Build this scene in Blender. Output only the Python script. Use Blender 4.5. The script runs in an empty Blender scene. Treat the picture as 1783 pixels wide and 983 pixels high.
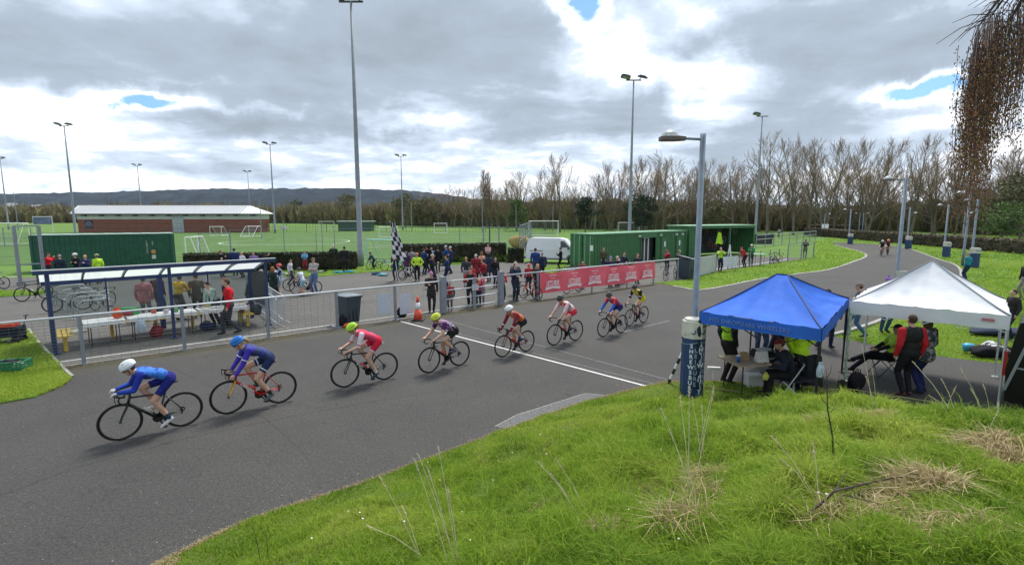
import bpy, bmesh, math, random
import numpy as np
from mathutils import Vector, Matrix, Euler, Quaternion
R = math.radians
rnd = random.Random(7)
SC = bpy.context.scene
COL = SC.collection
# ---------------------------------------------------------------- camera
FPX = 900.0; W0 = 1783.0; H0 = 983.0; CAMZ = 4.0; PITCH = math.atan(116.5/FPX)
cam_d = bpy.data.cameras.new('camera'); cam = bpy.data.objects.new('camera', cam_d); COL.objects.link(cam)
cam.location = (0, 0, CAMZ); cam.rotation_euler = (R(90)-PITCH, 0, 0)
cam_d.lens = 36*FPX/W0; cam_d.sensor_width = 36; cam_d.clip_start = 0.1; cam_d.clip_end = 20000
SC.camera = cam
# ---------------------------------------------------------------- exposure
SC.view_settings.view_transform = 'Standard'; SC.view_settings.look = 'None'
SC.view_settings.exposure = 0.54; SC.view_settings.gamma = 1.0
# ---------------------------------------------------------------- sun (behind thin cloud)
SUN_EL, SUN_AZ = R(60), R(16)          # azimuth clockwise from +Y
sd = bpy.data.lights.new('sun', 'SUN'); sd.energy = 2.9; sd.angle = R(13); sd.color = (1.0, 0.95, 0.88)
so = bpy.data.objects.new('sun', sd); COL.objects.link(so)
sdir = Vector((math.sin(SUN_AZ)*math.cos(SUN_EL), math.cos(SUN_AZ)*math.cos(SUN_EL), math.sin(SUN_EL)))
so.rotation_euler = sdir.to_track_quat('Z', 'Y').to_euler()
# ---------------------------------------------------------------- sky with clouds
def ndir(px, py):
    d = Vector(((px-W0/2)/FPX, -(py-H0/2)/FPX, -1.0)); d = cam.rotation_euler.to_matrix() @ d
    return d.normalized()
def azel(px, py):
    d = ndir(px, py); return math.atan2(d.x, d.y), math.asin(d.z)
wd = bpy.data.worlds.new('World'); SC.world = wd; wd.use_nodes = True
nt = wd.node_tree; nt.nodes.clear()
class NB:
    def __init__(s, nt): s.nt = nt
    def n(s, t, **k):
        nd = s.nt.nodes.new(t)
        for a, b in k.items(): setattr(nd, a, b)
        return nd
    def lk(s, a, b): s.nt.links.new(a, b)
    def m(s, op, a, b=None, c=None, clamp=False):
        nd = s.nt.nodes.new('ShaderNodeMath'); nd.operation = op; nd.use_clamp = clamp
        for i, v in enumerate((a, b, c)):
            if v is None: continue
            if isinstance(v, (int, float)): nd.inputs[i].default_value = v
            else: s.lk(v, nd.inputs[i])
        return nd.outputs[0]
    def ramp(s, fac, stops, interp='LINEAR'):
        nd = s.nt.nodes.new('ShaderNodeValToRGB'); cr = nd.color_ramp; cr.interpolation = interp
        while len(cr.elements) > 1: cr.elements.remove(cr.elements[-1])
        cr.elements[0].position = stops[0][0]; cr.elements[0].color = (*stops[0][1], 1)
        for p, c in stops[1:]:
            e = cr.elements.new(p); e.color = (*c, 1)
        s.lk(fac, nd.inputs[0]); return nd.outputs[0]
    def mix(s, fac, a, b, bt='MIX'):
        nd = s.nt.nodes.new('ShaderNodeMix'); nd.data_type = 'RGBA'; nd.blend_type = bt
        for i, v in ((0, fac), (6, a), (7, b)):
            if isinstance(v, (int, float)): nd.inputs[i].default_value = v
            elif isinstance(v, tuple): nd.inputs[i].default_value = (*v, 1)
            else: s.lk(v, nd.inputs[i])
        return nd.outputs[2]
    def noise(s, vec, scale, detail=4, rough=.55, dist=0.0):
        nd = s.nt.nodes.new('ShaderNodeTexNoise'); nd.inputs['Scale'].default_value = scale
        nd.inputs['Detail'].default_value = detail; nd.inputs['Roughness'].default_value = rough
        nd.inputs['Distortion'].default_value = dist
        if vec is not None: s.lk(vec, nd.inputs['Vector'])
        return nd.outputs['Fac']
b = NB(nt)
tc = b.n('ShaderNodeTexCoord'); sx = b.n('ShaderNodeSeparateXYZ'); b.lk(tc.outputs['Generated'], sx.inputs[0])
X, Y, Z = sx.outputs
zz = b.m('ADD', b.m('MAXIMUM', Z, 0.0), 0.16)
cb = b.n('ShaderNodeCombineXYZ'); b.lk(b.m('DIVIDE', X, zz), cb.inputs[0]); b.lk(b.m('DIVIDE', Y, zz), cb.inputs[1])
P = cb.outputs[0]
n1 = b.noise(P, 0.9, 9, .56, .35)
mp = b.n('ShaderNodeVectorMath', operation='ADD'); b.lk(P, mp.inputs[0]); mp.inputs[1].default_value = (13.7, 4.1, 2)
n2 = b.noise(mp.outputs[0], 2.6, 8, .6, .25)
az = b.m('ARCTAN2', X, Y); el = b.m('ARCSINE', Z)
# warp so that the large masses have ragged edges
nw = b.noise(tc.outputs['Generated'], 7.0, 6, .6, .3); nw = b.m('SUBTRACT', nw, .5)
azw = b.m('ADD', az, b.m('MULTIPLY', nw, .22)); elw = b.m('ADD', el, b.m('MULTIPLY', nw, .12))
def blob(px, py, sxp, syp, amp):
    a, e = azel(px, py); sa = sxp/FPX; se = syp/FPX
    q = b.m('ADD', b.m('POWER', b.m('ABSOLUTE', b.m('DIVIDE', b.m('SUBTRACT', azw, a), sa)), 2.0),
            b.m('POWER', b.m('ABSOLUTE', b.m('DIVIDE', b.m('SUBTRACT', elw, e), se)), 2.0))
    return b.m('MULTIPLY', b.m('EXPONENT', b.m('MULTIPLY', q, -1.0)), amp)
dens = b.m('ADD', b.m('MULTIPLY', b.m('SUBTRACT', n1, .5), 1.35), b.m('ADD', .44, b.m('MULTIPLY', b.m('MINIMUM', b.m('MAXIMUM', Z, 0.0), .35), .30)))
dens = b.m('ADD', dens, b.m('MULTIPLY', b.m('SUBTRACT', n2, .5), .72))
for bl in ((250, 100, 420, 75, .30), (700, 60, 300, 75, .26), (1370, 30, 190, 55, .32), (1580, 100, 150, 60, .32), (1330, 235, 190, 34, .26), (950, 190, 120, 40, .22),
           (1110, 195, 60, 50, .22), (380, 215, 150, 16, .22), (690, 225, 230, 18, .18), (250, 290, 300, 12, .12),
           (1010, 8, 34, 36, -.9), (240, 186, 36, 11, -.72), (1600, 160, 60, 14, -.8), (1240, 30, 60, 20, -.2), (820, 345, 200, 9, -.25),
           (60, 200, 150, 30, -.22), (330, 185, 150, 12, -.24), (1050, 80, 100, 60, -.20), (1250, 135, 80, 40, -.20), (1560, 190, 110, 30, -.24), (740, 215, 110, 18, -.26),
           (150, 318, 260, 12, -.16), (600, 300, 200, 12, -.12), (900, 320, 200, 12, -.12), (1150, 245, 150, 14, -.14)):
    dens = b.m('ADD', dens, blob(*bl))
cloud = b.ramp(dens, [(0.0, (.90, .94, 1.0)), (.27, (1.2, 1.2, 1.22)), (.40, (.86, .90, .97)), (.50, (.58, .67, .79)), (.68, (.37, .44, .53)), (1.0, (.285, .335, .39))])
dotn = b.n('ShaderNodeVectorMath', operation='DOT_PRODUCT'); b.lk(tc.outputs['Generated'], dotn.inputs[0]); dotn.inputs[1].default_value = sdir
gl = b.m('POWER', b.m('MAXIMUM', dotn.outputs['Value'], 0.0), 9.0)
thin = b.m('SUBTRACT', 1.0, b.m('MULTIPLY', b.m('SUBTRACT', dens, .25), 1.7, clamp=True), clamp=True)
glow = b.m('ADD', b.m('MULTIPLY', gl, b.m('ADD', b.m('MULTIPLY', thin, .8), .05)), 1.0)
cl2 = b.n('ShaderNodeVectorMath', operation='SCALE'); b.lk(cloud, cl2.inputs[0]); b.lk(glow, cl2.inputs['Scale'])
hz = b.m('POWER', b.m('SUBTRACT', 1.0, b.m('MULTIPLY', b.m('MAXIMUM', Z, 0.0), 5.0, clamp=True)), 3.0)
clh = b.mix(b.m('MULTIPLY', hz, .5), cl2.outputs[0], (.66, .78, .92))
sky = b.n('ShaderNodeTexSky'); sky.sky_type = 'NISHITA'; sky.sun_disc = False; sky.sun_elevation = SUN_EL; sky.sun_rotation = SUN_AZ
bg1 = b.n('ShaderNodeBackground'); b.lk(b.mix(1.0, sky.outputs[0], (.62, .86, 1.15), 'MULTIPLY'), bg1.inputs[0]); bg1.inputs[1].default_value = 0.11
bg2 = b.n('ShaderNodeBackground'); b.lk(clh, bg2.inputs[0]); bg2.inputs[1].default_value = 0.92
cover = b.m('MULTIPLY', b.m('SUBTRACT', dens, .0), 4.0, clamp=True)
ms = b.n('ShaderNodeMixShader'); b.lk(cover, ms.inputs[0]); b.lk(bg1.outputs[0], ms.inputs[1]); b.lk(bg2.outputs[0], ms.inputs[2])
wo = b.n('ShaderNodeOutputWorld'); b.lk(ms.outputs[0], wo.inputs[0])
# ---------------------------------------------------------------- placement: photograph pixel -> world
def G(px, py, z=0.0):
    d = ndir(px, py); t = (z-CAMZ)/d.z
    return Vector((d.x*t, d.y*t, z))
def proj(p):
    q = cam.rotation_euler.to_matrix().transposed() @ (Vector(p)-Vector((0, 0, CAMZ)))
    return (W0/2 + FPX*q.x/-q.z, H0/2 - FPX*q.y/-q.z)
def atY(px, py, y):                     # point on the pixel's ray at forward distance y
    d = ndir(px, py); t = y/d.y
    return Vector((d.x*t, y, CAMZ+d.z*t))
def hgt(px, py, base):                  # height above ground of a pixel seen above a base point
    d = ndir(px, py); t = base[1]/d.y
    return CAMZ + d.z*t
# ---------------------------------------------------------------- mesh builder
def frame_of(d):
    d = d.normalized(); a = Vector((0, 0, 1)) if abs(d.z) < .95 else Vector((0, 1, 0))
    u = d.cross(a).normalized(); w = d.cross(u).normalized()
    return u, w
class MB:
    def __init__(s): s.v = []; s.f = []; s.mi = []
    def add(s, vs, fs, m=0):
        o = len(s.v); s.v += [tuple(v) for v in vs]; s.f += [tuple(i+o for i in f) for f in fs]; s.mi += [m]*len(fs); return s
    def box(s, c, sz, rz=0.0, m=0, rx=0.0, ry=0.0):
        M = Euler((rx, ry, rz)).to_matrix(); c = Vector(c); hx, hy, hz_ = sz[0]/2, sz[1]/2, sz[2]/2
        vs = [c + M @ Vector((x*hx, y*hy, z*hz_)) for z in (-1, 1) for y in (-1, 1) for x in (-1, 1)]
        return s.add(vs, [(0, 2, 3, 1), (4, 5, 7, 6), (0, 1, 5, 4), (2, 6, 7, 3), (0, 4, 6, 2), (1, 3, 7, 5)], m)
    def beam(s, p0, p1, w, h, m=0, up=(0, 0, 1)):
        p0 = Vector(p0); p1 = Vector(p1); d = (p1-p0).normalized(); u = d.cross(Vector(up))
        if u.length < 1e-4: u = d.cross(Vector((0, 1, 0)))
        u.normalize(); q = u.cross(d).normalized()
        vs = [p + u*(a*w/2) + q*(c*h/2) for p in (p0, p1) for a, c in ((-1, -1), (1, -1), (1, 1), (-1, 1))]
        return s.add(vs, [(3, 2, 1, 0), (4, 5, 6, 7), (0, 1, 5, 4), (1, 2, 6, 5), (2, 3, 7, 6), (3, 0, 4, 7)], m)
    def tube(s, pts, r, n=8, m=0, cap=True, closed=False):
        pts = [Vector(p) for p in pts]; k = len(pts); rs = r if isinstance(r, (list, tuple)) else [r]*k
        vs = []; u = None
        for i, p in enumerate(pts):
            if closed: d = pts[(i+1) % k]-pts[i-1]
            else: d = pts[min(i+1, k-1)]-pts[max(i-1, 0)]
            if d.length < 1e-9: d = Vector((0, 0, 1))
            d.normalize()
            if u is None: u, w = frame_of(d)
            else:
                u = (u - d*u.dot(d)); u = u.normalized() if u.length > 1e-6 else frame_of(d)[0]; w = d.cross(u)
            for j in range(n):
                a = 2*math.pi*j/n; vs.append(p + (u*math.cos(a)+w*math.sin(a))*rs[i])
        fs = [((i*n)+j, (i*n)+(j+1) % n, (i+1)*n+(j+1) % n, (i+1)*n+j) for i in range(k-1) for j in range(n)]
        if closed: fs += [((k-1)*n+j, (k-1)*n+(j+1) % n, (j+1) % n, j) for j in range(n)]
        elif cap: fs += [tuple(range(n-1, -1, -1)), tuple((k-1)*n+j for j in range(n))]
        return s.add(vs, fs, m)
    def lathe(s, prof, c=(0, 0, 0), n=16, m=0, M=None):
        c = Vector(c); k = len(prof); vs = []
        for r, z in prof:
            for j in range(n):
                a = 2*math.pi*j/n; p = Vector((r*math.cos(a), r*math.sin(a), z)); vs.append(c + (M @ p if M else p))
        fs = [(i*n+j, i*n+(j+1) % n, (i+1)*n+(j+1) % n, (i+1)*n+j) for i in range(k-1) for j in range(n)]
        fs += [tuple(range(n-1, -1, -1)), tuple((k-1)*n+j for j in range(n))]
        return s.add(vs, fs, m)
    def ell(s, c, r, M=None, nu=12, nv=8, m=0):
        c = Vector(c); r = (r, r, r) if isinstance(r, (int, float)) else r; vs = []
        for i in range(1, nv):
            t = math.pi*i/nv
            for j in range(nu):
                a = 2*math.pi*j/nu; p = Vector((r[0]*math.sin(t)*math.cos(a), r[1]*math.sin(t)*math.sin(a), r[2]*math.cos(t)))
                vs.append(c + (M @ p if M else p))
        top = c + (M @ Vector((0, 0, r[2])) if M else Vector((0, 0, r[2]))); bot = c - (top-c)
        vs += [top, bot]; T = len(vs)-2; B = T+1; fs = []
        for i in range(nv-2):
            for j in range(nu):
                fs.append((i*nu+j, (i+1)*nu+j, (i+1)*nu+(j+1) % nu, i*nu+(j+1) % nu))
        for j in range(nu):
            fs.append((T, j, (j+1) % nu)); fs.append((B, (nv-2)*nu+(j+1) % nu, (nv-2)*nu+j))
        return s.add(vs, fs, m)
    def prism(s, poly, z0, z1, m=0, M=None, loc=(0, 0, 0)):
        n = len(poly); L = Vector(loc)
        vs = [Vector((x, y, z)) for z in (z0, z1) for x, y in poly]
        vs = [L + (M @ v if M else v) for v in vs]
        fs = [tuple(range(n-1, -1, -1)), tuple(range(n, 2*n))] + [(i, (i+1) % n, n+(i+1) % n, n+i) for i in range(n)]
        return s.add(vs, fs, m)
    def grid(s, fn, nu, nv, m=0, closed_u=False):
        vs = [fn(i/nu, j/nv) for j in range(nv+1) for i in range(nu+1)]
        fs = [(j*(nu+1)+i, j*(nu+1)+i+1, (j+1)*(nu+1)+i+1, (j+1)*(nu+1)+i) for j in range(nv) for i in range(nu)]
        return s.add(vs, fs, m)
    def mesh(s, name, mats, smooth=False):
        me = bpy.data.meshes.new(name); me.from_pydata(s.v, [], s.f)
        for mt in mats: me.materials.append(mt)
        if any(s.mi): me.polygons.foreach_set('material_index', s.mi)
        if smooth: me.polygons.foreach_set('use_smooth', [True]*len(s.f))
        me.update(); return me
    def build(s, name, mats, parent=None, smooth=False, loc=None, label=None, kind=None):
        if not isinstance(mats, (list, tuple)): mats = [mats]
        return ob(name, s.mesh(name, mats, smooth), parent, loc, label, kind)
def ob(name, me, parent=None, loc=None, label=None, kind=None):
    o = bpy.data.objects.new(name, me); COL.objects.link(o)
    if parent is not None: o.parent = parent
    if loc is not None: o.location = loc
    if label: o['label'] = label
    if kind: o['kind'] = kind
    return o
def thing(name, label, cat, loc=(0, 0, 0), rz=0.0, group=None, scale=1.0):
    o = bpy.data.objects.new(name, None); COL.objects.link(o); o.empty_display_size = .1
    o.location = loc; o.rotation_euler = (0, 0, rz); o.scale = (scale,)*3; o['label'] = label; o['category'] = cat
    if group: o['group'] = group
    return o
def tag(o, label, cat, group=None):
    o['label'] = label; o['category'] = cat
    if group: o['group'] = group
    return o
def dup(root, loc, rz=0.0, label=None, group=None, scale=None):
    r = root.copy(); COL.objects.link(r); r.location = loc; r.rotation_euler = (0, 0, rz)
    if scale: r.scale = (scale,)*3
    if label: r['label'] = label
    if group: r['group'] = group
    for ch in list(root.children):
        c = ch.copy(); COL.objects.link(c); c.parent = r
        for g in ch.children:
            d = g.copy(); COL.objects.link(d); d.parent = c
    return r
# ---------------------------------------------------------------- materials
MATS = {}
def mat(name, col, rough=.6, metal=0.0, var=.12, sc=6.0, bump=0.0, bsc=40.0, spec=.5, alpha=None, trans=0.0, stain=None, two=None, obj=True):
    if name in MATS: return MATS[name]
    m = bpy.data.materials.new(name); m.use_nodes = True; t = NB(m.node_tree)
    bs = m.node_tree.nodes['Principled BSDF']; bs.inputs['Roughness'].default_value = rough; bs.inputs['Metallic'].default_value = metal
    bs.inputs['Specular IOR Level'].default_value = spec
    co = t.n('ShaderNodeTexCoord').outputs['Object' if obj else 'Generated']
    c = tuple(col)
    if var > 0 or two:
        f = t.noise(co, sc, 5, .6)
        lo = tuple(x*(1-var*1.6) for x in c) if not two else tuple(two); hi = tuple(min(1, x*(1+var*1.3)) for x in c)
        cc = t.ramp(f, [(.3, lo), (.7, hi)])
        if stain:
            f2 = t.noise(co, stain[1], 6, .65, .4); cc = t.mix(t.ramp(f2, [(stain[2], (0, 0, 0)), (stain[2]+.12, (1, 1, 1))]), cc, tuple(stain[0]))
        t.lk(cc, bs.inputs['Base Color'])
    else: bs.inputs['Base Color'].default_value = (*c, 1)
    if bump > 0:
        bn = t.n('ShaderNodeBump'); bn.inputs['Strength'].default_value = bump; bn.inputs['Distance'].default_value = .02
        t.lk(t.noise(co, bsc, 5, .6), bn.inputs['Height']); t.lk(bn.outputs[0], bs.inputs['Normal'])
    if alpha is not None: bs.inputs['Alpha'].default_value = alpha
    if trans: bs.inputs['Transmission Weight'].default_value = trans
    MATS[name] = m; return m
def cloth(col, name=None):
    name = name or 'cloth_%02x%02x%02x' % tuple(int(255*min(1, x)) for x in col)
    return mat(name, col, .85, var=.16, sc=9, bump=.55, bsc=14, spec=.2)
STEEL = mat('galvanised_steel', (.235, .26, .29), .6, .15, var=.10, sc=2.5)
STEELW = mat('galvanised_steel_pale', (.50, .53, .55), .5, .2, var=.08, sc=5)
BLACK = mat('black_plastic', (.014, .014, .016), .5, var=.1)
RUBBER = mat('tyre_rubber', (.018, .018, .019), .75, var=.1)
WHITE = mat('white_paint', (.78, .79, .79), .5, var=.05, sc=3)
NAVY = mat('navy_paint', (.016, .036, .115), .42, var=.12, sc=4)
DGREEN = mat('dark_green_paint', (.009, .085, .05), .45, var=.18, sc=2.2, bump=.1, bsc=8, stain=((.02, .075, .045), 3.0, .66))
LGREEN = mat('mid_green_paint', (.035, .145, .045), .45, var=.12, sc=2.5, stain=((.05, .11, .05), 3.0, .68))
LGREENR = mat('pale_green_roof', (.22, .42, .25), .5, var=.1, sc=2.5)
SKIN = mat('skin', (.52, .31, .22), .55, var=.08, sc=20)
GLASSY = mat('dark_glass', (.02, .025, .03), .08, var=0, spec=.8)
# ================================================================ GROUND AND SETTING
F0 = G(147, 634); F1 = G(936, 522); FD = (F1-F0).normalized(); FN = Vector((-FD.y, FD.x, 0))   # fence line; FN points away from the track
def FL(t, off=0.0, z=0.0): p = F0 + FD*t + FN*off; return Vector((p.x, p.y, z))
def fence_t(px):      # parameter on the fence line seen at pixel column px
    lo, hi = -30, 60
    for _ in range(50):
        mid = (lo+hi)/2
        if proj(FL(mid))[0] < px: lo = mid
        else: hi = mid
    return lo
def asphalt(name, base, dark, moss=False):
    m = bpy.data.materials.new(name); m.use_nodes = True; t = NB(m.node_tree); bs = m.node_tree.nodes['Principled BSDF']
    co = t.n('ShaderNodeTexCoord').outputs['Object']
    big = t.noise(co, .35, 5, .6, .3); fine = t.noise(co, 55, 3, .7); mid = t.noise(co, 3.5, 6, .7)
    c = t.mix(t.ramp(big, [(.35, (0, 0, 0)), (.65, (1, 1, 1))]), tuple(dark), tuple(base))
    c = t.mix(t.ramp(mid, [(.55, (0, 0, 0)), (.78, (.5, .5, .5))]), c, tuple(x*1.35 for x in base))
    c = t.mix(t.ramp(fine, [(.38, (.0,)*3), (.62, (1,)*3)]), t.mix(1, c, (.55, .55, .55), 'MULTIPLY'), t.mix(1, c, (1.45, 1.45, 1.43), 'MULTIPLY')); f3 = t.noise(co, 20, 4, .8); c = t.mix(t.ramp(f3, [(.42, (.0,)*3), (.60, (1,)*3)]), t.mix(1, c, (.74, .74, .75), 'MULTIPLY'), t.mix(1, c, (1.25, 1.24, 1.22), 'MULTIPLY'))
    vor = t.n('ShaderNodeTexVoronoi'); vor.inputs['Scale'].default_value = 130; t.lk(co, vor.inputs['Vector'])
    c = t.mix(t.ramp(vor.outputs['Distance'], [(.0, (.8,)*3), (.16, (.0,)*3)]), c, tuple(x*2.1 for x in base))
    # long cracks / seams
    wv = t.noise(co, .8, 3, .5); wv = t.m('ABSOLUTE', t.m('SUBTRACT', wv, .5))
    c = t.mix(t.ramp(wv, [(.0, (.6,)*3), (.004, (0,)*3)]), c, tuple(x*.5 for x in dark))
    if moss:
        s = t.n('ShaderNodeSeparateXYZ'); t.lk(co, s.inputs[0])
        dd = t.m('ADD', t.m('MULTIPLY', t.m('SUBTRACT', s.outputs[0], F0.x), -FN.x), t.m('MULTIPLY', t.m('SUBTRACT', s.outputs[1], F0.y), -FN.y))
        e = t.m('ADD', dd, t.m('MULTIPLY', t.m('SUBTRACT', t.noise(co, 2.2, 6, .7), .5), 1.1))
        k = t.m('MULTIPLY', t.ramp(e, [(.0, (.0,)*3), (.02, (.85,)*3), (.35, (.7,)*3), (1.0, (0,)*3)]), t.ramp(fine, [(.3, (.5,)*3), (.6, (1,)*3)]))
        c = t.mix(k, c, (.085, .075, .035))
    t.lk(c, bs.inputs['Base Color']); bs.inputs['Roughness'].default_value = .82; bs.inputs['Specular IOR Level'].default_value = .35
    bn = t.n('ShaderNodeBump'); bn.inputs['Strength'].default_value = .6; bn.inputs['Distance'].default_value = .008
    t.lk(t.noise(co, 90, 3, .7), bn.inputs['Height']); t.lk(bn.outputs[0], bs.inputs['Normal']); return m
ASPH = asphalt('track_asphalt', (.058, .0555, .052), (.0445, .043, .041), True)
PLAZ = asphalt('plaza_asphalt', (.108, .103, .095), (.082, .079, .073))
PATCH = asphalt('patched_asphalt', (.125, .125, .125), (.10, .10, .10))
def grass_mat(name, a, b_, c, sc=1.0):
    m = bpy.data.materials.new(name); m.use_nodes = True; t = NB(m.node_tree); bs = m.node_tree.nodes['Principled BSDF']
    co = t.n('ShaderNodeTexCoord').outputs['Object']
    f = t.noise(co, .5*sc, 6, .65, .4); g = t.noise(co, 7*sc, 5, .7); h = t.noise(co, 60*sc, 3, .7)
    cc = t.mix(t.ramp(f, [(.35, (0,)*3), (.65, (1,)*3)]), tuple(a), tuple(b_))
    cc = t.mix(t.ramp(g, [(.45, (0,)*3), (.72, (.75,)*3)]), cc, tuple(c))
    cc = t.mix(t.ramp(h, [(.35, (0,)*3), (.65, (1,)*3)]), t.mix(1, cc, (.6, .6, .6), 'MULTIPLY'), t.mix(1, cc, (1.25, 1.25, 1.2), 'MULTIPLY'))
    t.lk(cc, bs.inputs['Base Color']); bs.inputs['Roughness'].default_value = .9; bs.inputs['Specular IOR Level'].default_value = .15
    bn = t.n('ShaderNodeBump'); bn.inputs['Strength'].default_value = .8; bn.inputs['Distance'].default_value = .03
    t.lk(t.noise(co, 25*sc, 5, .7), bn.inputs['Height']); t.lk(bn.outputs[0], bs.inputs['Normal']); return m
LAWN = grass_mat('lawn', (.10, .20, .022), (.14, .25, .03), (.17, .22, .055))
LAWNF = grass_mat('far_grass', (.10, .20, .035), (.13, .23, .045), (.10, .15, .045), .3)
SOIL = grass_mat('bank_soil', (.085, .14, .022), (.12, .18, .03), (.14, .14, .05), 1.5)
TURF = mat('artificial_turf', (.075, .142, .036), .85, var=.14, sc=.35, bump=.3, bsc=60, spec=.15, stain=((.07, .19, .04), 1.2, .58))
def sheet(name, pts, m, z=0.0, kind='structure', thick=0.0):
    mb = MB(); n = len(pts); vs = [(p[0], p[1], z) for p in pts]
    if thick: mb.prism([(p[0], p[1]) for p in pts], z-thick, z)
    else: mb.add(vs, [tuple(range(n))])
    o = mb.build(name, m, kind=kind)
    bm = bmesh.new(); bm.from_mesh(o.data); bmesh.ops.triangulate(bm, faces=[f for f in bm.faces if len(f.verts) > 4]); bmesh.ops.recalc_face_normals(bm, faces=bm.faces)
    if not thick:
        bm.normal_update()
        for f in bm.faces:
            if f.normal.z < 0: f.normal_flip()
    bm.to_mesh(o.data); bm.free(); return o
def smooth_poly(pts, k=6):
    out = []
    for i in range(len(pts)-1):
        p0 = pts[max(i-1, 0)]; p1 = pts[i]; p2 = pts[i+1]; p3 = pts[min(i+2, len(pts)-1)]
        for j in range(k):
            t = j/k; out.append(.5*((2*p1)+(-p0+p2)*t+(2*p0-5*p1+4*p2-p3)*t*t+(-p0+3*p1-3*p2+p3)*t**3))
    out.append(pts[-1]); return out
big = MB(); big.add([(-3000, -400, -.03), (3000, -400, -.03), (3000, 4200, -.03), (-3000, 4200, -.03)], [(0, 1, 2, 3)])
big.build('ground', LAWNF, kind='structure')
# --- track edge against the bank
edge = smooth_poly([Vector((-22, -12, 0)), Vector((-12, -2.5, 0)), G(120, 1060), G(270, 985), G(440, 905), G(640, 838), G(870, 752), G(1010, 703), G(1130, 672), G(1180, 665), G(1268, 666), G(1368, 671), G(1440, 680), G(1540, 697), G(1660, 712), G(1783, 719), G(1950, 735), Vector((22, 9.5, 0))], 6)
tongue = smooth_poly([G(1150, 493), G(1190, 501), G(1228, 504), G(1328, 485), G(1390, 476.5), G(1440, 470), G(1482, 457), G(1508, 446), G(1498, 438), G(1472, 431.5), G(1455, 426.5)], 5)
outer = smooth_poly([G(1440, 422.5), G(1490, 424), G(1531, 426.5), G(1578, 432), G(1634, 451.7), G(1664, 462), G(1673, 480), G(1640, 510), G(1540, 555), G(1480, 575), G(1446, 583.5)], 5)
lower = smooth_poly([G(1446, 583.5), G(1520, 600), G(1617, 617), G(1750, 634), G(1900, 655), G(2300, 690)], 4)
track = [FL(-40)] + [FL(fence_t(1140))] + tongue + outer[:-1] + lower + [Vector((40, 6, 0))] + edge[::-1]
sheet('track', track, ASPH, 0.0)
# --- plaza behind the fence
plaza = [FL(-40), Vector((-60, 30, 0)), G(-60, 486), G(60, 482), G(320, 480), G(450, 474), G(620, 472), G(760, 463), G(905, 455), G(985, 462), G(1040, 468), G(1195, 450), G(1310, 446), G(1415, 449), G(1371, 455), G(1246, 472), G(1200, 486), FL(fence_t(1140))]
sheet('plaza', plaza, PLAZ, -0.004)
# --- lawns
def lawn(name, pts, z=.035): return sheet(name, pts, LAWN, z, thick=.05)
lawnA = [G(-260, 745), G(0, 703), G(60, 692), G(105, 673), G(126, 657), G(104, 636), G(66, 596), G(50, 574), G(0, 566), G(-300, 566)]
lawn('lawn', lawnA)
lawnB = [G(-80, 521), G(88, 512), G(92, 504), G(-80, 509)]; lawn('verge', lawnB, .03)
lawnC = [G(480, 481), G(560, 481), G(690, 470), G(740, 462), G(640, 464), G(470, 470)]; lawn('verge', lawnC, .03)
lawnD = [G(926, 464), G(984, 461), G(990, 474), G(930, 478)]; lawn('verge', lawnD, .03)
lawnE = [G(775, 460), G(895, 454), G(905, 449), G(780, 452)]; lawn('verge', lawnE, .03)
tl = [FL(fence_t(1138), .25)] + tongue + [G(1440, 416), G(1418, 420), G(1415, 449), G(1371, 455), G(1246, 473), G(1200, 487)]
lawn('infield', tl, .02)
# --- kerbs
def strip(name, pts, w, z0, z1, m, kind='structure', n=None):
    mb = MB(); k = len(pts)
    for i in range(k-1):
        a, c = Vector(pts[i]), Vector(pts[i+1]); mb.beam((a.x, a.y, (z0+z1)/2), (c.x, c.y, (z0+z1)/2), w, z1-z0)
    return mb.build(name, m, kind=kind)
KERB = mat('kerb_concrete', (.30, .29, .26), .85, var=.2, sc=5, bump=.3, bsc=30)
strip('kerb', tongue[3:], .22, -.02, .03, KERB); strip('kerb', outer, .16, -.02, .05, KERB)
strip('kerb', [G(50, 574), G(66, 596), G(104, 636), G(126, 657)], .07, -.02, .055, KERB)
strip('kerb', [FL(-1.1, 0), FL(fence_t(772), 0)], .06, -.02, .035, KERB)
WL = mat('worn_road_paint', (.62, .62, .60), .7, var=.1, sc=20, stain=((.16, .16, .155), 14, .58))
WLF = mat('faded_road_paint', (.22, .22, .215), .75, var=.15, sc=18, stain=((.10, .10, .10), 9, .5))
def line(px0, px1, w, m, z=.004, name='painted_line'):
    a, c = G(*px0), G(*px1); d = (c-a).normalized(); n = Vector((-d.y, d.x, 0))*w/2
    return sheet(name, [a-n, c-n, c+n, a+n], m, z)
line((697, 559), (1126, 672), .072, WL); line((702, 556), (1150, 671), .025, WLF, .005)
line((745, 549), (1160, 660), .03, WLF, .004)
line((1085, 578), (1165, 558), .05, WLF)
for t0, t1 in ((-1.3, 20),): # pale painted band behind the fence
    a = FL(-.9, .75); c = FL(fence_t(930), .75)
    n = FN*.05; sheet('painted_line', [a-n, c-n, c+n, a+n], mat('pale_path_edging', (.42, .42, .40), .75, var=.12, sc=9), .001)
a = G(1200, 489); c = G(1372, 456)
strip('path_edging', [G(1243, 470.5), G(1314, 461), G(1372, 452)], .1, 0, .05, WHITE)
pt = [G(862, 742), G(900, 722), G(1020, 684.5), G(1070, 690), G(1050, 697), G(905, 753)]
sheet('surface_patch', pt, PATCH, .004)
SEAM = mat('bitumen_seam', (.022, .022, .023), .6, var=.2, sc=6)
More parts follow.
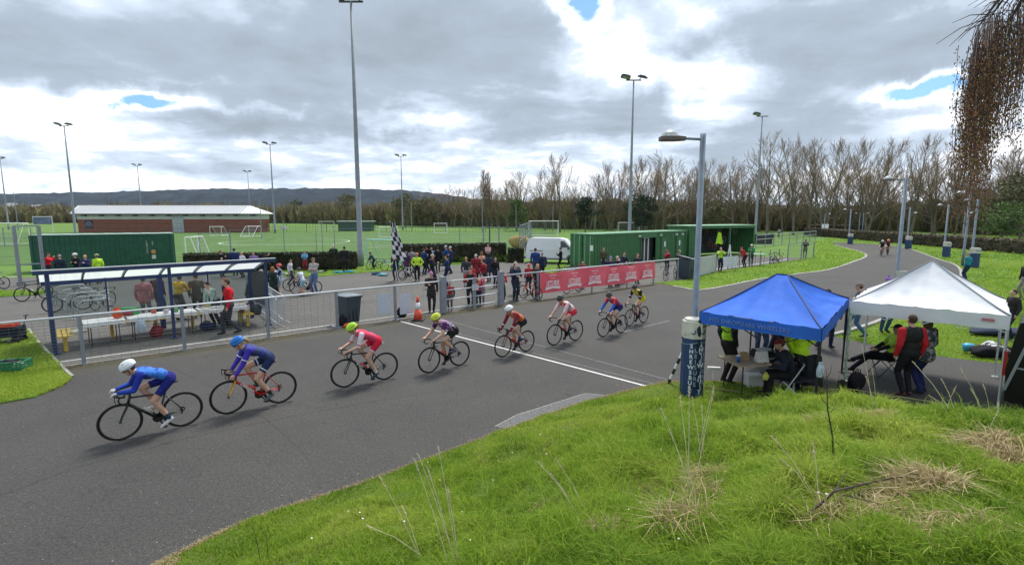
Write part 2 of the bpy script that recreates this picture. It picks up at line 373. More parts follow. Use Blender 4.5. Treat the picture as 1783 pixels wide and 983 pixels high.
for pts_ in ([(0, 862), (180, 800), (420, 742), (700, 690), (1010, 640)], [(560, 640), (640, 760), (655, 800)], [(300, 640), (420, 700), (520, 780), (560, 850)], [(1180, 545), (1320, 520), (1500, 470)]):
    q_ = smooth_poly([G(*p) for p in pts_], 8); q_ = [p+Vector((rnd.gauss(0, .012), rnd.gauss(0, .012), 0)) for p in q_]; m_ = MB(); L_ = []
    for i, p in enumerate(q_):
        d = (q_[min(i+1, len(q_)-1)]-q_[max(i-1, 0)]).normalized(); n_ = Vector((-d.y, d.x, 0))*.006*rnd.uniform(.5, 1.6); L_ += [p-n_+Vector((0, 0, .0025)), p+n_+Vector((0, 0, .0025))]
    m_.add(L_, [(2*i, 2*i+2, 2*i+3, 2*i+1) for i in range(len(q_)-1)]); m_.build('track_crack', SEAM, kind='structure')
strip('patch_seam', [G(862, 742), G(900, 722), G(1020, 684.5), G(1070, 690)], .02, 0, .007, KERB)
# --- bank the photograph was taken from
E_ = np.array([[p.x, p.y] for p in edge])
def dist_edge(x, y):
    x = np.asarray(x, float); y = np.asarray(y, float); best = np.full(x.shape, 1e9)
    for i in range(len(E_)-1):
        a, c = E_[i], E_[i+1]; d = c-a; L = d@d
        t = np.clip(((x-a[0])*d[0]+(y-a[1])*d[1])/L, 0, 1)
        best = np.minimum(best, np.hypot(x-a[0]-t*d[0], y-a[1]-t*d[1]))
    return best
def vnoise(x, y, s, seed=0):
    x = x*s; y = y*s; xi = np.floor(x).astype(int); yi = np.floor(y).astype(int); fx = x-xi; fy = y-yi
    fx = fx*fx*(3-2*fx); fy = fy*fy*(3-2*fy)
    def h(a, c): q = (a*374761393 + c*668265263 + seed*974711) & 0x7fffffff; q = ((q ^ (q >> 13))*1274126177) & 0x7fffffff; return (q & 0xffff)/65535.0
    return (h(xi, yi)*(1-fx)+h(xi+1, yi)*fx)*(1-fy)+(h(xi, yi+1)*(1-fx)+h(xi+1, yi+1)*fx)*fy
def bank_z(x, y):
    x = np.asarray(x, float); y = np.asarray(y, float)
    d = dist_edge(x, y); flat = np.clip((x-2.2)/1.5, 0, 1)*1.1          # level shelf under the gazebos
    u = np.clip(d-.1-flat, 0, None)
    z = 2.45*(1-np.exp(-u*.0))*0 + np.where(u < 7.2, u*.335, 7.2*.335+(u-7.2)*.06)
    z = z*np.clip(u/1.2, .35, 1)
    return .04*np.clip(d*8, 0, 1) + z + (vnoise(x, y, .7, 3)-.5)*.22*np.clip(d/2, 0, 1) + (vnoise(x, y, 2.3, 5)-.5)*.15*np.clip(d*.6, 0, 1)+(vnoise(x, y, 5.5, 6)-.5)*.06*np.clip(d*.5, 0, 1)
NV = 46; vs = []; NE = len(edge)
for i, p in enumerate(edge):
    bx = -16 + 46*i/(NE-1); by = -14.0
    for j in range(NV+1):
        t = (j/NV)**1.25; vs.append((p.x*(1-t)+bx*t, p.y*(1-t)+by*t))
va = np.array(vs); zb = bank_z(va[:, 0], va[:, 1])
mb = MB(); mb.v = [(float(a[0]), float(a[1]), float(z)) for a, z in zip(va, zb)]
mb.f = [(i*(NV+1)+j, i*(NV+1)+j+1, (i+1)*(NV+1)+j+1, (i+1)*(NV+1)+j) for i in range(NE-1) for j in range(NV)]; mb.mi = [0]*len(mb.f)
mb.v += [(p.x, p.y, -.05) for p in edge]; o_ = NE*(NV+1)
mb.add([], []); mb.f += [(o_+i, i*(NV+1), (i+1)*(NV+1), o_+i+1) for i in range(NE-1)]; mb.mi += [0]*(NE-1)
mb.build('bank', SOIL, smooth=True, kind='structure')
def GB(px, py):      # pixel -> point on the bank
    d = ndir(px, py); t = 1.0; 
    for k in range(900):
        t += .03; q = Vector((0, 0, CAMZ)) + d*t
        if q.z <= float(bank_z(q.x, q.y)) and inside_bank(q.x, q.y): return q
        if q.z < 0: break
    return G(px, py)
def inside_bank(x, y):
    yy = np.interp(x, E_[:, 0], E_[:, 1]); return y < yy
# --- football pitch
turf = [G(-900, 520), G(320, 474), G(905, 452), G(1000, 452), Vector((60, 75, 0)), G(975, 404.5), G(400, 404.5), G(-500, 404.5)]
TP = [G(-500, 470), G(905, 446.5), G(985, 444), G(965, 404), G(-300, 404)]
sheet('football_pitch', TP, TURF, .0)
def pl(p0, p1, w=.12): line(p0, p1, w, WHITE, .006, 'pitch_marking')
pl((365, 424.2), (700, 426)); pl((640, 430), (955, 417), .14); pl((0, 411), (30, 411)); pl((0, 482), (38, 481)); pl((530, 414), (900, 412))
arc = [G(420-52*math.cos(a)*1.0+95, 419+7.0*math.sin(a)) for a in [math.pi*(.0+2*k/40) for k in range(41)]]
c0 = G(500, 421); mb = MB()
for k in range(48):
    a0, a1 = 2*math.pi*k/48, 2*math.pi*(k+1)/48
    mb.add([(c0.x+r*math.cos(a), c0.y+r*math.sin(a), .006) for r, a in ((9.0, a0), (9.15, a0), (9.15, a1), (9.0, a1))], [(0, 1, 2, 3)])
mb.build('pitch_marking', WHITE, kind='structure')
# --- hills
HILL = mat('hazy_wooded_hill', (.018, .027, .037), .95, var=.45, sc=.012, spec=.05, bump=.5, bsc=.02)  # blue of the distant air is mixed into the woods' base colour
hp = [(-1200, 352), (-300, 346), (0, 337), (150, 334.5), (330, 329), (470, 328), (600, 327), (700, 331), (780, 338), (850, 352), (930, 366), (1030, 372), (1300, 371), (1450, 360), (1560, 358), (1700, 362), (2400, 368)]
pxs = [p[0] for p in hp]; pys = [p[1] for p in hp]
def hill(u, v):
    px = -1200+3600*u; top = np.interp(px, pxs, pys)
    dd = ndir(px, top); y = 2300 + 900*v; pt = atY(px, top, 2900); hgt_ = pt.z*1.0
    x = pt.x*(y/2900)
    tree = float(vnoise(np.array([x]), np.array([y]), .028, 2)[0])*11 + float(vnoise(np.array([x]), np.array([y]), .09, 9)[0])*5
    z = (hgt_-9)*math.sin(min(1, v/.66)*math.pi/2)**1.1 + tree*min(1, v*3) - 2
    return (x, y, z)
mb = MB(); mb.grid(hill, 420, 14); mb.build('hill', HILL, smooth=False, kind='structure')
# ================================================================ BUILDINGS
# brick pavilion
def local_frame(p0, p1):
    d = (Vector(p1)-Vector(p0)); L = math.hypot(d.x, d.y); return math.atan2(d.y, d.x), L
BRICK = bpy.data.materials.new('red_brick'); BRICK.use_nodes = True; t = NB(BRICK.node_tree)
br = t.n('ShaderNodeTexBrick'); br.inputs['Color1'].default_value = (.26, .075, .045, 1); br.inputs['Color2'].default_value = (.20, .06, .04, 1); br.inputs['Mortar'].default_value = (.28, .20, .16, 1)
br.inputs['Scale'].default_value = 1.0; br.inputs['Brick Width'].default_value = .9; br.inputs['Row Height'].default_value = .3; br.inputs['Mortar Size'].default_value = .02
mpn = t.n('ShaderNodeMapping'); mpn.inputs['Rotation'].default_value = (R(90), 0, 0); t.lk(t.n('ShaderNodeTexCoord').outputs['Object'], mpn.inputs[0]); t.lk(mpn.outputs[0], br.inputs['Vector'])
t.lk(br.outputs['Color'], BRICK.node_tree.nodes['Principled BSDF'].inputs['Base Color']); BRICK.node_tree.nodes['Principled BSDF'].inputs['Roughness'].default_value = .9
ROOFW = mat('white_seam_roof', (.62, .63, .64), .5, var=.06, sc=.6)
pa, pb = G(137, 404.5), G(447, 404.5); pb = Vector((pb.x, pa.y+1, 0)); rz_, L_ = local_frame(pa, pb)
eav = hgt(137, 372, pa); rid = hgt(300, 358, (0, pa.y+5, 0))
pav = thing('sports_pavilion', 'long low brick pavilion with white ribbed roof at far left beyond the pitch', 'building', pa, rz_)
mb = MB(); hb = hgt(300, 381.5, pa)
mb.box((L_/2, 3, hb/2), (L_, 6, hb)); mb.build('wall', BRICK, pav)
mb = MB(); mb.box((L_/2, 3, (hb+eav)/2), (L_+.1, 6.1, eav-hb)); mb.build('cladding_band', mat('white_cladding', (.55, .56, .55), .6, var=.08, sc=.8), pav)
mb = MB(); o1 = 1.0; zr = rid
pts = [(-o1, -o1, eav), (L_+o1, -o1, eav), (L_+o1, 7, eav), (-o1, 7, eav), (-o1-.9, 3, zr), (L_-3.0, 3, zr)]
mb.add(pts, [(0, 1, 5, 4), (1, 2, 5), (2, 3, 4, 5), (3, 0, 4), (3, 2, 1, 0)]); rf = mb.build('roof', ROOFW, pav)
nrib = 58; ribm = MB(); ribm.beam((0, 0, 0), (0, 4.0, zr-eav+.02), .16, .12, up=(0, 0, 1)); ribme = ribm.mesh('roof_rib', [mat('grey_roof_rib', (.35, .36, .38), .5, var=0)])
for k in range(nrib):
    x = -o1+.2+(L_-2.4)*k/nrib; r_ = ob('roof_rib', ribme, rf); r_.location = (x, -o1, eav+.05)
fas = MB(); fas.box((L_/2, -o1, eav-.1), (L_+2*o1, .15, .25)); fas.build('fascia', mat('dark_fascia', (.05, .055, .07), .5), pav)
brk = MB(); brk.box((0, 0, 0), (.7, .9, .35)); bme = brk.mesh('eaves_bracket', [MATS['dark_fascia']])
for k in range(11): r_ = ob('eaves_bracket', bme, pav); r_.location = (2+k*(L_-3)/10, -.5, eav-.35)
d_ = MB(); dx = L_*.555; d_.box((dx, -.06, eav*.5), (2.6, .15, eav)); d_.build('door_panel', mat('grey_panel', (.38, .42, .45), .5, var=.05), pav)
e = MB(); e.box((2.6, -.05, hb*.62), (1.9, .1, 1.9)); e = e.build('mural_panel', mat('mural_dark', (.04, .035, .06), .6, var=.1), pav)
e2 = MB()
for k in range(9):
    a = math.pi*k/8; e2.box((2.6+.72*math.cos(a), -.12, hb*.62-.3+.72*math.sin(a)), (.14, .05, .3), ry=-a+math.pi/2)
e2.box((2.6, -.12, hb*.62-.2), (.8, .05, .12), ry=.6); e2.box((2.6, -.12, hb*.62-.2), (.8, .05, .12), ry=-.6)
e2.build('mural_mark', mat('mural_grey', (.3, .3, .42), .6, var=.1), pav)
# houses far left
def house(px0, px1, ytop, ybase, D, label, wallc, roofc, i):
    a, c = atY(px0, ybase, D), atY(px1, ybase, D); w = c.x-a.x; h = atY(px0, ytop, D).z; t_ = thing('house', label, 'house', (a.x, D, 0))
    m = MB(); m.box((w/2, 4, h*.3), (w, 8, h*.6)); wl = m.build('wall', mat('house_wall_%s' % 'abcdef'[i], wallc, .8), t_)
    m = MB(); m.add([(-.4, -.5, h*.6), (w+.4, -.5, h*.6), (w+.4, 8.5, h*.6), (-.4, 8.5, h*.6), (0.8, 4, h), (w-.8, 4, h)], [(0, 1, 5, 4), (1, 2, 5), (2, 3, 4, 5), (3, 0, 4), (3, 2, 1, 0)])
    m.build('roof', mat('house_roof_%s' % 'abcdef'[i], roofc, .8), t_)
    for k in range(3): m = MB(); m.box((w*(.2+.3*k), -.06, h*.35), (w*.1, .15, h*.2)); m.build('window', GLASSY, t_)
house(2, 22, 353, 372, 320, 'small pale house behind the trees at the far left edge', (.30, .28, .25), (.4, .4, .39), 0)
house(42, 88, 356, 372, 320, 'long pale roofed building behind the trees left of the pavilion', (.35, .34, .30), (.42, .42, .42), 1)
house(90, 118, 360, 374, 320, 'low grey roofed building just left of the tall floodlight', (.3, .29, .27), (.4, .42, .45), 2)
# ---------------------------------------------------------------- containers
def corr_wall(mb, p0, p1, z0, z1, dep, out, pitch_=.28, m=0):
    p0 = Vector(p0); p1 = Vector(p1); d = p1-p0; L = d.length; d.normalize(); n = max(2, int(L/pitch_)); st = L/n; out = Vector(out); pr = []
    for k in range(n):
        s0 = k*st
        for f, o in ((0, 0), (.30, 0), (.42, -dep), (.88, -dep)): pr.append(p0+d*(s0+f*st)+out*o)
    pr.append(p1); vs = [(q.x, q.y, z) for q in pr for z in (z0, z1)]
    fs = [(2*i, 2*i+2, 2*i+3, 2*i+1) for i in range(len(pr)-1)]
    mb.add(vs, fs, m)
def container(name, label, a, rz, L, Wd, H, paint, roof, front_gap=None):
    t_ = thing(name, label, 'container', a, rz)     # local x along front, y into depth
    w = MB(); e = .06
    corr_wall(w, (e, .03, 0), (L-e, .03, 0), .16, H-.12, .05, (0, -1, 0)) if front_gap is None else [corr_wall(w, (x0, .03, 0), (x1, .03, 0), .16, H-.12, .05, (0, -1, 0)) for x0, x1 in front_gap]
    corr_wall(w, (L-.03, e, 0), (L-.03, Wd-e, 0), .16, H-.12, .05, (1, 0, 0)); corr_wall(w, (L-e, Wd-.03, 0), (e, Wd-.03, 0), .16, H-.12, .05, (0, 1, 0)); corr_wall(w, (.03, Wd-e, 0), (.03, e, 0), .16, H-.12, .05, (-1, 0, 0))
    w.build('corrugated_wall', paint, t_)
    fr = MB()
    for x in (0.06, L-.06):
        for y in (.06, Wd-.06): fr.box((x, y, H/2), (.14, .14, H-.02))
    for y in (.04, Wd-.04):
        fr.box((L/2, y, .08), (L-.3, .1, .16)); fr.box((L/2, y, H-.06), (L-.3, .1, .12))
    for x in (.04, L-.04): fr.box((x, Wd/2, .08), (.1, Wd-.3, .16)); fr.box((x, Wd/2, H-.06), (.1, Wd-.3, .12))
    fr.build('corner_frame', paint, t_)
    r = MB(); r.box((L/2, Wd/2, H-.03), (L-.14, Wd-.14, .07)); r.box((L/2, .0, H+.005), (L, .1, .03)); r.box((L/2, Wd, H+.005), (L, .1, .03))
    nr = int(L/1.2)
    for k in range(nr): r.box(((k+.5)*L/nr, Wd/2, H+.012), (.5, Wd-.3, .03))
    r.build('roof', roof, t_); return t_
# left dark green container
ca, cb = G(57, 475), G(319, 468.5); rz_, L_ = R(31), 8.4
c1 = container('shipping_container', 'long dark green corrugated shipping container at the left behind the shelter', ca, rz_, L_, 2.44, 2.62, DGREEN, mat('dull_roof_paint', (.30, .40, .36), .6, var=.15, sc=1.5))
def text_mesh(s, size, m, parent, loc, rot, name='lettering', ext=.004, align='CENTER', bold=False, squash=1.0):
    cu = bpy.data.curves.new(name, 'FONT'); cu.body = s; cu.size = size; cu.extrude = ext; cu.align_x = align; cu.align_y = 'CENTER'; cu.resolution_u = 3
    if bold: cu.offset = size*.02
    tmp = bpy.data.objects.new('t', cu); COL.objects.link(tmp); dg = bpy.context.evaluated_depsgraph_get()
    me = bpy.data.meshes.new_from_object(tmp.evaluated_get(dg)); bpy.data.objects.remove(tmp); bpy.data.curves.remove(cu)
    me.materials.clear(); me.materials.append(m); o = ob(name, me, parent); o.location = loc; o.rotation_euler = rot; o.scale = (squash, 1, 1); return o
for k, (fx, zz_) in enumerate(((.80, 1.6), (.843, 1.9))):
    q = text_mesh('SHEDS DIRECT' if k == 0 else 'HIRE', .15, mat('pale_decal', (.5, .55, .5), .6, var=.1), c1, (L_*fx, -.035, zz_), (R(90), R(-90), 0), 'lettering')
m = MB(); m.lathe([(0.001, 0), (.16, 0), (.16, .01)], (0, 0, 0), 14, M=Euler((R(90), 0, 0)).to_matrix()); m.build('round_sticker', mat('orange_sticker', (.5, .25, .06), .6), c1, loc=(L_*.845, -.03, 1.25))
m = MB(); m.box((0, 0, 0), (.26, .01, .3)); m.build('square_sticker', MATS['pale_decal'], c1, loc=(L_*.845, -.035, .85))
# right green container with doors
cn = Vector((G(1036, 467.5).x, G(1036, 467.5).y, 0)); rz_ = math.atan2(.69, .72); L2 = 14.0
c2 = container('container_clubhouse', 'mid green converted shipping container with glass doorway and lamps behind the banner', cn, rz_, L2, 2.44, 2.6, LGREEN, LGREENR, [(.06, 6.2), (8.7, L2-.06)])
m = MB()
for y in (.45, .95, 1.5, 2.0): m.tube([(-.07, y, .15), (-.07, y, 2.5)], .022, 6)
m.build('locking_bar', mat('pale_green_bar', (.38, .58, .40), .5), c2)
m = MB(); m.box((-.03, .61, 1.3), (.06, 1.12, 2.3)); m.box((-.03, 1.83, 1.3), (.06, 1.12, 2.3))
for z in (.45, .9, 1.35, 1.8, 2.2):
    for y in (.61, 1.83): m.box((-.05, y, z), (.06, 1.0, .06))
m.build('end_door', LGREEN, c2)
m = MB(); m.box((-.085, .3, 1.55), (.01, .3, .42)); m.build('notice', WHITE, c2)
m = MB(); m.box((7.45, .30, 1.1), (2.5, .02, 2.2)); m.build('doorway_glass', GLASSY, c2)
m = MB(); m.box((7.45, .02, 2.30), (2.5, .1, .35)); m.box((6.24, .02, 1.15), (.08, .1, 2.2)); m.box((8.66, .02, 1.15), (.08, .1, 2.2)); m.build('door_surround', LGREEN, c2)
m = MB()
for x in (7.15, 7.75): m.box((x, .24, 1.15), (.09, .06, 2.0))
m.box((7.45, .24, 2.12), (.51, .06, .09)); m.build('door_frame', WHITE, c2)
dm = MB(); dm.box((0, 0, 1.05), (.95, .05, 2.0)); dm.box((0, -.03, 2.06), (1.05, .05, .06)); dme = dm.mesh('side_door', [LGREEN])
for x in (10.0, 12.6): d_ = ob('side_door', dme, c2, (x, -.02, 0)); m = MB(); m.box((0, -.05, 1.5), (.22, .02, .45)); m.build('door_notice', WHITE, d_)
lm = MB(); lm.box((0, 0, 0), (.22, .12, .16)); lm.box((0, -.07, -.02), (.16, .04, .1)); lme = lm.mesh('bulkhead_light', [mat('pale_lamp_glass', (.55, .62, .58), .4, var=.05)])
for x in (5.9, 9.3, 12.0, 13.1): ob('bulkhead_light', lme, c2, (x, -.06, 2.3))
# open fronted bike store
sa, sb = G(1199, 449), G(1312, 442.5); rz_, L3 = local_frame(sa, sb); H3 = 3.0
st = thing('bike_store_container', 'open fronted green container full of hanging bicycles right of the clubhouse', 'container', sa, rz_)
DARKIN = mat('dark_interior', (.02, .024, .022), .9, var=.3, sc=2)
m = MB(); corr_wall(m, (L3-.03, .06, 0), (L3-.03, 2.7, 0), .1, H3-.1, .05, (1, 0, 0)); corr_wall(m, (0.03, 2.7, 0), (.03, .06, 0), .1, H3-.1, .05, (-1, 0, 0)); corr_wall(m, (L3, 2.74, 0), (0, 2.74, 0), .1, H3-.1, .05, (0, 1, 0)); corr_wall(m, (.06, .03, 0), (1.15, .03, 0), .1, H3-.1, .05, (0, -1, 0)); m.build('corrugated_wall', LGREEN, st)
m = MB(); m.box((L3/2, 2.6, H3/2), (L3-.2, .06, H3-.2)); m.build('dark_back_sheet', DARKIN, st)  # near-black sheet set just before the back wall
m = MB()
for x in (.06, 1.2, L3*.60, L3-.1): m.box((x, .05, H3/2-.1), (.16, .16, H3-.25))
m.box((L3/2, .05, H3-.14), (L3, .18, .22)); m.build('front_frame', LGREEN, st)
m = MB(); m.box((L3/2, 1.35, H3+.02), (L3+.2, 3.0, .09)); m.build('roof', LGREENR, st)
# mesh of stored bits hung inside
HB = []; cols_ = [(.25, .04, .03), (.05, .07, .2), (.3, .3, .3), (.02, .02, .02), (.3, .12, .05)]
for k in range(26):
    m = MB(); x = 1.6+rnd.random()*(L3-2.2); z = .5+rnd.random()*2.0; y = 1.0+rnd.random()*1.2; a = rnd.random()*3
    pts = [(x+.32*math.cos(a+i*math.pi/7), y, z+.32*math.sin(a+i*math.pi/7)) for i in range(14)]
    m.tube(pts, .016, 4, closed=True); m.beam((x, y, z), (x+.5*math.cos(a), y, z+.5*math.sin(a)), .03, .03); m.beam((x, y, z), (x+.4*math.cos(a+1.2), y, z+.4*math.sin(a+1.2)), .03, .03)
    o_ = m.build('hanging_bicycle', mat('stored_paint_%s' % 'abcde'[k % 5], cols_[k % 5], .5), loc=sa); o_.rotation_euler = (0, 0, rz_); HB.append((x, z, o_, k % 5))

HB.sort(key=lambda t_: t_[0])
for i, (x, z, o_, c) in enumerate(HB):
    nth = ['the far left end', 'second place', 'third place', 'fourth place', 'fifth place', 'sixth place', 'seventh place', 'eighth place', 'ninth place', 'tenth place', 'eleventh place', 'twelfth place', 'thirteenth place', 'fourteenth place', 'fifteenth place', 'sixteenth place', 'seventeenth place', 'eighteenth place', 'nineteenth place', 'twentieth place', 'sixth place from the right', 'fifth place from the right', 'fourth place from the right', 'third place from the right', 'second place from the right', 'the far right end'][i]; tag(o_, '%s bicycle hanging %s in the dark store at %s' % (('dull red', 'navy blue', 'pale grey', 'black', 'orange')[c], 'high' if z > 1.5 else 'low', nth), 'bicycle', 'bicycles hanging in the store')
# ================================================================ BICYCLES
def bike_meshes():
    D = {}
    WR = .335
    m = MB(); m.tube([(0, WR*math.sin(2*math.pi*i/40), WR*math.cos(2*math.pi*i/40)) for i in range(40)], .0135, 6, closed=True); D['tyre'] = m.mesh('tyre', [RUBBER], True)
    m = MB(); m.tube([(0, .309*math.sin(2*math.pi*i/40), .309*math.cos(2*math.pi*i/40)) for i in range(40)], [.014]*40, 4, closed=True); D['rim'] = m.mesh('rim', [BLACK], True)
    m = MB(); m.tube([(0, .300*math.sin(2*math.pi*i/32), .300*math.cos(2*math.pi*i/32)) for i in range(32)], .012, 4, closed=True); D['rim2'] = m.mesh('rim', [STEELW], True)
    m = MB()
    for i in range(20):
        a = 2*math.pi*i/20; m.beam((.028*(1 if i % 2 else -1), 0, 0), (0, .305*math.sin(a), .305*math.cos(a)), .0022, .0022)
    D['spokes'] = m.mesh('spokes', [mat('spoke_steel', (.16, .16, .17), .4, .6, var=0)])
    m = MB(); m.tube([(-.06, 0, 0), (-.03, 0, 0), (.03, 0, 0), (.06, 0, 0)], [.012, .024, .024, .012], 8); D['hub'] = m.mesh('hub', [BLACK], True)
    bb = Vector((0, 0, .27)); rx = Vector((0, -.405, WR+.0135)); fx = Vector((0, .575, WR+.0135)); st = Vector((0, -.15, .77)); ht = Vector((0, .40, .80)); hb = Vector((0, .437, .665))
    m = MB()
    m.tube([bb, hb], [.026, .026], 8); m.tube([bb, st], [.019, .017], 8); m.tube([st+Vector((0, .008, -.03)), ht+Vector((0, .005, -.03))], [.016, .017], 8); m.tube([ht, hb], [.022, .025], 8)
    for s in (-1, 1):
        m.tube([bb+Vector((s*.02, 0, 0)), rx+Vector((s*.055, 0, 0))], [.013, .009], 6); m.tube([st+Vector((s*.008, 0, -.09)), rx+Vector((s*.055, 0, 0))], [.009, .007], 6)
    m.ell(bb, (.035, .03, .03), nu=8, nv=6); D['frame'] = m.mesh('frame', [BLACK], True)
    m = MB()
    for s in (-1, 1): m.tube([hb+Vector((s*.02, 0, -.0)), hb+Vector((s*.045, .02, -.06)), fx+Vector((s*.05, -.03, .08)), fx+Vector((s*.05, 0, 0))], [.016, .014, .011, .008], 6)
    m.tube([hb, hb+Vector((0, .008, -.03))], [.024, .026], 8); D['fork'] = m.mesh('fork', [BLACK], True)
    m = MB(); m.tube([ht, ht+Vector((0, -.006, .045))], .018, 8); m.tube([ht+Vector((0, -.006, .04)), Vector((0, .485, .865))], .015, 6); D['stem'] = m.mesh('stem', [BLACK], True)
    m = MB(); hp_ = [(0, .485, .865)]
    for s in (-1, 1):
        m.tube([(0, .485, .865), (s*.12, .485, .866), (s*.185, .49, .864), (s*.20, .525, .862), (s*.20, .565, .85), (s*.205, .585, .80), (s*.208, .565, .755), (s*.21, .525, .735), (s*.21, .46, .735)], .0145, 6)
    D['handlebar'] = m.mesh('handlebar', [BLACK], True)
    for s in (-1, 1):
        m = MB(); m.tube([(s*.20, .55, .862), (s*.20, .60, .875), (s*.20, .635, .90)], [.016, .018, .014], 6); m.tube([(s*.20, .63, .88), (s*.20, .64, .82), (s*.20, .62, .76)], [.008, .007, .006], 5)
        D['hood%d' % s] = m.mesh('brake_hood', [BLACK], True)
    m = MB(); m.tube([st+Vector((0, .01, -.03)), Vector((0, -.215, .945))], .0135, 8); D['seat_post'] = m.mesh('seat_post', [BLACK], True)
    m = MB()
    def sad(u, v):
        y = -.36+.27*v; w = .07*(1-v)**.7+.018; a = (u-.5)*2
        return (w*a, y, .97-.03*abs(a)**2*(1 if v < .6 else 1.3)+.008*math.cos(v*3))
    m.grid(sad, 8, 8)
    def sad2(u, v): x, y, z = sad(u, v); return (x*.9, y, z-.022)
    m.grid(sad2, 8, 8); D['saddle'] = m.mesh('saddle', [BLACK], True)
    m = MB(); Mx = Euler((0, R(90), 0)).to_matrix(); m.lathe([(.02, -.004), (.085, -.004), (.09, 0), (.085, .004), (.02, .004)], (.045, 0, 0), 20, M=Mx); m.tube([(-.07, 0, 0), (.07, 0, 0)], .013, 8)
    m.beam((.065, 0, 0), (.065, 0, -.17), .018, .028); m.beam((-.065, 0, 0), (-.065, 0, .17), .018, .028); D['crankset'] = m.mesh('crankset', [BLACK])
    m = MB(); m.box((0, 0, 0), (.085, .07, .018)); m.box((0, 0, .012), (.06, .03, .012)); D['pedal'] = m.mesh('pedal', [BLACK])
    m = MB(); m.beam((.045, 0, .27+.085), (.045, -.405, .35+.035), .006, .006); m.beam((.045, 0, .27-.085), (.045, -.39, .27), .006, .006)
    m.beam((.045, -.405, .33), (.045, -.385, .25), .02, .03); m.lathe([(.001, -.015), (.045, -.012), (.03, .015), (.001, .016)], (.04, -.405, .3485), 12, M=Mx); D['chain'] = m.mesh('chain', [mat('oily_steel', (.05, .05, .05), .4, .6)])
    m = MB(); q = (hb-bb).normalized(); c = bb+q*.22+Vector((0, -.02, .055)); m.tube([c-q*.09, c+q*.05, c+q*.07, c+q*.09], [.035, .035, .02, .02], 10); D['bottle'] = m.mesh('bottle', [WHITE], True)
    return D
BK = bike_meshes()
def bike(label, pf, pr=None, paint=None, group=None, crank=0.0, bottle=(.7, .7, .72), scale=None, lean=0.0, rim='rim', tape=None, rz=None, loc=None, forkpaint=None, name='racing_bicycle', steer=0.0):
    """pf/pr: pixel where the front / rear tyre touches the ground"""
    if pf is not None:
        f, r_ = G(*pf), G(*pr); d = f-r_; sc = scale or max(.86, min(1.06, d.length/.98)); rz = math.atan2(-d.x, d.y); loc = (f+r_)/2 - Vector((-math.sin(rz), math.cos(rz), 0))*.085*sc
    else: sc = scale or 1.0
    t_ = thing(name, label, 'bicycle', loc, rz, group, sc); t_.rotation_euler = (0, R(lean), rz)
    paint = paint or BLACK
    def p(nm, key=None, m=None, parent=t_, loc=(0, 0, 0), rot=None):
        o = ob(nm, BK[key or nm], parent, loc)
        if rot: o.rotation_euler = rot
        if m is not None: o.material_slots[0].link = 'OBJECT'; o.material_slots[0].material = m
        return o
    p('frame', m=paint); p('fork', m=forkpaint or paint); p('stem'); p('handlebar', m=tape); p('brake_hood', 'hood-1'); p('brake_hood', 'hood1'); p('seat_post'); p('saddle'); p('chain')
    cr = p('crankset', loc=(0, 0, .27), rot=(crank, 0, 0))
    for s in (-1, 1):
        a = crank + (0 if s > 0 else math.pi); v = Vector((s*.115, .17*math.sin(a), .27-.17*math.cos(a))); p('pedal', loc=v)
    for y in (.575, -.405):
        w = bpy.data.objects.new('wheel', BK['hub']); COL.objects.link(w); w.parent = t_; w.location = (0, y, .3485)
        for k, key in (('tyre', 'tyre'), ('rim', rim), ('spokes', 'spokes')): p(k, key, parent=w)
    if bottle: p('bottle', m=mat('bottle_%02x%02x%02x' % tuple(int(255*c) for c in bottle), bottle, .4, var=.05))
    return t_
# ================================================================ PEOPLE
def ik(a, c, l1, l2, pole):
    a = Vector(a); c = Vector(c); d = c-a; L = d.length; L2 = min(L, (l1+l2)*.995); 
    if L > L2: c = a+d*(L2/L); d = c-a; L = L2
    x = (l1*l1-l2*l2+L*L)/(2*L); h = math.sqrt(max(0, l1*l1-x*x)); u = d.normalized(); p = Vector(pole); p = p-u*p.dot(u)
    p = p.normalized() if p.length > 1e-6 else frame_of(u)[0]
    return a+u*x+p*h, c
def rotx(a): return Matrix.Rotation(a, 3, 'X')
ZONE_DEFAULT = dict(top=(.02, .02, .03), trou=(.02, .025, .05), shoe=(.03, .03, .03), hand=None, sleeve=None, sock=None, glove=None)
def hand_prims(w, dirv, palmn, curl, side, zone='hand', k=1.0):
    """w wrist, dirv pointing direction, palmn palm normal (towards what is held)"""
    d = Vector(dirv).normalized(); n = Vector(palmn); n = (n-d*n.dot(d)).normalized(); t = d.cross(n)*side   # t: towards thumb
    P_ = []; pc = w+d*.045*k
    P_.append(('c', w, w+d*.07*k, .026*k, .030*k, zone)); P_.append(('c', w+t*.018*k+d*.02*k, w+t*.02*k+d*.075*k, .016*k, .015*k, zone)); P_.append(('c', w-t*.018*k+d*.02*k, w-t*.022*k+d*.07*k, .016*k, .014*k, zone))
    for i, (o, L) in enumerate(((.030, .072), (.010, .080), (-.010, .074), (-.029, .058))):
        b0 = w+d*.078*k+t*o*k; a1 = curl*.55; a2 = curl*1.25; a3 = curl*1.9
        p1 = b0+(d*math.cos(a1)+n*math.sin(a1))*L*.42*k; p2 = p1+(d*math.cos(a2)+n*math.sin(a2))*L*.33*k; p3 = p2+(d*math.cos(a3)+n*math.sin(a3))*L*.26*k
        P_ += [('c', b0, p1, .0095*k, .009*k, zone), ('c', p1, p2, .009*k, .0083*k, zone), ('c', p2, p3, .0083*k, .0072*k, zone)]
    tb = w+d*.025*k+t*.028*k; t1 = tb+(d*.6+t*.75+n*.2).normalized()*.035*k; t2 = t1+(d*.8+t*.1+n*.6*(.3+curl)).normalized()*.030*k
    P_ += [('c', tb, t1, .0125*k, .0105*k, zone), ('c', t1, t2, .0105*k, .0085*k, zone)]
    return P_
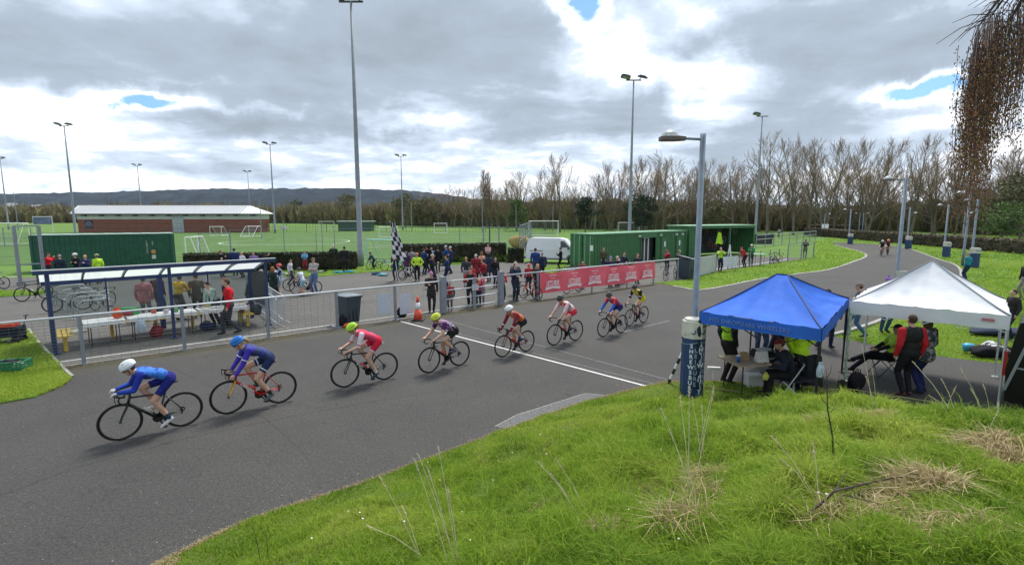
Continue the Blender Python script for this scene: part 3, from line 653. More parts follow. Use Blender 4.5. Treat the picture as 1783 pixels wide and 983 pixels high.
def build_body(prims, zones, name, parent, voxel):
    m = MB()
    for p in prims:
        if p[0] == 'c':
            a, c, ra, rb = Vector(p[1]), Vector(p[2]), p[3], p[4]; d = c-a
            if d.length < 1e-4: d = Vector((0, 0, 1e-3))
            u = d.normalized(); pts = [a-u*ra*.85, a-u*ra*.5, a, c, c+u*rb*.5, c+u*rb*.85]; m.tube(pts, [ra*.5, ra*.86, ra, rb, rb*.86, rb*.5], 10)
        else: m.ell(p[1], p[2], p[3], 14, 10)
    me = m.mesh('tmp', []); o = bpy.data.objects.new('tmp', me); COL.objects.link(o)
    r = o.modifiers.new('r', 'REMESH'); r.mode = 'VOXEL'; r.voxel_size = voxel; r.use_smooth_shade = True
    s = o.modifiers.new('s', 'SMOOTH'); s.factor = .5; s.iterations = 3
    dg = bpy.context.evaluated_depsgraph_get(); me2 = bpy.data.meshes.new_from_object(o.evaluated_get(dg)); bpy.data.objects.remove(o); bpy.data.meshes.remove(me)
    n = len(me2.polygons); c = np.empty(n*3); me2.polygons.foreach_get('center', c); c = c.reshape(-1, 3)
    zl = list(zones.keys()); best = np.full(n, 1e9); zi = np.zeros(n, int)
    for p in prims:
        if p[0] == 'c':
            a = np.array(p[1]); d = np.array(p[2])-a; L = max(1e-9, d@d); t = np.clip(((c-a)@d)/L, 0, 1); q = np.linalg.norm(c-a-t[:, None]*d, axis=1)-(p[3]+(p[4]-p[3])*t); z = p[5]
            if isinstance(z, tuple): zz_ = np.where(t < z[1], zl.index(z[0]), zl.index(z[2]))
            else: zz_ = np.full(n, zl.index(z))
        else:
            M = np.array(p[3]) if p[3] is not None else np.eye(3); l = (c-np.array(p[1]))@M; rr = np.array(p[2]); k = np.linalg.norm(l/rr, axis=1); q = (k-1)*rr.min(); zz_ = np.full(n, zl.index(p[4]))
        w = q < best; best = np.where(w, q, best); zi = np.where(w, zz_, zi)
    for z in zl: me2.materials.append(zones[z])
    me2.polygons.foreach_set('material_index', zi.astype(np.int32)); me2.polygons.foreach_set('use_smooth', [True]*n); me2.name = name; me2.update()
    return ob(name, me2, parent)
def head_prims(hc, M, k=1.0):
    V = lambda x, y, z: hc + M @ Vector((x*k, y*k, z*k))
    return [('e', V(0, -.008, .018), (.074*k, .092*k, .095*k), M, 'skin'), ('e', V(0, .018, -.045), (.056*k, .066*k, .070*k), M, 'skin'), ('c', V(0, .088, .005), V(0, .108, -.022), .010*k, .015*k, 'skin'),
            ('c', V(-.022, .080, -.058), V(.022, .080, -.058), .010*k, .010*k, 'lip'), ('e', V(.079, 0, -.01), (.012*k, .022*k, .032*k), M, 'skin'), ('e', V(-.079, 0, -.01), (.012*k, .022*k, .032*k), M, 'skin'),
            ('c', V(0, .045, -.098), V(0, .07, -.085), .022*k, .022*k, 'skin'), ('e', V(.03, .077, .012), (.013*k, .012*k, .009*k), M, 'eye'), ('e', V(-.03, .077, .012), (.013*k, .012*k, .009*k), M, 'eye')]
HAIRC = dict(brown=(.06, .033, .018), dark=(.018, .013, .010), blonde=(.42, .28, .12), grey=(.28, .26, .24), white=(.55, .52, .48), ginger=(.28, .10, .035))
def cap_mesh(r, M, z0, nu=16, nv=8, bottom=-.25, ycut=None):
    """dome part of an ellipsoid, closed below, local"""
    m = MB(); vs = []
    for i in range(nv+1):
        t = (math.pi/2-math.asin(bottom))*i/nv
        for j in range(nu):
            a = 2*math.pi*j/nu; vs.append((r[0]*math.sin(t)*math.cos(a), r[1]*math.sin(t)*math.sin(a), r[2]*math.cos(t)))
    fs = [(i*nu+j, (i+1)*nu+j, (i+1)*nu+(j+1) % nu, i*nu+(j+1) % nu) for i in range(nv) for j in range(nu)]; fs.append(tuple(nv*nu+j for j in range(nu)))
    m.add(vs, fs); m.v = [tuple(Vector(z0)+(M @ Vector(v))) for v in m.v]; return m
def headgear(kind, col, hc, M, k, parent, hair):
    V = lambda x, y, z: hc + M @ Vector((x*k, y*k, z*k))
    hm = mat('hair_'+hair, HAIRC[hair], .8, var=.3, sc=40, bump=.4, bsc=90) if hair else None
    if hair and kind != 'hood':
        m = MB(); m.ell(V(0, -.024, .026), (.081*k, .094*k, .100*k), M, 14, 10)
        if kind == 'long' or kind == 'blonde_long': m.ell(V(0, -.05, -.06), (.088*k, .06*k, .14*k), M, 12, 8); m.ell(V(.07, -.01, -.09), (.03*k, .045*k, .11*k), M, 8, 6); m.ell(V(-.07, -.01, -.09), (.03*k, .045*k, .11*k), M, 8, 6)
        if kind in ('pony', 'helmet_pony'): m.ell(V(0, -.12, .02), (.03*k, .05*k, .035*k), M, 8, 6); m.tube([V(0, -.13, .02), V(0, -.17, -.03), V(0, -.16, -.10)], [.03*k, .032*k, .012*k], 8)
        m.build('hair', hm, parent, True)
    if kind == 'beanie' or kind == 'bobble':
        c = mat('knit_%02x%02x%02x' % tuple(int(255*x) for x in col), col, .95, var=.2, sc=30, bump=.6, bsc=120)
        m = cap_mesh((.090*k, .106*k, .105*k), M, V(0, -.010, .032), bottom=-.05); h = m.build('beanie', c, parent, True)
        m = MB(); m.tube([V(.09*math.cos(a), -.010+.104*math.sin(a), .032) for a in [2*math.pi*i/16 for i in range(16)]], .012*k, 6, closed=True); m.build('cuff', c, h, True)
        if kind == 'bobble': m = MB(); m.ell(V(0, -.02, .155), .032*k); m.build('bobble', c, h, True)
    if kind in ('cap', 'peak'):
        c = cloth(col); m = cap_mesh((.086*k, .100*k, .085*k), M, V(0, -.010, .040), bottom=0); h = m.build('cap', c, parent, True)
        m = MB(); m.prism([(-.06, 0), (-.05, .07), (0, .09), (.05, .07), (.06, 0)], -.004, .004, M=M.to_3x3()*k if False else M, loc=V(0, .07, .045)); m.build('peak', c, h)
    if kind == 'hood':
        c = cloth(col); m = MB(); m.ell(V(0, -.028, .012), (.105*k, .112*k, .128*k), M, 14, 10); m.build('hood', c, parent, True)
    if kind in ('helmet', 'helmet_pony', 'aero'):
        hp_ = mat('helmet_%02x%02x%02x' % tuple(int(255*x) for x in col), col, .3, var=.03); dk = mat('helmet_black', (.015, .015, .018), .5)
        m = cap_mesh((.093*k, .114*k, .096*k), M, V(0, -.012, .032), 18, 8, bottom=-.02); h = m.build('helmet_liner', dk if kind != 'aero' else hp_, parent, True)
        nb = 7 if kind != 'aero' else 9
        m = MB()
        for i in range(nb):
            f = (i-(nb-1)/2)/((nb-1)/2); a = f*R(74); w = .0165 if kind != 'aero' else .024
            pts = []; 
            for j in range(11):
                b_ = R(-86)+R(172)*j/10; x = .103*math.sin(a)*math.cos(b_)**.7 if math.cos(b_) > 0 else 0; y = .124*math.sin(b_); z = .108*math.cos(a)*max(0, math.cos(b_))**.75
                pts.append(V(x, -.014+y, .034+z-.004))
            m.tube(pts, [w*.6*k]+[w*k]*9+[w*.6*k], 6)
        m.tube([V(.098*math.cos(a), -.014+.120*math.sin(a), .030) for a in [2*math.pi*i/20 for i in range(20)]], .013*k, 6, closed=True)
        m.build('helmet_shell', hp_, h, True)
        if kind == 'aero':
            m = MB()
            for s in (-1, 0, 1): m.tube([V(s*.05, .115, .075), V(s*.062, .03, .128), V(s*.055, -.06, .13)], [.004*k, .012*k, .005*k], 6)
            m.build('vent', dk, h, True)
        m = MB()
        for s in (-1, 1): m.tube([V(s*.082, .02, .03), V(s*.072, .03, -.05), V(0, .05, -.118)], .006*k, 5)
        m.build('chin_strap', dk, h, True)
PN = [0]
def person(label, loc, face=0.0, H=1.72, top=(.02, .02, .03), trou=(.02, .025, .05), shoe=(.03, .03, .03), hair='brown', hat=None, hatc=(.1, .1, .1), pose='stand', arms='down', lean=0.0,
           sleeve=None, fore=None, shorts=False, bulk=1.0, coat=0.0, sock=None, glove=None, look=0.0, nod=0.0, group=None, voxel=None, skirt=None, stripe=None, P=None, side=None, shortsl=.55, thighc=None, name='person', gender=None, shorts_c=None):
    k = H/1.72; PN[0] += 1
    face_r = face if P is None else P.get('rz', face)
    t_ = thing(name, label, 'person', loc, face_r, group)
    if voxel is None: dcam = math.hypot(loc[0], loc[1]); voxel = max(.0125, min(.026, dcam*.00068))
    q = P or {}
    legL, legU, armU, armF = .445*k, .44*k, .285*k, .25*k
    hipz = q.get('hip', Vector((0, 0, .93*k))) if not isinstance(q.get('hip'), Vector) else q['hip']
    ln = q.get('lean', lean); Rt = rotx(-R(ln)); up = Rt @ Vector((0, 0, 1)); fw = Rt @ Vector((0, 1, 0))
    tw = Matrix.Rotation(q.get('twist', 0), 3, 'Z')
    cur = q.get('curve', 0.0)
    pel = hipz; waist = pel+up*.16*k; chest = pel+up*.36*k+fw*(-.02)*k*(1 if ln < 30 else -.3)*-1 ; Rc = rotx(-R(ln+cur)); upc = Rc @ Vector((0, 0, 1)); fwc = Rc @ Vector((0, 1, 0))
    chest = waist+upc*.22*k; neck = chest+upc*.17*k
    hd = q.get('headang', nod); Mh = Matrix.Rotation(R(look), 3, 'Z') @ rotx(-R(hd)); hc = neck+(upc*.06+Vector((0, 0, 1))*.08+fwc*.02)*k + (Mh @ Vector((0, .02, .02)))*k
    P_ = []; b = bulk*(1.07 if P is not None else 1.16); sl = 'sleeve'
    P_.append(('e', pel+up*.01, (.165*k*b, .115*k*b, .13*k), Rt, 'trou')); P_.append(('e', waist, (.145*k*b, .105*k*b, .16*k), Rt, 'top')); P_.append(('e', chest, (.175*k*b, .118*k*b, .19*k), Rc, 'top'))
    P_.append(('c', chest+upc*.10*k+Vector((-.12*k, 0, 0)), chest+upc*.10*k+Vector((.12*k, 0, 0)), .075*k*b, .075*k*b, 'top'))
    P_.append(('c', neck-upc*.04*k, hc-(Mh @ Vector((0, .0, .05)))*k, .058*k, .052*k, ('top', .30, 'skin')))
    if coat > 0:
        for i in range(4):
            f = (i+.5)/4; P_.append(('e', pel-Vector((0, 0, 1))*coat*k*f+up*.05, ((.165+.02*f)*k*b, (.13+.02*f)*k*b, .14*k), None, 'top'))
    if skirt: P_.append(('e', pel-Vector((0, 0, .16*k)), (.19*k, .15*k, .22*k), None, 'trou'))
    P_ += head_prims(hc, Mh, k); JT = []; JL = []
    defank = q.get('ankles')
    for s, i in ((-1, 0), (1, 1)):
        hip = pel+Vector((s*.088*k, 0, -.03*k))
        if defank: an = Vector(defank[i]); pole = q.get('kpole', Vector((s*.1, 1, .1)))
        elif pose == 'walk': an = Vector((s*.07*k, (.22 if s > 0 else -.24)*k, (.085 if s > 0 else .12)*k)); pole = Vector((0, 1, 0))
        elif pose == 'sit': an = Vector((s*.13*k, .48*k, .09*k)); pole = Vector((0, .4, 1))
        elif pose == 'wide': an = Vector((s*.2*k, 0, .085*k)); pole = Vector((s*.2, 1, 0))
        else: an = Vector((s*.085*k, (.03 if s > 0 else -.02)*k, .085*k)); pole = Vector((s*.15, 1, 0))
        kn, an = ik(hip, an, legU, legL, pole); tz = 'trou'; cz = 'trou'
        if shorts: tz = ('trou', shortsl, 'skin'); cz = ('skin', .62, 'sock') if sock is not None else 'skin'
        elif sock is not None: cz = ('trou', .8, 'sock')
        JL.append((hip, kn, an)); P_.append(('c', hip, kn, .100*k*(.5+.5*b) if not shorts else .090*k, .068*k if not shorts else .060*k, tz)); P_.append(('c', kn, kn*.62+an*.38, .064*k if not shorts else .056*k, .064*k if not shorts else .058*k, 'skin' if shorts else cz)); P_.append(('c', kn*.62+an*.38, an, .064*k if not shorts else .058*k, .052*k if not shorts else .038*k, cz))
        fd = q['feet'][i] if 'feet' in q else Vector((s*.18, 1, -.25)); fd = Vector(fd).normalized(); he = an-Vector((0, 0, .035*k))-fd*.035*k; to = he+fd*.17*k
        P_.append(('c', he, to, .040*k, .034*k, 'shoe')); P_.append(('c', to-fd*.02*k, to+fd*.035*k, .034*k, .026*k, 'shoe'))
    hands = q.get('hands')
    for s, i in ((-1, 0), (1, 1)):
        sh = chest+upc*.105*k+Vector((s*.185*k*(.6+.4*b), 0, 0)); am = arms if isinstance(arms, str) else arms[i]; pole = Vector((s*.5, -1, -.4)); hd_d = None; pn = Vector((-s, 0, 0)); curl = .45
        if hands: wr = Vector(hands[i]); pole = q.get('epole', Vector((s*.7, -.3, -.8))); pole = Vector((s*abs(pole.x), pole.y, pole.z)); hd_d = q.get('handdir', Vector((0, .8, .1))); pn = Vector((0, 0, -1)); curl = q.get('curl', .9)
        elif am == 'down': wr = sh+Vector((s*.06, .04, -.51))*k
        elif am == 'hold': wr = chest+fwc*.30*k+Vector((-s*-.06*k, 0, -.02*k)); pole = Vector((s*.6, -.2, -1)); hd_d = Vector((-s*.5, .7, .3))
        elif am == 'phone': wr = neck+fwc*.30*k+Vector((s*.05*k, 0, -.02*k)); pole = Vector((s*.8, 0, -1)); hd_d = Vector((-s*.2, .3, 1)); curl = .8
        elif am == 'hip': wr = pel+Vector((s*.20, .03, .08))*k; pole = Vector((s*1, -.4, .2)); hd_d = Vector((-s*.4, .7, -.5))
        elif am == 'pocket': wr = pel+Vector((s*.17, .10, .0))*k; pole = Vector((s*.8, -.8, 0))
        elif am == 'cross': wr = chest+fwc*.17*k+Vector((-s*.07*k, 0, -.09*k)); pole = Vector((s*.8, .1, -1)); hd_d = Vector((-s, .1, .1))
        elif am == 'rail': wr = Vector((s*.16*k, .40*k, 1.22)); pole = Vector((s*.5, -.3, -1)); hd_d = Vector((-s*.4, .8, -.2))
        elif am == 'fwd': wr = chest+fwc*.42*k+Vector((s*.12*k, 0, -.12*k)); pole = Vector((s*.5, -.3, -1))
        elif am == 'low': wr = chest+fwc*.25*k+Vector((s*.12*k, 0, -.38*k)); pole = Vector((s*.5, -1, -.2))
        elif am == 'up': wr = sh+Vector((s*.12, .18, .34))*k; pole = Vector((s, -.2, -.2)); hd_d = Vector((0, .1, 1)); curl = .8
        elif am == 'knee': wr = pel+Vector((s*.14, .34, .12))*k; pole = Vector((s, -.3, -.5)); hd_d = Vector((0, .8, -.3))
        elb, wr = ik(sh, wr, armU, armF, pole)
        ar = 1 if b <= 1 else b
        JT.append((sh, elb, wr)); P_.append(('c', sh, elb, .066*k*ar, .052*k*ar, 'sleeve' if not isinstance(sleeve, str) else ('sleeve', .6, 'fore'))); fr_ = 1.0 if fore == 'skin' else 1.2; P_.append(('c', elb, wr, .044*k*ar*fr_, .030*k*ar*fr_, 'fore'))
        hd_d = hd_d or (wr-elb); P_ += hand_prims(wr, hd_d, pn, curl, s, 'hand', k)
    tm = cloth(top)
    sleevec = tm if sleeve is None or isinstance(sleeve, str) else cloth(sleeve)
    skinm = SKIN
    zones = dict(skin=skinm, lip=mat('lips', (.36, .15, .13), .5, var=0), eye=mat('eye_dark', (.03, .02, .02), .3, var=0), top=stripe or tm, trou=cloth(trou), sleeve=sleevec, fore=(skinm if fore == 'skin' else cloth(fore) if fore else sleevec),
                 shoe=cloth(shoe), sock=cloth(sock or (.1, .1, .1)), hand=(cloth(glove) if glove else skinm))
    if stripe and sleeve is None: zones['sleeve'] = stripe; zones['fore'] = stripe if fore is None else zones['fore']
    bd = build_body(P_, zones, 'body', t_, voxel)
    headgear(hat, hatc, hc, Mh, k, t_, hair)
    t_['category'] = 'person'
    
    if P is not None and hat in ('helmet', 'aero', 'helmet_pony'):
        m = MB(); V = lambda x, y, z: hc + Mh @ Vector((x*k, y*k, z*k)); m.tube([V(-.074, .03, .008), V(-.055, .085, .010), V(0, .103, .008), V(.055, .085, .010), V(.074, .03, .008)], [.006*k, .018*k, .012*k, .018*k, .006*k], 6); m.build('sunglasses', GLASSY, t_, True)
    return t_, dict(JT=JT, JL=JL, hc=hc, Mh=Mh, k=k, chest=chest, pel=pel, up=up, fw=fw, upc=upc, fwc=fwc, neck=neck)
def rider(n, label, blabel, pf, pr, paint, top, trou, hatc, hat='helmet', crank=0.0, lean=52, cur=14, hands='hoods', fore='skin', sleeve='s', sock=(.8, .8, .8), shoe=(.03, .03, .03), glove=None, head=18, bottle=(.6, .1, .08), fpaint=None, hair='brown', scl=None, group='racing cyclists', bgroup='bicycles ridden in the race', shortsl=.62, stripe=None, look=0, blean=0.0, tape=None, voxel=None, rim='rim'):
    f, r_ = G(*pf), G(*pr); d = f-r_; rz = math.atan2(-d.x, d.y); sc = scl or max(.93, min(1.06, 1.06*d.length/.98))
    loc = (f+r_)/2 - Vector((-math.sin(rz), math.cos(rz), 0))*.085*sc
    bk = bike(blabel, None, None, paint, bgroup, crank, bottle, sc, blean, loc=loc, rz=rz, forkpaint=fpaint, tape=tape, rim=rim)
    H = 1.74*sc; k = H/1.72
    hipp = Vector((0, -.225, 1.03))*sc
    hx = {'hoods': (.205, .545, .905), 'drops': (.215, .50, .765), 'tops': (.20, .50, .90), 'puppy': (.15, .575, .93)}[hands]
    hd = [Vector((s*hx[0], hx[1], hx[2]))*sc for s in (-1, 1)]
    an = []; ft = []
    for s in (-1, 1):
        a = crank+(0 if s > 0 else math.pi); pd = Vector((s*.115, .17*math.sin(a), .27-.17*math.cos(a)))*sc; tilt = .35+.35*math.cos(a)
        fdv = Vector((s*.03, math.cos(tilt), -math.sin(tilt))); ft.append(fdv); ball = pd+Vector((0, 0, .045*sc)); he = ball-fdv*.14*k; an.append(he+fdv*.035*k+Vector((0, 0, .035*k)))
    PP = dict(hip=hipp, lean=lean, curve=cur, headang=head, hands=hd, ankles=an, feet=ft, kpole=Vector((0, 1, .5)), epole=Vector((.55, -.25, -.8)), handdir=Vector((0, 1, -.15)), curl=1.0)
    p_, info = person(label, loc, rz, H, top, trou, shoe, hair, hat, hatc, P=PP, sleeve=sleeve, fore=fore, shorts=True, sock=sock, glove=glove, bulk=.93, group=group, voxel=voxel, shortsl=shortsl, stripe=stripe, look=look)
    if blean: p_.rotation_euler = (0, R(blean), rz)
    return bk, p_, info
def head_at(px, py, H=1.72):     # ground point of somebody whose head top shows at a pixel
    g = G(px, py, H); return Vector((g.x, g.y, 0))
# ================================================================ TRACKSIDE FENCE
RH = 1.34
def zrot(d): return math.atan2(d.y, d.x)
FA = zrot(FD)
fposts = [-8.2, -4.05] + [fence_t(x) for x in (147, 322, 468, 588, 689)]
tg0, tg1 = fence_t(772), fence_t(872)
fen = thing('track_fence', 'galvanised rail and wire mesh fence along the track left of the gate', 'fence', FL(0), FA)
pm = MB(); pm.box((0, 0, RH/2), (.09, .07, RH)); pm.box((0, 0, .02), (.16, .14, .04)); pme = pm.mesh('post', [STEEL])
for t_ in fposts: ob('post', pme, fen, (t_, 0, 0))
m = MB(); m.tube([(fposts[0], 0, RH), (tg0-.1, 0, RH)], .032, 8); m.build('top_rail', STEELW, fen, True)
def mesh_wires(par, x0, x1, z0, z1, dz, dx, r=.003, y=0):
    m = MB(); nz = int((z1-z0)/dz)
    for i in range(nz+1): m.beam((x0, y, z0+i*dz), (x1, y, z0+i*dz), r, r)
    nx = int((x1-x0)/dx)
    for i in range(nx+1): m.beam((x0+i*dx, y, z0), (x0+i*dx, y, z1), r*.7, r*.7)
    return m.build('wire_mesh', mat('mesh_wire', (.13, .14, .148), .5, .5, var=0), par, kind='stuff')
mesh_wires(fen, fposts[0], fence_t(587), .06, RH-.04, .085, .22, .0065)
mesh_wires(fen, fence_t(589), tg0-.1, .06, RH-.04, .105, .5, .0035)
gate = thing('track_gate', 'double steel gate with horizontal rails where children watch the race', 'gate', FL(tg0), FA)
gl_ = tg1-tg0
m = MB(); m.box((0, 0, .78), (.22, .2, 1.5)); m.build('gate_post', STEEL, gate); m = MB(); m.box((gl_, 0, .78), (.22, .2, 1.5)); m.build('gate_post', STEEL, gate)
m = MB(); m.box((gl_*.52, 0, .68), (.12, .09, 1.36)); m.build('middle_post', STEEL, gate); m = MB(); m.box((gl_*.52, -.07, .95), (.32, .04, .25)); m.build('latch', STEELW, gate)
for x0, x1 in ((.12, gl_*.52-.06), (gl_*.52+.06, gl_-.12)):
    for z in (.18, .56, .94, 1.32): m = MB(); m.tube([(x0, 0, z), (x1, 0, z)], .026, 8); m.build('gate_rail', STEELW, gate, True)
fen2 = thing('track_fence', 'galvanised rail fence right of the gate carrying the red banner', 'fence', FL(tg1), FA)
t2 = [fence_t(x)-tg1 for x in (936, 1031, 1092, 1138, 1180)]
for x in t2[:1]: ob('post', pme, fen2, (x, 0, 0))
for x in t2[1:]:
    m = MB(); m.box((x, .02, RH/2), (.06, .06, RH)); m.build('post', STEEL, fen2)
m = MB(); m.tube([(.1, 0, RH), (t2[4], 0, RH)], .032, 8); m.build('top_rail', STEELW, fen2, True)
mesh_wires(fen2, .1, t2[4], .06, RH-.04, .105, .4, .003)
# banner
BAN = mat('coral_banner', (.76, .12, .155), .7, var=.07, sc=1.5, bump=.3, bsc=2.2); BTX = mat('banner_print', (.85, .72, .72), .7, var=.05)
bx0, bx1 = fence_t(938)-tg1, fence_t(1137)-tg1
ban = thing('banner', 'long coral red cloth banner printed with white lettering tied to the fence', 'banner', FL(tg1+bx0, -.05), FA)
BL = bx1-bx0
def banf(u, v):
    x = u*BL; sag = .05*math.sin(u*6*math.pi)**2*v + .03*math.sin(u*11); y = -.03+.035*math.sin(u*23+v*2)+.02*math.sin(u*61-v*3)
    return (x, y, .30+1.02*v - sag + .03*(1-v)*math.sin(u*9))
m = MB(); m.grid(banf, 120, 8); m.build('cloth', BAN, ban, True)
for i in range(6):
    x = BL*(.085+.166*i); w_ = .9
    text_mesh("LET'S RIDE", .30, BTX, ban, (x, -.105, .76), (R(90), 0, 0), 'lettering', squash=.62, bold=True)
    text_mesh("THE GREAT", .07, BTX, ban, (x, -.105, .99), (R(90), 0, 0), 'lettering', squash=.8); text_mesh("BRITISH CYCLING", .07, BTX, ban, (x, -.105, 1.13), (R(90), 0, 0), 'lettering', squash=.9)
    for zc, th in ((.58, .035), (.49, .09)):
        m = MB(); m.grid(lambda u, v: (x-.5+u*1.0, -.104, zc+.05*math.sin(u*math.pi)+th*(v-.5)), 12, 1); m.build('ribbon', BTX, ban)
# further fence on the infield
ia, ib = G(1246, 472), G(1371, 455)
f3 = thing('rail_fence', 'low wire fence in front of the bike store with white kerb board', 'fence', ia, zrot(ib-ia)); L_ = (ib-ia).length
for i in range(8): m = MB(); m.box((L_*i/7, 0, .6), (.06, .06, 1.2)); m.build('post', STEEL, f3)
mesh_wires(f3, 0, L_, .06, 1.15, .12, .35, .004)
ic, id_ = G(1371, 456), G(1416, 449)
f4 = thing('mesh_fence', 'grey mesh fence panel on the grass where a bystander leans', 'fence', ic, zrot(id_-ic)); L_ = (id_-ic).length
for i in range(3): m = MB(); m.box((L_*i/2, 0, .75), (.07, .07, 1.5)); m.build('post', STEEL, f4)
m = MB(); m.tube([(0, 0, 1.45), (L_, 0, 1.45)], .03, 6); m.build('top_rail', STEEL, f4); mesh_wires(f4, 0, L_, .06, 1.42, .1, .2, .007)
ie, if_ = G(1316, 431), G(1420, 419)
f5 = thing('mesh_fence', 'long pale mesh fence running right from the bike store towards the far bend', 'fence', ie, zrot(if_-ie)); L_ = (if_-ie).length
for i in range(9): m = MB(); m.box((L_*i/8, 0, .8), (.08, .08, 1.6)); m.build('post', STEEL, f5)
for z in (.2, 1.0, 1.55): m = MB(); m.tube([(0, 0, z), (L_, 0, z)], .035, 5); m.build('rail', STEELW, f5)
mesh_wires(f5, 0, L_, .06, 1.5, .12, .25, .009)
# ================================================================ SHELTER
S0 = G(93, 617); S2 = FL(0) # front line
sl_dir = (G(300, 589)-S0).normalized(); SA = zrot(sl_dir); SL = 6.0
sh = thing('spectator_shelter', 'navy blue framed shelter with clear curved roof and glazed back', 'shelter', S0, SA)
PERS = bpy.data.materials.new('clear_acrylic'); PERS.use_nodes = True; t = NB(PERS.node_tree); PERS.node_tree.nodes.clear()
tr = t.n('ShaderNodeBsdfTransparent'); tr.inputs[0].default_value = (.80, .84, .84, 1); gs = t.n('ShaderNodeBsdfGlossy'); gs.inputs['Roughness'].default_value = .12; gs.inputs[0].default_value = (.8, .85, .88, 1)
df = t.n('ShaderNodeBsdfDiffuse'); df.inputs[0].default_value = (.45, .47, .46, 1); fr = t.n('ShaderNodeFresnel'); fr.inputs[0].default_value = 1.45
m1 = t.n('ShaderNodeMixShader'); t.lk(t.m('MULTIPLY', t.noise(t.n('ShaderNodeTexCoord').outputs['Object'], 1.3, 5, .7), .13), m1.inputs[0]); t.lk(tr.outputs[0], m1.inputs[1]); t.lk(df.outputs[0], m1.inputs[2])
m2 = t.n('ShaderNodeMixShader'); t.lk(fr.outputs[0], m2.inputs[0]); t.lk(m1.outputs[0], m2.inputs[1]); t.lk(gs.outputs[0], m2.inputs[2]); oo = t.n('ShaderNodeOutputMaterial'); t.lk(m2.outputs[0], oo.inputs[0])
DEP = 2.0; HF = 2.36; HR = 1.84
RPN = bpy.data.materials.new('opal_roof_sheet'); RPN.use_nodes = True; t = NB(RPN.node_tree); RPN.node_tree.nodes.clear(); a_ = t.n('ShaderNodeBsdfTranslucent'); a_.inputs[0].default_value = (.62, .66, .64, 1); b_ = t.n('ShaderNodeBsdfTransparent'); b_.inputs[0].default_value = (.85, .88, .87, 1); c_ = t.n('ShaderNodeMixShader'); c_.inputs[0].default_value = .35; t.lk(a_.outputs[0], c_.inputs[1]); t.lk(b_.outputs[0], c_.inputs[2]); t.lk(c_.outputs[0], t.n('ShaderNodeOutputMaterial').inputs[0])
for x in (.05, 3.0, SL-.05): m = MB(); m.tube([(x, 0, 0), (x, 0, HF)], .055 if x < .1 else .05, 10); m.box((x, 0, .02), (.22, .22, .04)); m.build('front_post', NAVY, sh, True if False else False)
for x in (.05, 3.0, SL-.05): m = MB(); m.box((x, DEP, HR/2), (.16 if x == 3.0 else .12, .12, HR)); m.build('rear_post', NAVY, sh)
m = MB(); m.box((SL/2, -.12, HF+.03), (SL+.5, .10, .10)); m.build('front_beam', NAVY, sh); m = MB(); m.box((SL/2, -.12, HF+.105), (SL+.52, .15, .02)); m.build('gutter', STEELW, sh)
m = MB(); m.box((SL/2, DEP, HR+.04), (SL+.2, .12, .12)); m.build('rear_beam', NAVY, sh)
def rz_roof(v): return (-.12+(DEP+.12)*v, HF+.02+.05*math.sin(v*math.pi)-(HF-HR-.04)*v**1.15)
for i in range(7):
    x = -.15+(SL+.3)*i/6; m = MB(); pts = [(x, *rz_roof(j/8)) for j in range(9)]
    for a, c in zip(pts[:-1], pts[1:]): m.beam(a, c, .05, .07)
    m.build('roof_rib', NAVY, sh)
    if i < 6: m = MB(); w_ = (SL+.3)/6; m.grid(lambda u, v: (x+.03+u*(w_-.06), rz_roof(v)[0], rz_roof(v)[1]+.04), 1, 8); m.build('roof_panel', RPN, sh, True)
for a, c in (((.1, DEP, .75), (SL-.1, DEP, .75)), ((.05, .05, .75), (.05, DEP, .75)), ((SL-.05, .05, .75), (SL-.05, DEP, .75))): m = MB(); m.beam(a, c, .05, .06); m.build('glazing_rail', NAVY, sh)
for x in (1.5, 4.5): m = MB(); m.box((x, DEP, 1.38), (.05, .05, 1.2)); m.build('glazing_bar', NAVY, sh)
for x in (.12, 1.55, 3.1, 4.55): m = MB(); m.box((x+.68, DEP+.03, 1.36), (1.34, .01, 1.18)); m.build('back_pane', PERS, sh)
for x in (.05, SL-.05): m = MB(); m.box((x, DEP/2, 1.36), (.01, DEP-.2, 1.18)); m.build('side_pane', PERS, sh)
# benches under shelter (yellow slatted perches on single posts)
YEL = mat('yellow_bench_paint', (.62, .42, .05), .5, var=.1, sc=8)
def bench(label, loc, rz, L, legs):
    t_ = thing('bench', label, 'bench', loc, rz, 'yellow benches in the shelter')
    for j in range(3): m = MB(); m.box((L/2, -.12+.12*j, .46), (L, .09, .035)); m.build('slat', YEL, t_)
    for x in legs: m = MB(); m.box((x, 0, .22), (.09, .09, .44)); m.box((x, 0, .43), (.08, .34, .03)); m.build('leg', YEL, t_)
def SP(x, y, z=0): c, s = math.cos(SA), math.sin(SA); return Vector((S0.x+x*c-y*s, S0.y+x*s+y*c, z))
bench('yellow slatted bench end nearest the left shelter post', SP(.30, .05), SA+R(90), 1.5, (.25, 1.3))
bench('yellow slatted bench running behind the white covered tables', SP(1.2, 1.45), SA, 2.9, (.3, 1.5, 2.6))
bench('yellow slatted bench at the right end of the shelter', SP(5.35, .15), SA+R(90), 1.4, (.25, 1.15))
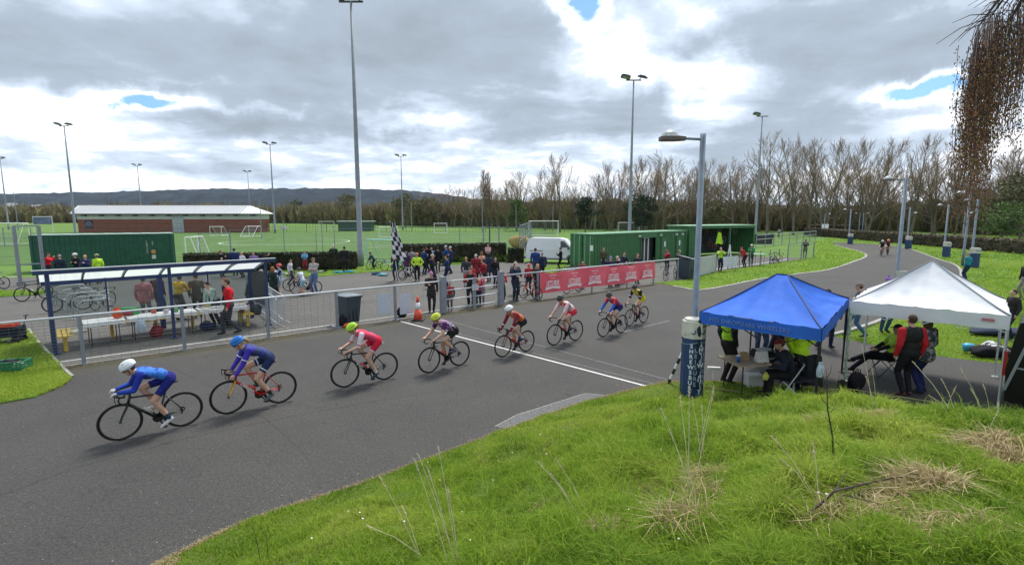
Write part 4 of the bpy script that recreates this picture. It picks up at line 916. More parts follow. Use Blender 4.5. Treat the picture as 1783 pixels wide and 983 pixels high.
# tables
PAP = mat('white_table_cover', (.75, .75, .73), .6, var=.06, sc=4, bump=.2, bsc=6)
def folding_table(label, loc, rz, L, W_, h, cover=True, top=None, name='folding_table'):
    t_ = thing(name, label, 'table', loc, rz)
    m = MB(); m.box((L/2, 0, h-.02), (L, W_, .035)); m.build('tabletop', top or mat('pale_tabletop', (.45, .40, .33), .6, var=.1), t_)
    if cover:
        def cf(u, v):
            a = (v-.5)*2; y = max(-1, min(1, a*1.5))*(W_/2+.012); drop = max(0, abs(a)-.667)*.40*(1+.12*math.sin(u*31+a*3)); return (-.015+u*(L+.03), y+.012*math.sin(u*47)*(1 if drop > 0 else 0)*a, h+.004-drop)
        m = MB(); m.grid(cf, 40, 18); o = m.build('cover', PAP, t_, True)
    for x in (.15, L-.15):
        for y in (-W_/2+.06, W_/2-.06): m = MB(); m.tube([(x, y, 0), (x, y, h-.04)], .014, 6); m.build('leg', BLACK, t_)
    return t_
folding_table('white covered low table at the left end of the shelter', SP(.75, .75), SA+.05, 1.0, .75, .74)
folding_table('long white covered table in the middle of the shelter', SP(1.85, .72), SA, 1.9, .7, .76)
folding_table('white covered table strewn with papers by the man in red', SP(3.85, .72), SA, 1.5, .7, .76)
m = MB()
for k in range(14): m.box((rnd.uniform(.1, 1.4), rnd.uniform(-.3, .3), .002*k), (.21, .29, .002), rz=rnd.uniform(0, 3))
pp = m.build('paper_sheets', mat('printed_paper', (.6, .6, .58), .7, var=.25, sc=30), loc=tuple(SP(3.85, .72, .775)), kind='stuff'); pp.rotation_euler = (0, 0, SA)
def bag(name, label, loc, r, col, cat='bag', rz=0, handles=True, lump=.12, seed=1):
    rr = random.Random(seed); t_ = thing(name, label, cat, loc, rz); m = MB()
    ph = [rr.random()*6 for _ in range(4)]
    def f(u, v):
        a = 2*math.pi*u; h = v; s = math.sin(math.pi*min(.97, .10+.85*h))**.45; k = 1+lump*math.sin(3*a+ph[0]+h*4)+lump*.6*math.sin(5*a+ph[1]-h*3)
        return (r[0]*s*k*math.cos(a), r[1]*s*k*math.sin(a), 2*r[2]*h)
    m.grid(f, 18, 10); m.add([f(u/18, 0) for u in range(18)], [tuple(range(17, -1, -1))]); m.add([f(u/18, 1) for u in range(18)], [tuple(range(18))]); m.build('sack', col if not isinstance(col, tuple) else cloth(col), t_, True)
    if handles:
        m = MB()
        for s in (-1, 1): m.tube([(-.35*r[0], s*.2*r[1], 1.8*r[2]), (-.25*r[0], s*.3*r[1], 2.35*r[2]), (.25*r[0], s*.3*r[1], 2.35*r[2]), (.35*r[0], s*.2*r[1], 1.8*r[2])], .012, 5)
        m.build('handles', col if not isinstance(col, tuple) else cloth(col), t_)
    return t_
CLEARB = mat('thin_plastic_bag', (.50, .60, .70), .35, var=.1, sc=12, bump=.8, bsc=14, alpha=.75)
bag('carrier_bag', 'orange carrier bag on the white table in the shelter', SP(1.62, .72, .765), (.15, .12, .14), (.65, .10, .04))
bag('carrier_bag', 'thin translucent plastic bag hanging from the shelter table', SP(2.15, .22, .30), (.15, .10, .20), CLEARB, seed=4)
bag('jacket_pile', 'red and white striped clothing heaped on the bench', SP(1.9, .95, .78), (.16, .13, .08), (.35, .05, .08), 'clothing', handles=False, lump=.25)
bag('clothing_pile', 'crumpled pale clothing lying beside the first table', SP(.60, .35, .48), (.22, .14, .06), (.50, .48, .36), 'clothing', handles=False, lump=.25, seed=6)
bag('paper_bag', 'brown paper bag standing on the right bench', SP(5.3, .9, .49), (.15, .12, .17), (.28, .16, .08), handles=False, lump=.05, seed=8)
bag('rucksack', 'dark rucksack hanging beside the right bench', SP(5.7, .55, .35), (.2, .15, .2), (.05, .06, .07), seed=9)
bag('rucksack', 'black rucksack at the foot of the fence by the wheelie bin', G(596, 566), (.16, .12, .17), (.012, .012, .016), seed=10)
bag('jacket_pile', 'orange jacket dropped beside the wheelie bin', G(612, 570), (.25, .14, .08), (.50, .09, .03), 'clothing', handles=False, lump=.3, seed=11)
bag('jacket_pile', 'grey jacket dropped left of the black rucksack by the fence', G(580, 571), (.16, .12, .07), (.3, .3, .32), 'clothing', handles=False, lump=.3, seed=12)
bag('rucksack', 'black bag slumped against the fence post by the cone', G(700, 551), (.20, .15, .19), (.012, .012, .016), seed=13)
# ---------------------------------------------------------------- crate, wagon, cone, bins
def crate(label, loc, rz, col):
    t_ = thing('crate', label, 'crate', loc, rz); m = MB(); L, W_, h = .6, .42, .26
    m.box((0, 0, .01), (L, W_, .02)); 
    for s in (-1, 1):
        for z in (.06, .13, .20): m.box((0, s*W_/2, z), (L, .015, .045)); m.box((s*L/2, 0, z), (.015, W_, .045))
        m.box((0, s*W_/2, h), (L+.04, .035, .03)); m.box((s*L/2, 0, h), (.035, W_+.04, .03))
        for x in np.linspace(-L/2, L/2, 7): m.box((x, s*W_/2, h/2), (.025, .02, h))
    m.build('lattice_side', mat('green_crate_plastic', col, .45), t_); return t_
cr_ = G(24, 645); crate('green plastic crate of dark clothing on the grass at lower left', cr_, R(12), (.01, .20, .07))
bag('jacket_pile', 'dark top heaped in the green plastic crate', cr_+Vector((-.08, 0, .04)), (.2, .14, .13), (.02, .02, .03), 'clothing', handles=False, lump=.3, seed=14)
bag('cloth', 'white cloth lying in the green plastic crate', cr_+Vector((.16, 0, .06)), (.12, .12, .09), (.55, .58, .62), 'clothing', handles=False, lump=.3, seed=15)
wg = thing('wagon', 'dark folding wagon with a red lid on the grass at far left', 'wagon', G(8, 598), R(20))
m = MB(); m.box((0, 0, .38), (.95, .5, .30)); m.build('body', cloth((.015, .022, .04)), wg); m = MB(); m.box((-.05, 0, .60), (.8, .46, .10)); m.box((0, 0, .66), (.6, .3, .04)); m.build('cover', mat('red_lid', (.6, .05, .03), .5), wg)
m = MB(); m.tube([(.45, 0, .3), (.62, 0, .85)], .016, 6); m.tube([(.60, -.08, .87), (.64, .08, .87)], .02, 6); m.build('handle', BLACK, wg)
m = MB()
for s in (-1, 1): m.beam((-.4, s*.2, .2), (.4, s*.2, .12), .02, .02); m.beam((-.4, s*.2, .12), (.4, s*.2, .2), .02, .02)
m.build('undercarriage', STEEL, wg); MX = Euler((0, R(90), 0)).to_matrix()
wm = MB(); wm.lathe([(.001, -.025), (.11, -.025), (.12, 0), (.11, .025), (.001, .025)], (0, 0, 0), 16, M=Euler((R(90), 0, 0)).to_matrix()); wme = wm.mesh('wheel', [RUBBER])
for x in (-.38, .38):
    for y in (-.24, .24): ob('wheel', wme, wg, (x, y, .12))
cn_ = thing('traffic_cone', 'orange and white traffic cone at the end of the white finish line', 'cone', G(728, 557))
m = MB(); m.box((0, 0, .025), (.48, .48, .05)); m.build('base', BLACK, cn_)
for a, c, mt_ in ((.0, .42, 'o'), (.42, .72, 'w'), (.72, 1, 'o')):
    f = lambda u: .175-.145*u; m = MB(); m.lathe([(f(a), .05+a*.9), (f(c), .05+c*.9)], (0, 0, 0), 20); m.build('cone_band', mat('cone_orange', (.75, .09, .04), .45) if mt_ == 'o' else mat('cone_white', (.72, .74, .76), .4), cn_, True)
def wheelie(label, loc, rz, w=.62, d=.7, h=1.1, col=(.035, .055, .07), lid=(.17, .20, .235), opn=0):
    t_ = thing('wheelie_bin', label, 'bin', loc, rz); bm_ = mat('bin_grey_plastic', col, .5, var=.08); m = MB()
    a, c = w/2*.8, w/2; m.add([(-a, -d/2*.72, .05), (a, -d/2*.72, .05), (a, d/2*.78, .05), (-a, d/2*.78, .05), (-c, -d/2, h*.92), (c, -d/2, h*.92), (c, d/2, h*.92), (-c, d/2, h*.92)], [(3, 2, 1, 0), (4, 5, 6, 7), (0, 1, 5, 4), (1, 2, 6, 5), (2, 3, 7, 6), (3, 0, 4, 7)])
    for s in (-1, 0, 1): m.box((s*w*.22, -d*.43, h*.5), (.03, .05, h*.75), rx=R(-7))
    m.box((0, 0, h*.915), (w+.05, d+.05, .06)); m.build('body', bm_, t_)
    lm_ = mat('bin_lid_pale', lid, .4, var=.05); m = MB(); m.grid(lambda u, v: ((u-.5)*(w+.07), (v-.5)*(d+.1), .03+.05*math.sin(u*math.pi)**.5*math.sin(v*math.pi)**.5), 8, 8); m.box((0, 0, .012), (w+.07, d+.1, .03)); l = m.build('lid', lm_, t_, True, loc=(0, 0, h*.945))
    m = MB(); m.tube([(-w*.4, d/2+.1, h*.9), (w*.4, d/2+.1, h*.9)], .02, 6); m.build('handle', bm_, t_)
    for s in (-1, 1): m = MB(); m.lathe([(.001, -.03), (.11, -.03), (.11, .03), (.001, .03)], (s*w*.38, d/2*.95, .11), 14, M=MX); m.build('wheel', RUBBER, t_)
    return t_, l
wheelie('dark wheelie bin with grey lid behind the fence left of the notices', G(609, 562), FA+.15)
wb, wl = wheelie('large dark recycling bin standing behind the fence by the tall lamp', G(1197, 484), FA, 1.25, 1.0, 1.35); wl.rotation_euler = (R(10), R(12), 0); wl['label'] = 'half raised lid'
# notices on fence
for i, (px, w_) in enumerate(((669, .55), (706, .5))):
    g = FL(fence_t(px), -.05, 0); h_ = hgt(px, 529, g); m = MB(); m.box((0, 0, 0), (w_, .012, .78)); o = m.build('notice_board', mat('grey_white_card', (.50, .54, .60), .6, var=.04), loc=(g.x, g.y, h_)); o.rotation_euler = (0, 0, FA)
    tag(o, ('pale blank notice sheet on the fence left of the post', 'white blank notice sheet on the fence right of the post')[i], 'notice')
    o = None
# crowd barrier + hoops
def barrier(label, p0, p1, h=1.1, group=None):
    d = p1-p0; L = d.length; t_ = thing('crowd_barrier', label, 'barrier', p0, zrot(d), group); m = MB()
    m.tube([(0, 0, .18), (0, 0, h-.08), (.08, 0, h), (L-.08, 0, h), (L, 0, h-.08), (L, 0, .18), (0, 0, .18)], .019, 6); m.build('frame', STEELW, t_)
    for i in range(1, int(L/.13)): m = MB(); m.tube([(i*.13, 0, .18), (i*.13, 0, h)], .007, 4); m.build('bar', STEELW, t_)
    for x in (.25, L-.25):
        m = MB(); m.tube([(x, -.28, 0), (x, .12, .25)], .014, 5); m.tube([(x, .28, 0), (x, -.12, .25)], .014, 5); m.build('foot', STEELW, t_)
barrier('steel crowd barrier by the right end of the shelter', G(484, 572), G(452, 545))
barrier('second steel crowd barrier behind the first by the shelter', G(496, 566), G(466, 541))
def hoop(label, loc, rz, w=.8, h=.8):
    t_ = thing('cycle_stand', label, 'bike stand', loc, rz, 'steel cycle hoops behind the shelter'); m = MB(); pts = [(-w/2, 0, 0), (-w/2, 0, h-.2)]+[(-w/2+.2-.2*math.cos(a), 0, h-.2+.2*math.sin(a)) for a in (.5, 1.0, 1.57)]+[(w/2-.2+.2*math.sin(a), 0, h-.2+.2*math.cos(a)) for a in (0, .57, 1.07)]+[(w/2, 0, h-.2), (w/2, 0, 0)]
    m.tube(pts, .024, 7); m.build('tube', STEELW, t_, True); m = MB(); m.box((-w/2, 0, .01), (.14, .14, .02)); m.box((w/2, 0, .01), (.14, .14, .02)); m.build('base_plates', STEEL, t_)
for i in range(6): hoop(('nearest', 'second nearest', 'third nearest', 'fourth nearest', 'fifth nearest', 'farthest')[i]+' steel cycle hoop behind the shelter glass', G(170-11*i if i < 9 else 0, 560-8*i), FA+R(15), 1.1, .85)
# ================================================================ FLOODLIGHTS AND LAMPS
def floodlight(label, px, ytop, H=20.0, heads=2, yb=None, name='floodlight', lean=0):
    D = None
    for D_ in np.linspace(20, 330, 3101):
        p = proj((0, D_, H)); 
        if p[1] >= ytop: D = D_; break
    top = atY(px, ytop, D); t_ = thing(name, label, 'floodlight', (top.x, D, 0), 0, 'tall floodlight masts'); H = top.z
    m = MB(); m.tube([(0, 0, 0), (0, 0, 1.2), (0, 0, 1.25), (0, 0, H*.5), (0, 0, H)], [.26, .26, .22, .16, .085], 12); m.build('mast', STEEL, t_, True)
    m = MB(); m.beam((-.9, 0, H-.05), (.9, 0, H-.05), .12, .12); m.build('crossarm', mat('dark_lamp_metal', (.06, .06, .066), .6, 0), t_)
    for i in range(heads):
        s = -1 if i == 0 else 1
        hm = MB(); hm.prism([(-.75, -.30), (-.55, -.42), (.5, -.42), (.62, -.25), (.62, .25), (.5, .42), (-.55, .42), (-.75, .30)], -.12, .10); hm.prism([(-.5, -.3), (.4, -.3), (.4, .3), (-.5, .3)], .10, .22); hd_ = hm.build('lamp_head', MATS['dark_lamp_metal'], t_, loc=(s*.95, -.2, H+.28)); hd_.scale = (.82, .85, .85); hd_.rotation_euler = (R(-14), R(-12*s), R(0 if s < 0 else 180))
        g = MB(); g.box((-.05, 0, -.135), (1.0, .6, .02)); g.build('lens', mat('lamp_glass', (.35, .37, .38), .2, var=0), hd_)
        m = MB(); m.beam((s*.6, -.02, H-.05), (s*.85, -.15, H+.22), .07, .05); m.build('bracket', MATS['dark_lamp_metal'], t_)
    return t_
floodlight('tallest nearest floodlight mast rising out of frame left of centre', 611, 2)
floodlight('floodlight mast standing at the left end of the brick pavilion', 111.5, 219)
floodlight('floodlight mast behind the right end of the brick pavilion', 470, 251)
floodlight('small distant floodlight mast rising behind the pavilion roof left part', 239, 288)
floodlight('most distant floodlight mast just left of the mast by the pavilion end', 431, 299)
floodlight('distant floodlight mast right of the tallest mast above the hedge', 698, 272, yb=None)
floodlight('floodlight mast cut off at the very left edge', 0, 276)
floodlight('floodlight mast behind the green clubhouse container', 1103.5, 139)
floodlight('floodlight mast with single visible head behind the bike store', 1327.5, 202, heads=1)
def lamp(label, base, H, arm=-1, pillar=None, bigp=False, r=.09, L=1.15):
    t_ = thing('street_lamp', label, 'lamp post', base, 0, 'lamp posts along the track')
    m = MB(); m.tube([(0, 0, 0), (0, 0, 1.3), (0, 0, 1.32), (0, 0, H)], [r, r, r*.8, r*.75], 10); m.build('column', mat('lamp_column', (.19, .235, .28), .5, .4, var=.1), t_, True)
    m = MB(); m.tube([(0, 0, H-.12), (arm*L*.55, 0, H-.10)], .03, 6); m.build('arm', MATS['lamp_column'], t_)
    o = MB(); x = arm*L; o.prism([(-.36, -.12), (-.26, -.22), (.15, -.22), (.40, -.08), (.40, .08), (.15, .22), (-.26, .22), (-.36, .12)], -.08, .02); ho = o.build('lamp_housing', mat('lamp_underside', (.12, .085, .08), .5), t_, loc=(x*.95, 0, H-.08)); ho.scale = (.74, .8, .8); ho.rotation_euler = (0, 0, 0 if arm < 0 else math.pi)
    d = cap_mesh((.26, .22, .18), Matrix.Identity(3), (-.06, 0, .02), 14, 5, bottom=0); d.build('lamp_dome', mat('pale_lamp_dome', (.42, .45, .46), .35, var=.05), ho, True)
    return t_
def pillar(label, loc, w=.42, h=1.75, text=False, rz=0, cap_h=.42, pad_w=None):
    t_ = thing('padded_pillar', label, 'post pad', loc, rz, 'padded lamp post bases'); m = MB(); c = .7
    oct_ = lambda w_: [(w_*math.cos(a+R(22.5)), w_*math.sin(a+R(22.5))) for a in [2*math.pi*i/8 for i in range(8)]]
    bl = mat('navy_pad', (.012, .042, .125), .5, var=.12, sc=4, bump=.25, bsc=9); wh = mat('dirty_white_pad', (.55, .53, .46), .7, var=.12, sc=3, stain=((.30, .25, .15), 4, .6), bump=.3, bsc=9)
    pts = [Vector((x, y)) for x, y in oct_(w/2/.92)]
    m.prism([tuple(p) for p in pts], 0, h-cap_h); m.build('pad', bl, t_); m = MB(); m.prism([tuple(p*1.03) for p in pts], h-cap_h, h-.05); m.prism([tuple(p*.85) for p in pts], h-.05, h); m.build('cap', wh, t_)
    if not text: m = MB(); m.box((0, -w/2-.03, h-cap_h*.55), (w*.8, .012, .07)); m.build('number_strip', mat('number_grey', (.15, .2, .3), .6, var=.1), t_)
    return t_
LB = G(1204, 676); LH = 6.05
lamp('nearest lamp post rising from the blue lettered pillar', LB, hgt(1220, 233, LB), -1, r=.085, L=.72)
pl_ = pillar('large navy padded pillar lettered SHREWSBURY LEISURE beside the blue gazebo', G(1204.5, 688)+Vector((0, .05, -.05)), .46, 1.80, True)
WT = mat('pad_lettering', (.72, .76, .78), .6, var=.08, sc=20); WT2 = mat('pad_lettering_dull', (.28, .34, .42), .6, var=.1)
rr_ = .46/2+.012
for ang, word, mt_, z0, sz in ((-118, 'SHREWSBURY', WT, 1.22, .125), (-96, 'LEISURE', WT2, 1.13, .125), (-70, 'SHREWSBURY', WT, 1.26, .145), (-46, 'LEISURE', WT2, 1.16, .13)):
    a = R(ang)
    for k, ch in enumerate(word):
        z = z0-k*(.118 if word[0] == 'S' else .127); text_mesh(ch, sz, mt_, pl_, (rr_*math.cos(a)*1.03, rr_*math.sin(a)*1.03, z), (R(90), 0, a+R(90)), 'letter', bold=True)
for a in (-112, -62):
    a = R(a); m = MB(); m.tube([(.05*math.cos(b_)-.0, 0, .055*math.sin(b_)) for b_ in [R(-160)+R(200)*i/8 for i in range(9)]], [.003, .008, .013, .015, .016, .015, .013, .012, .010], 6); o = m.build('crescent_mark', mat('mark_navy', (.04, .06, .15), .6), pl_, loc=(rr_*1.06*math.cos(a), rr_*1.06*math.sin(a), 1.55)); o.rotation_euler = (0, 0, a+R(90))
m = MB(); m.tube([(rr_*1.07*math.cos(a), rr_*1.07*math.sin(a), 1.28-.03*math.sin(i)) for i, a in enumerate([2*math.pi*j/14 for j in range(14)])], .008, 5, closed=True); m.build('tie_rope', mat('grey_green_rope', (.2, .3, .3), .8), pl_)
LP = [('second lamp post with arm behind the two gazebos', (1571, 516), (1578, 309), -1), ('lamp post at right beyond the white gazebo with head on its left', (1684, 462), (1690, 334), -1), ('lamp post set in a blue pillar just right of a similar post', (1696, 463), (1703, 347), -1),
      ('lamp post in the middle blue pillar on the right grass bank', (1647, 446), (1652, 356), -1), ('lamp post behind with its head pointing right over the bank', (1678, 424), (1681, 370), 1), ('lamp post in the blue pillar beside the far bend', (1581, 432), (1585, 361), -1),
      ('lamp post close behind the far bend pillar, head to the right', (1582, 424), (1584, 370), 1), ('lamp post at the far end of the track by the marshal pillar', (1480, 424), (1482, 364), -1), ('thin lamp post near the distant hedge right of the mesh fence', (1435, 411), (1437, 372), 1),
      ('left one of two paired lamp posts beyond the far bend', (1496, 408), (1498, 371), -1), ('right one of two paired lamp posts beyond the far bend', (1502, 409), (1504, 371), 1)]
for lb, b_, tp, ar in LP:
    g = G(*b_); g = Vector((atY(*tp, g.y).x, g.y, 0)); lamp(lb, g, atY(*tp, g.y).z, ar, r=.10, L=.85)
for lb, b_, hh in (('blue pillar with white cap below the pair of right hand lamps', (1695, 465), 34), ('blue pillar with white cap midway along the right bank', (1647, 447), 26), ('blue pillar with white cap next to the far bend', (1581, 433), 22), ('small blue pillar with white cap farthest down the track', (1480, 424.5), 18)):
    g = G(*b_); pillar(lb, g, hh/900*g.y*.42, hgt(b_[0], b_[1]-hh, g))
# box on second lamp
g = G(1571, 516); y_ = g.y-.15; p_ = atY(1570, 479, y_); m = MB(); m.box((0, 0, 0), (.55, .1, .42)); tag(m.build('notice_board', mat('pale_grey_sign', (.45, .47, .44), .6, var=.08), loc=p_), 'pale square board fixed to the lamp post behind the white gazebo', 'sign')
g = G(1435, 411); m = MB(); m.box((0, 0, 0), (1.3, .1, .9)); m.box((0, 0, -1.2), (.12, .1, 1.6)); o = m.build('sign', WHITE, loc=Vector((atY(1436, 404, g.y).x, g.y, 1.9))); tag(o, 'tiny white sign on the grass by the distant hedge', 'sign')
# ================================================================ GAZEBOS
def gazebo(label, corners, eave, peak, val, cloth_m, legs_m, ridge=None, leg_style=(), name='gazebo'):
    """corners: ground points, order front-left, front-right, back-right, back-left"""
    c0 = sum(corners, Vector())/4; t_ = thing(name, label, 'gazebo', (c0.x, c0.y, 0)); C_ = [c-c0 for c in corners]; C_ = [Vector((c.x, c.y, 0)) for c in C_]
    if ridge: r0 = (C_[0]+C_[3])/2*ridge; r1 = (C_[1]+C_[2])/2*ridge
    else: r0 = r1 = Vector()
    def side(a, c, pa, pc, fac):
        m = MB()
        def f(u, v):
            e = a.lerp(c, u); p = pa.lerp(pc, u); q = e.lerp(p, v); sag = -.17*math.sin(u*math.pi)*(1-v)*v*4*fac+.016*math.sin(u*31+v*4)*(1-v)**2*math.sin(u*math.pi)+.012*math.sin(v*26+u*5)*math.sin(u*math.pi)*(1-v); h = eave+(peak-eave)*(v**1.12)
            return (q.x, q.y, h+sag+.012*math.sin(u*23+v*9)*(1-v))
        m.grid(f, 40, 20); m.build('roof_panel', cloth_m, t_, True)
        m = MB(); o = (a+c)/2; o = Vector((o.x, o.y, 0)).normalized()*.012
        def g(u, v):
            e = a.lerp(c, u)+o*(1+.8*math.sin(u*19)); return (e.x, e.y, eave+.004-val*v+.008*math.sin(u*25+v*3)*v)
        m.grid(g, 24, 3); return m.build('valance', cloth_m, t_, True)
    vals = [side(C_[0], C_[1], r0, r1, 1), side(C_[1], C_[2], r1, r1, 1), side(C_[2], C_[3], r1, r0, 1), side(C_[3], C_[0], r0, r0, 1)]
    sm = mat(cloth_m.name+'_seam', tuple(x*.35 for x in cloth_m['c']), .7, var=0)
    for i, (c, r_) in enumerate(zip(C_, (r0, r1, r1, r0))):
        m = MB(); pts = []
        for k in range(9): v = k/8; q = c.lerp(r_, v); pts.append((q.x, q.y, eave+(peak-eave)*v**1.12+.012))
        m.tube(pts, .014, 5); m.build('seam', sm, t_)
    if ridge: m = MB(); m.tube([(r0.x, r0.y, peak+.01), (r1.x, r1.y, peak+.01)], .014, 5); m.build('seam', sm, t_)
    for i, c in enumerate(C_):
        q = c*.985; m = MB(); m.box((q.x, q.y, eave*.25+.15), (.032, .032, eave*.5+.3)); m.box((q.x, q.y, eave*.72), (.042, .042, eave*.55)); m.box((q.x, q.y, .01), (.1, .1, .02)); m.build('leg', legs_m, t_)
    m = MB()
    for i in range(4):
        a, c = C_[i]*.98, C_[(i+1) % 4]*.98; n = 4
        for k in range(n):
            p0 = a.lerp(c, k/n); p1 = a.lerp(c, (k+1)/n); m.beam((p0.x, p0.y, eave-.06), (p1.x, p1.y, eave-.36), .02, .02); m.beam((p0.x, p0.y, eave-.36), (p1.x, p1.y, eave-.06), .02, .02)
    m.build('scissor_frame', legs_m, t_, kind=None); return t_, vals, C_, c0
BLUEC = mat('blue_canopy', (.025, .12, .53), .75, var=.12, sc=1.2, bump=1.0, bsc=2.6, spec=.25); BLUEC['c'] = (.02, .07, .3)
WHITEC = mat('white_canopy', (.66, .68, .71), .75, var=.05, sc=1.2, bump=.9, bsc=2.4, stain=((.50, .49, .44), 1.1, .68)); WHITEC['c'] = (.6, .6, .62)
EB = 1.93
bl0, bl1, bl2 = G(1219, 543, EB), G(1431, 573, EB), G(1478, 519, EB)
for v in (bl0, bl1, bl2): v.z = 0
bl3 = bl0+bl2-bl1
pkp = (bl0+bl1+bl2+bl3)/4
gz, vals, C_, c0 = gazebo('bright blue pop up gazebo beside the lettered pillar', [bl0, bl1, bl2, bl3], EB, hgt(1354, 478, pkp), .24, BLUEC, BLACK, ridge=.10)
d_ = (C_[1]-C_[0]); a_ = zrot(d_); md = (C_[0]+C_[1])/2; nrm = Vector((math.sin(a_), -math.cos(a_), 0))
text_mesh('MID SHROPSHIRE WHEELERS', .125, mat('valance_print', (.12, .22, .52), .7, var=.1), gz, md+nrm*.045-d_.normalized()*.15+Vector((0, 0, EB-.12)), (R(90), 0, a_), 'lettering')
EW = 1.97
wl0, wl1, wl2 = G(1480, 524, EW), G(1760, 550, EW), G(1774, 527, EW)
for v in (wl0, wl1, wl2): v.z = 0
wn = (wl1-wl0); wn = Vector((-wn.y, wn.x, 0)).normalized()*2.9; wl2 = wl1+wn; wl3 = wl0+wn
pkp = (wl0+wl1+wl2+wl3)/4
gw, vals, CW, cw0 = gazebo('white pop up gazebo at the right beside the black vehicle', [wl0, wl1, wl2, wl3], EW, hgt(1633, 453, pkp), .30, WHITEC, mat('white_leg', (.62, .66, .64), .5, var=.05))
a_ = zrot(wl1-wl0); m = MB(); m.box((0, 0, 0), (.20, .006, .06)); o = m.build('logo_patch', mat('faded_red_print', (.45, .16, .18), .7), gw, loc=CW[1]*.9+(CW[0]-CW[1])*.06*.0+Vector((0, 0, 0))); q = CW[1]+(CW[0]-CW[1]).normalized()*.33; o.location = (q.x+math.sin(a_)*.04, q.y-math.cos(a_)*.04, EW-.12); o.rotation_euler = (0, 0, a_)
# green strap spiralling up the shared leg
m = MB(); q = wl0+Vector((-.0, -.06, 0)); m.tube([(q.x+.03*math.cos(i*.9), q.y+.03*math.sin(i*.9), .05+i*.045) for i in range(40)], .011, 5); tag(m.build('green_strap', mat('pale_green_strap', (.25, .55, .28), .6)), 'pale green strap wound round the leg between both gazebos', 'strap')
# black streamer cloth on the left leg of the blue gazebo
m = MB(); q = bl0; m.tube([(q.x+.02*math.sin(i*1.7), q.y+.02*math.cos(i*2.1), .15+i*.1) for i in range(17)], [.03+.02*((i*7) % 3)/2 for i in range(17)], 6); tag(m.build('tied_fabric', cloth((.015, .03, .05))), 'dark fabric tied up the left leg of the blue gazebo', 'fabric')
def TB(px, py, z=0): return G(px, py, z)
# table under the blue gazebo
ta, tb_ = G(1271, 632, .74), G(1340, 640, .74); ta.z = tb_.z = 0
tbl = folding_table('pale folding table of papers and drinks under the blue gazebo', ta+Vector((0, .12, .03)), R(8), 1.75, .85, .74, cover=False, top=mat('wood_effect_top', (.36, .28, .20), .55, var=.15))
def TT(x, y, z=0): c, s = math.cos(R(8)), math.sin(R(8)); b_ = ta+Vector((0, .12, .03)); return Vector((b_.x+x*c-y*s, b_.y+x*s+y*c, .775+z))
def cup(label, loc, col):
    t_ = thing('cup', label, 'cup', loc); m = MB(); m.lathe([(.036, 0), (.048, .14)], (0, 0, 0), 14); m.build('body', mat('cup_blue', col, .4), t_, True); m = MB(); m.lathe([(.05, .135), (.05, .15), (.042, .155)], (0, 0, 0), 14); m.build('lid', WHITE, t_)
cup('blue takeaway cup with white lid at the left end of the table', TT(.16, -.15), (.02, .10, .35)); cup('blue takeaway cup with white lid near the seated person', TT(1.1, -.32), (.02, .08, .30))
m = MB(); m.box((0, 0, .09), (.16, .10, .18)); tag(m.build('carton', mat('brown_card', (.33, .22, .12), .7), loc=TT(.35, -.05)), 'small brown card box behind the left cup', 'box')
m = MB(); m.add([(-.13, -.10, 0), (.13, -.10, 0), (.13, .10, 0), (-.13, .10, 0), (-.13, 0, .24), (.13, 0, .24)], [(3, 2, 1, 0), (0, 1, 5, 4), (1, 2, 5), (2, 3, 4, 5), (3, 0, 4)]); tag(m.build('folded_sign', mat('white_red_card', (.7, .68, .66), .5, stain=((.3, .03, .05), 5, .55)), loc=TT(.68, -.2)), 'white and red folded card standing on the gazebo table', 'card')
m = MB(); m.box((0, 0, .05), (.48, .36, .10)); m.box((0, .05, .12), (.40, .22, .05)); tag(m.build('printer', BLACK, loc=TT(1.0, .22)), 'black printer on the gazebo table', 'printer')
m = MB()
for k in range(4): m.box((0.01*k, 0, .006*k), (.30, .21, .005), rz=.2*k)
tag(m.build('paper_stack', mat('white_paper', (.75, .75, .75), .7, var=.04), loc=TT(1.0, .24, .15)), 'stack of white paper on top of the printer', 'paper')
m = MB()
for k in range(9): m.box((rnd.uniform(-.3, .3), rnd.uniform(-.1, .1), .003*k), (.21, .29, .003), rz=rnd.uniform(0, 3))
o = m.build('loose_papers', MATS['white_paper'], loc=TT(1.35, -.12)); tag(o, 'loose white result sheets spread on the gazebo table', 'paper')
bag('green_pouch', 'dark green pouch lying on the gazebo table', TT(.85, .02), (.10, .08, .06), (.05, .16, .05), handles=False, seed=21)
bag('carrier_bag', 'small yellow bag hanging below the gazebo table', Vector(TT(.62, -.48))+Vector((0, 0, -.33)), (.07, .05, .07), (.55, .58, .12), seed=22)
bag('carrier_bag', 'clear plastic bag hanging on the front right gazebo leg', Vector((bl1.x-.02, bl1.y-.08, 1.05)), (.065, .05, .12), CLEARB, seed=23)
m = MB(); m.box((0, 0, .14), (.34, .26, .28)); m.box((0, 0, .30), (.36, .28, .05)); m.tube([(-.12, 0, .33), (-.12, 0, .40), (.12, 0, .40), (.12, 0, .33)], .012, 5); o = m.build('cool_box', mat('white_plastic', (.66, .68, .68), .45, var=.05), loc=G(1311, 674)); tag(o, 'small white cool box under the gazebo table', 'cool box')
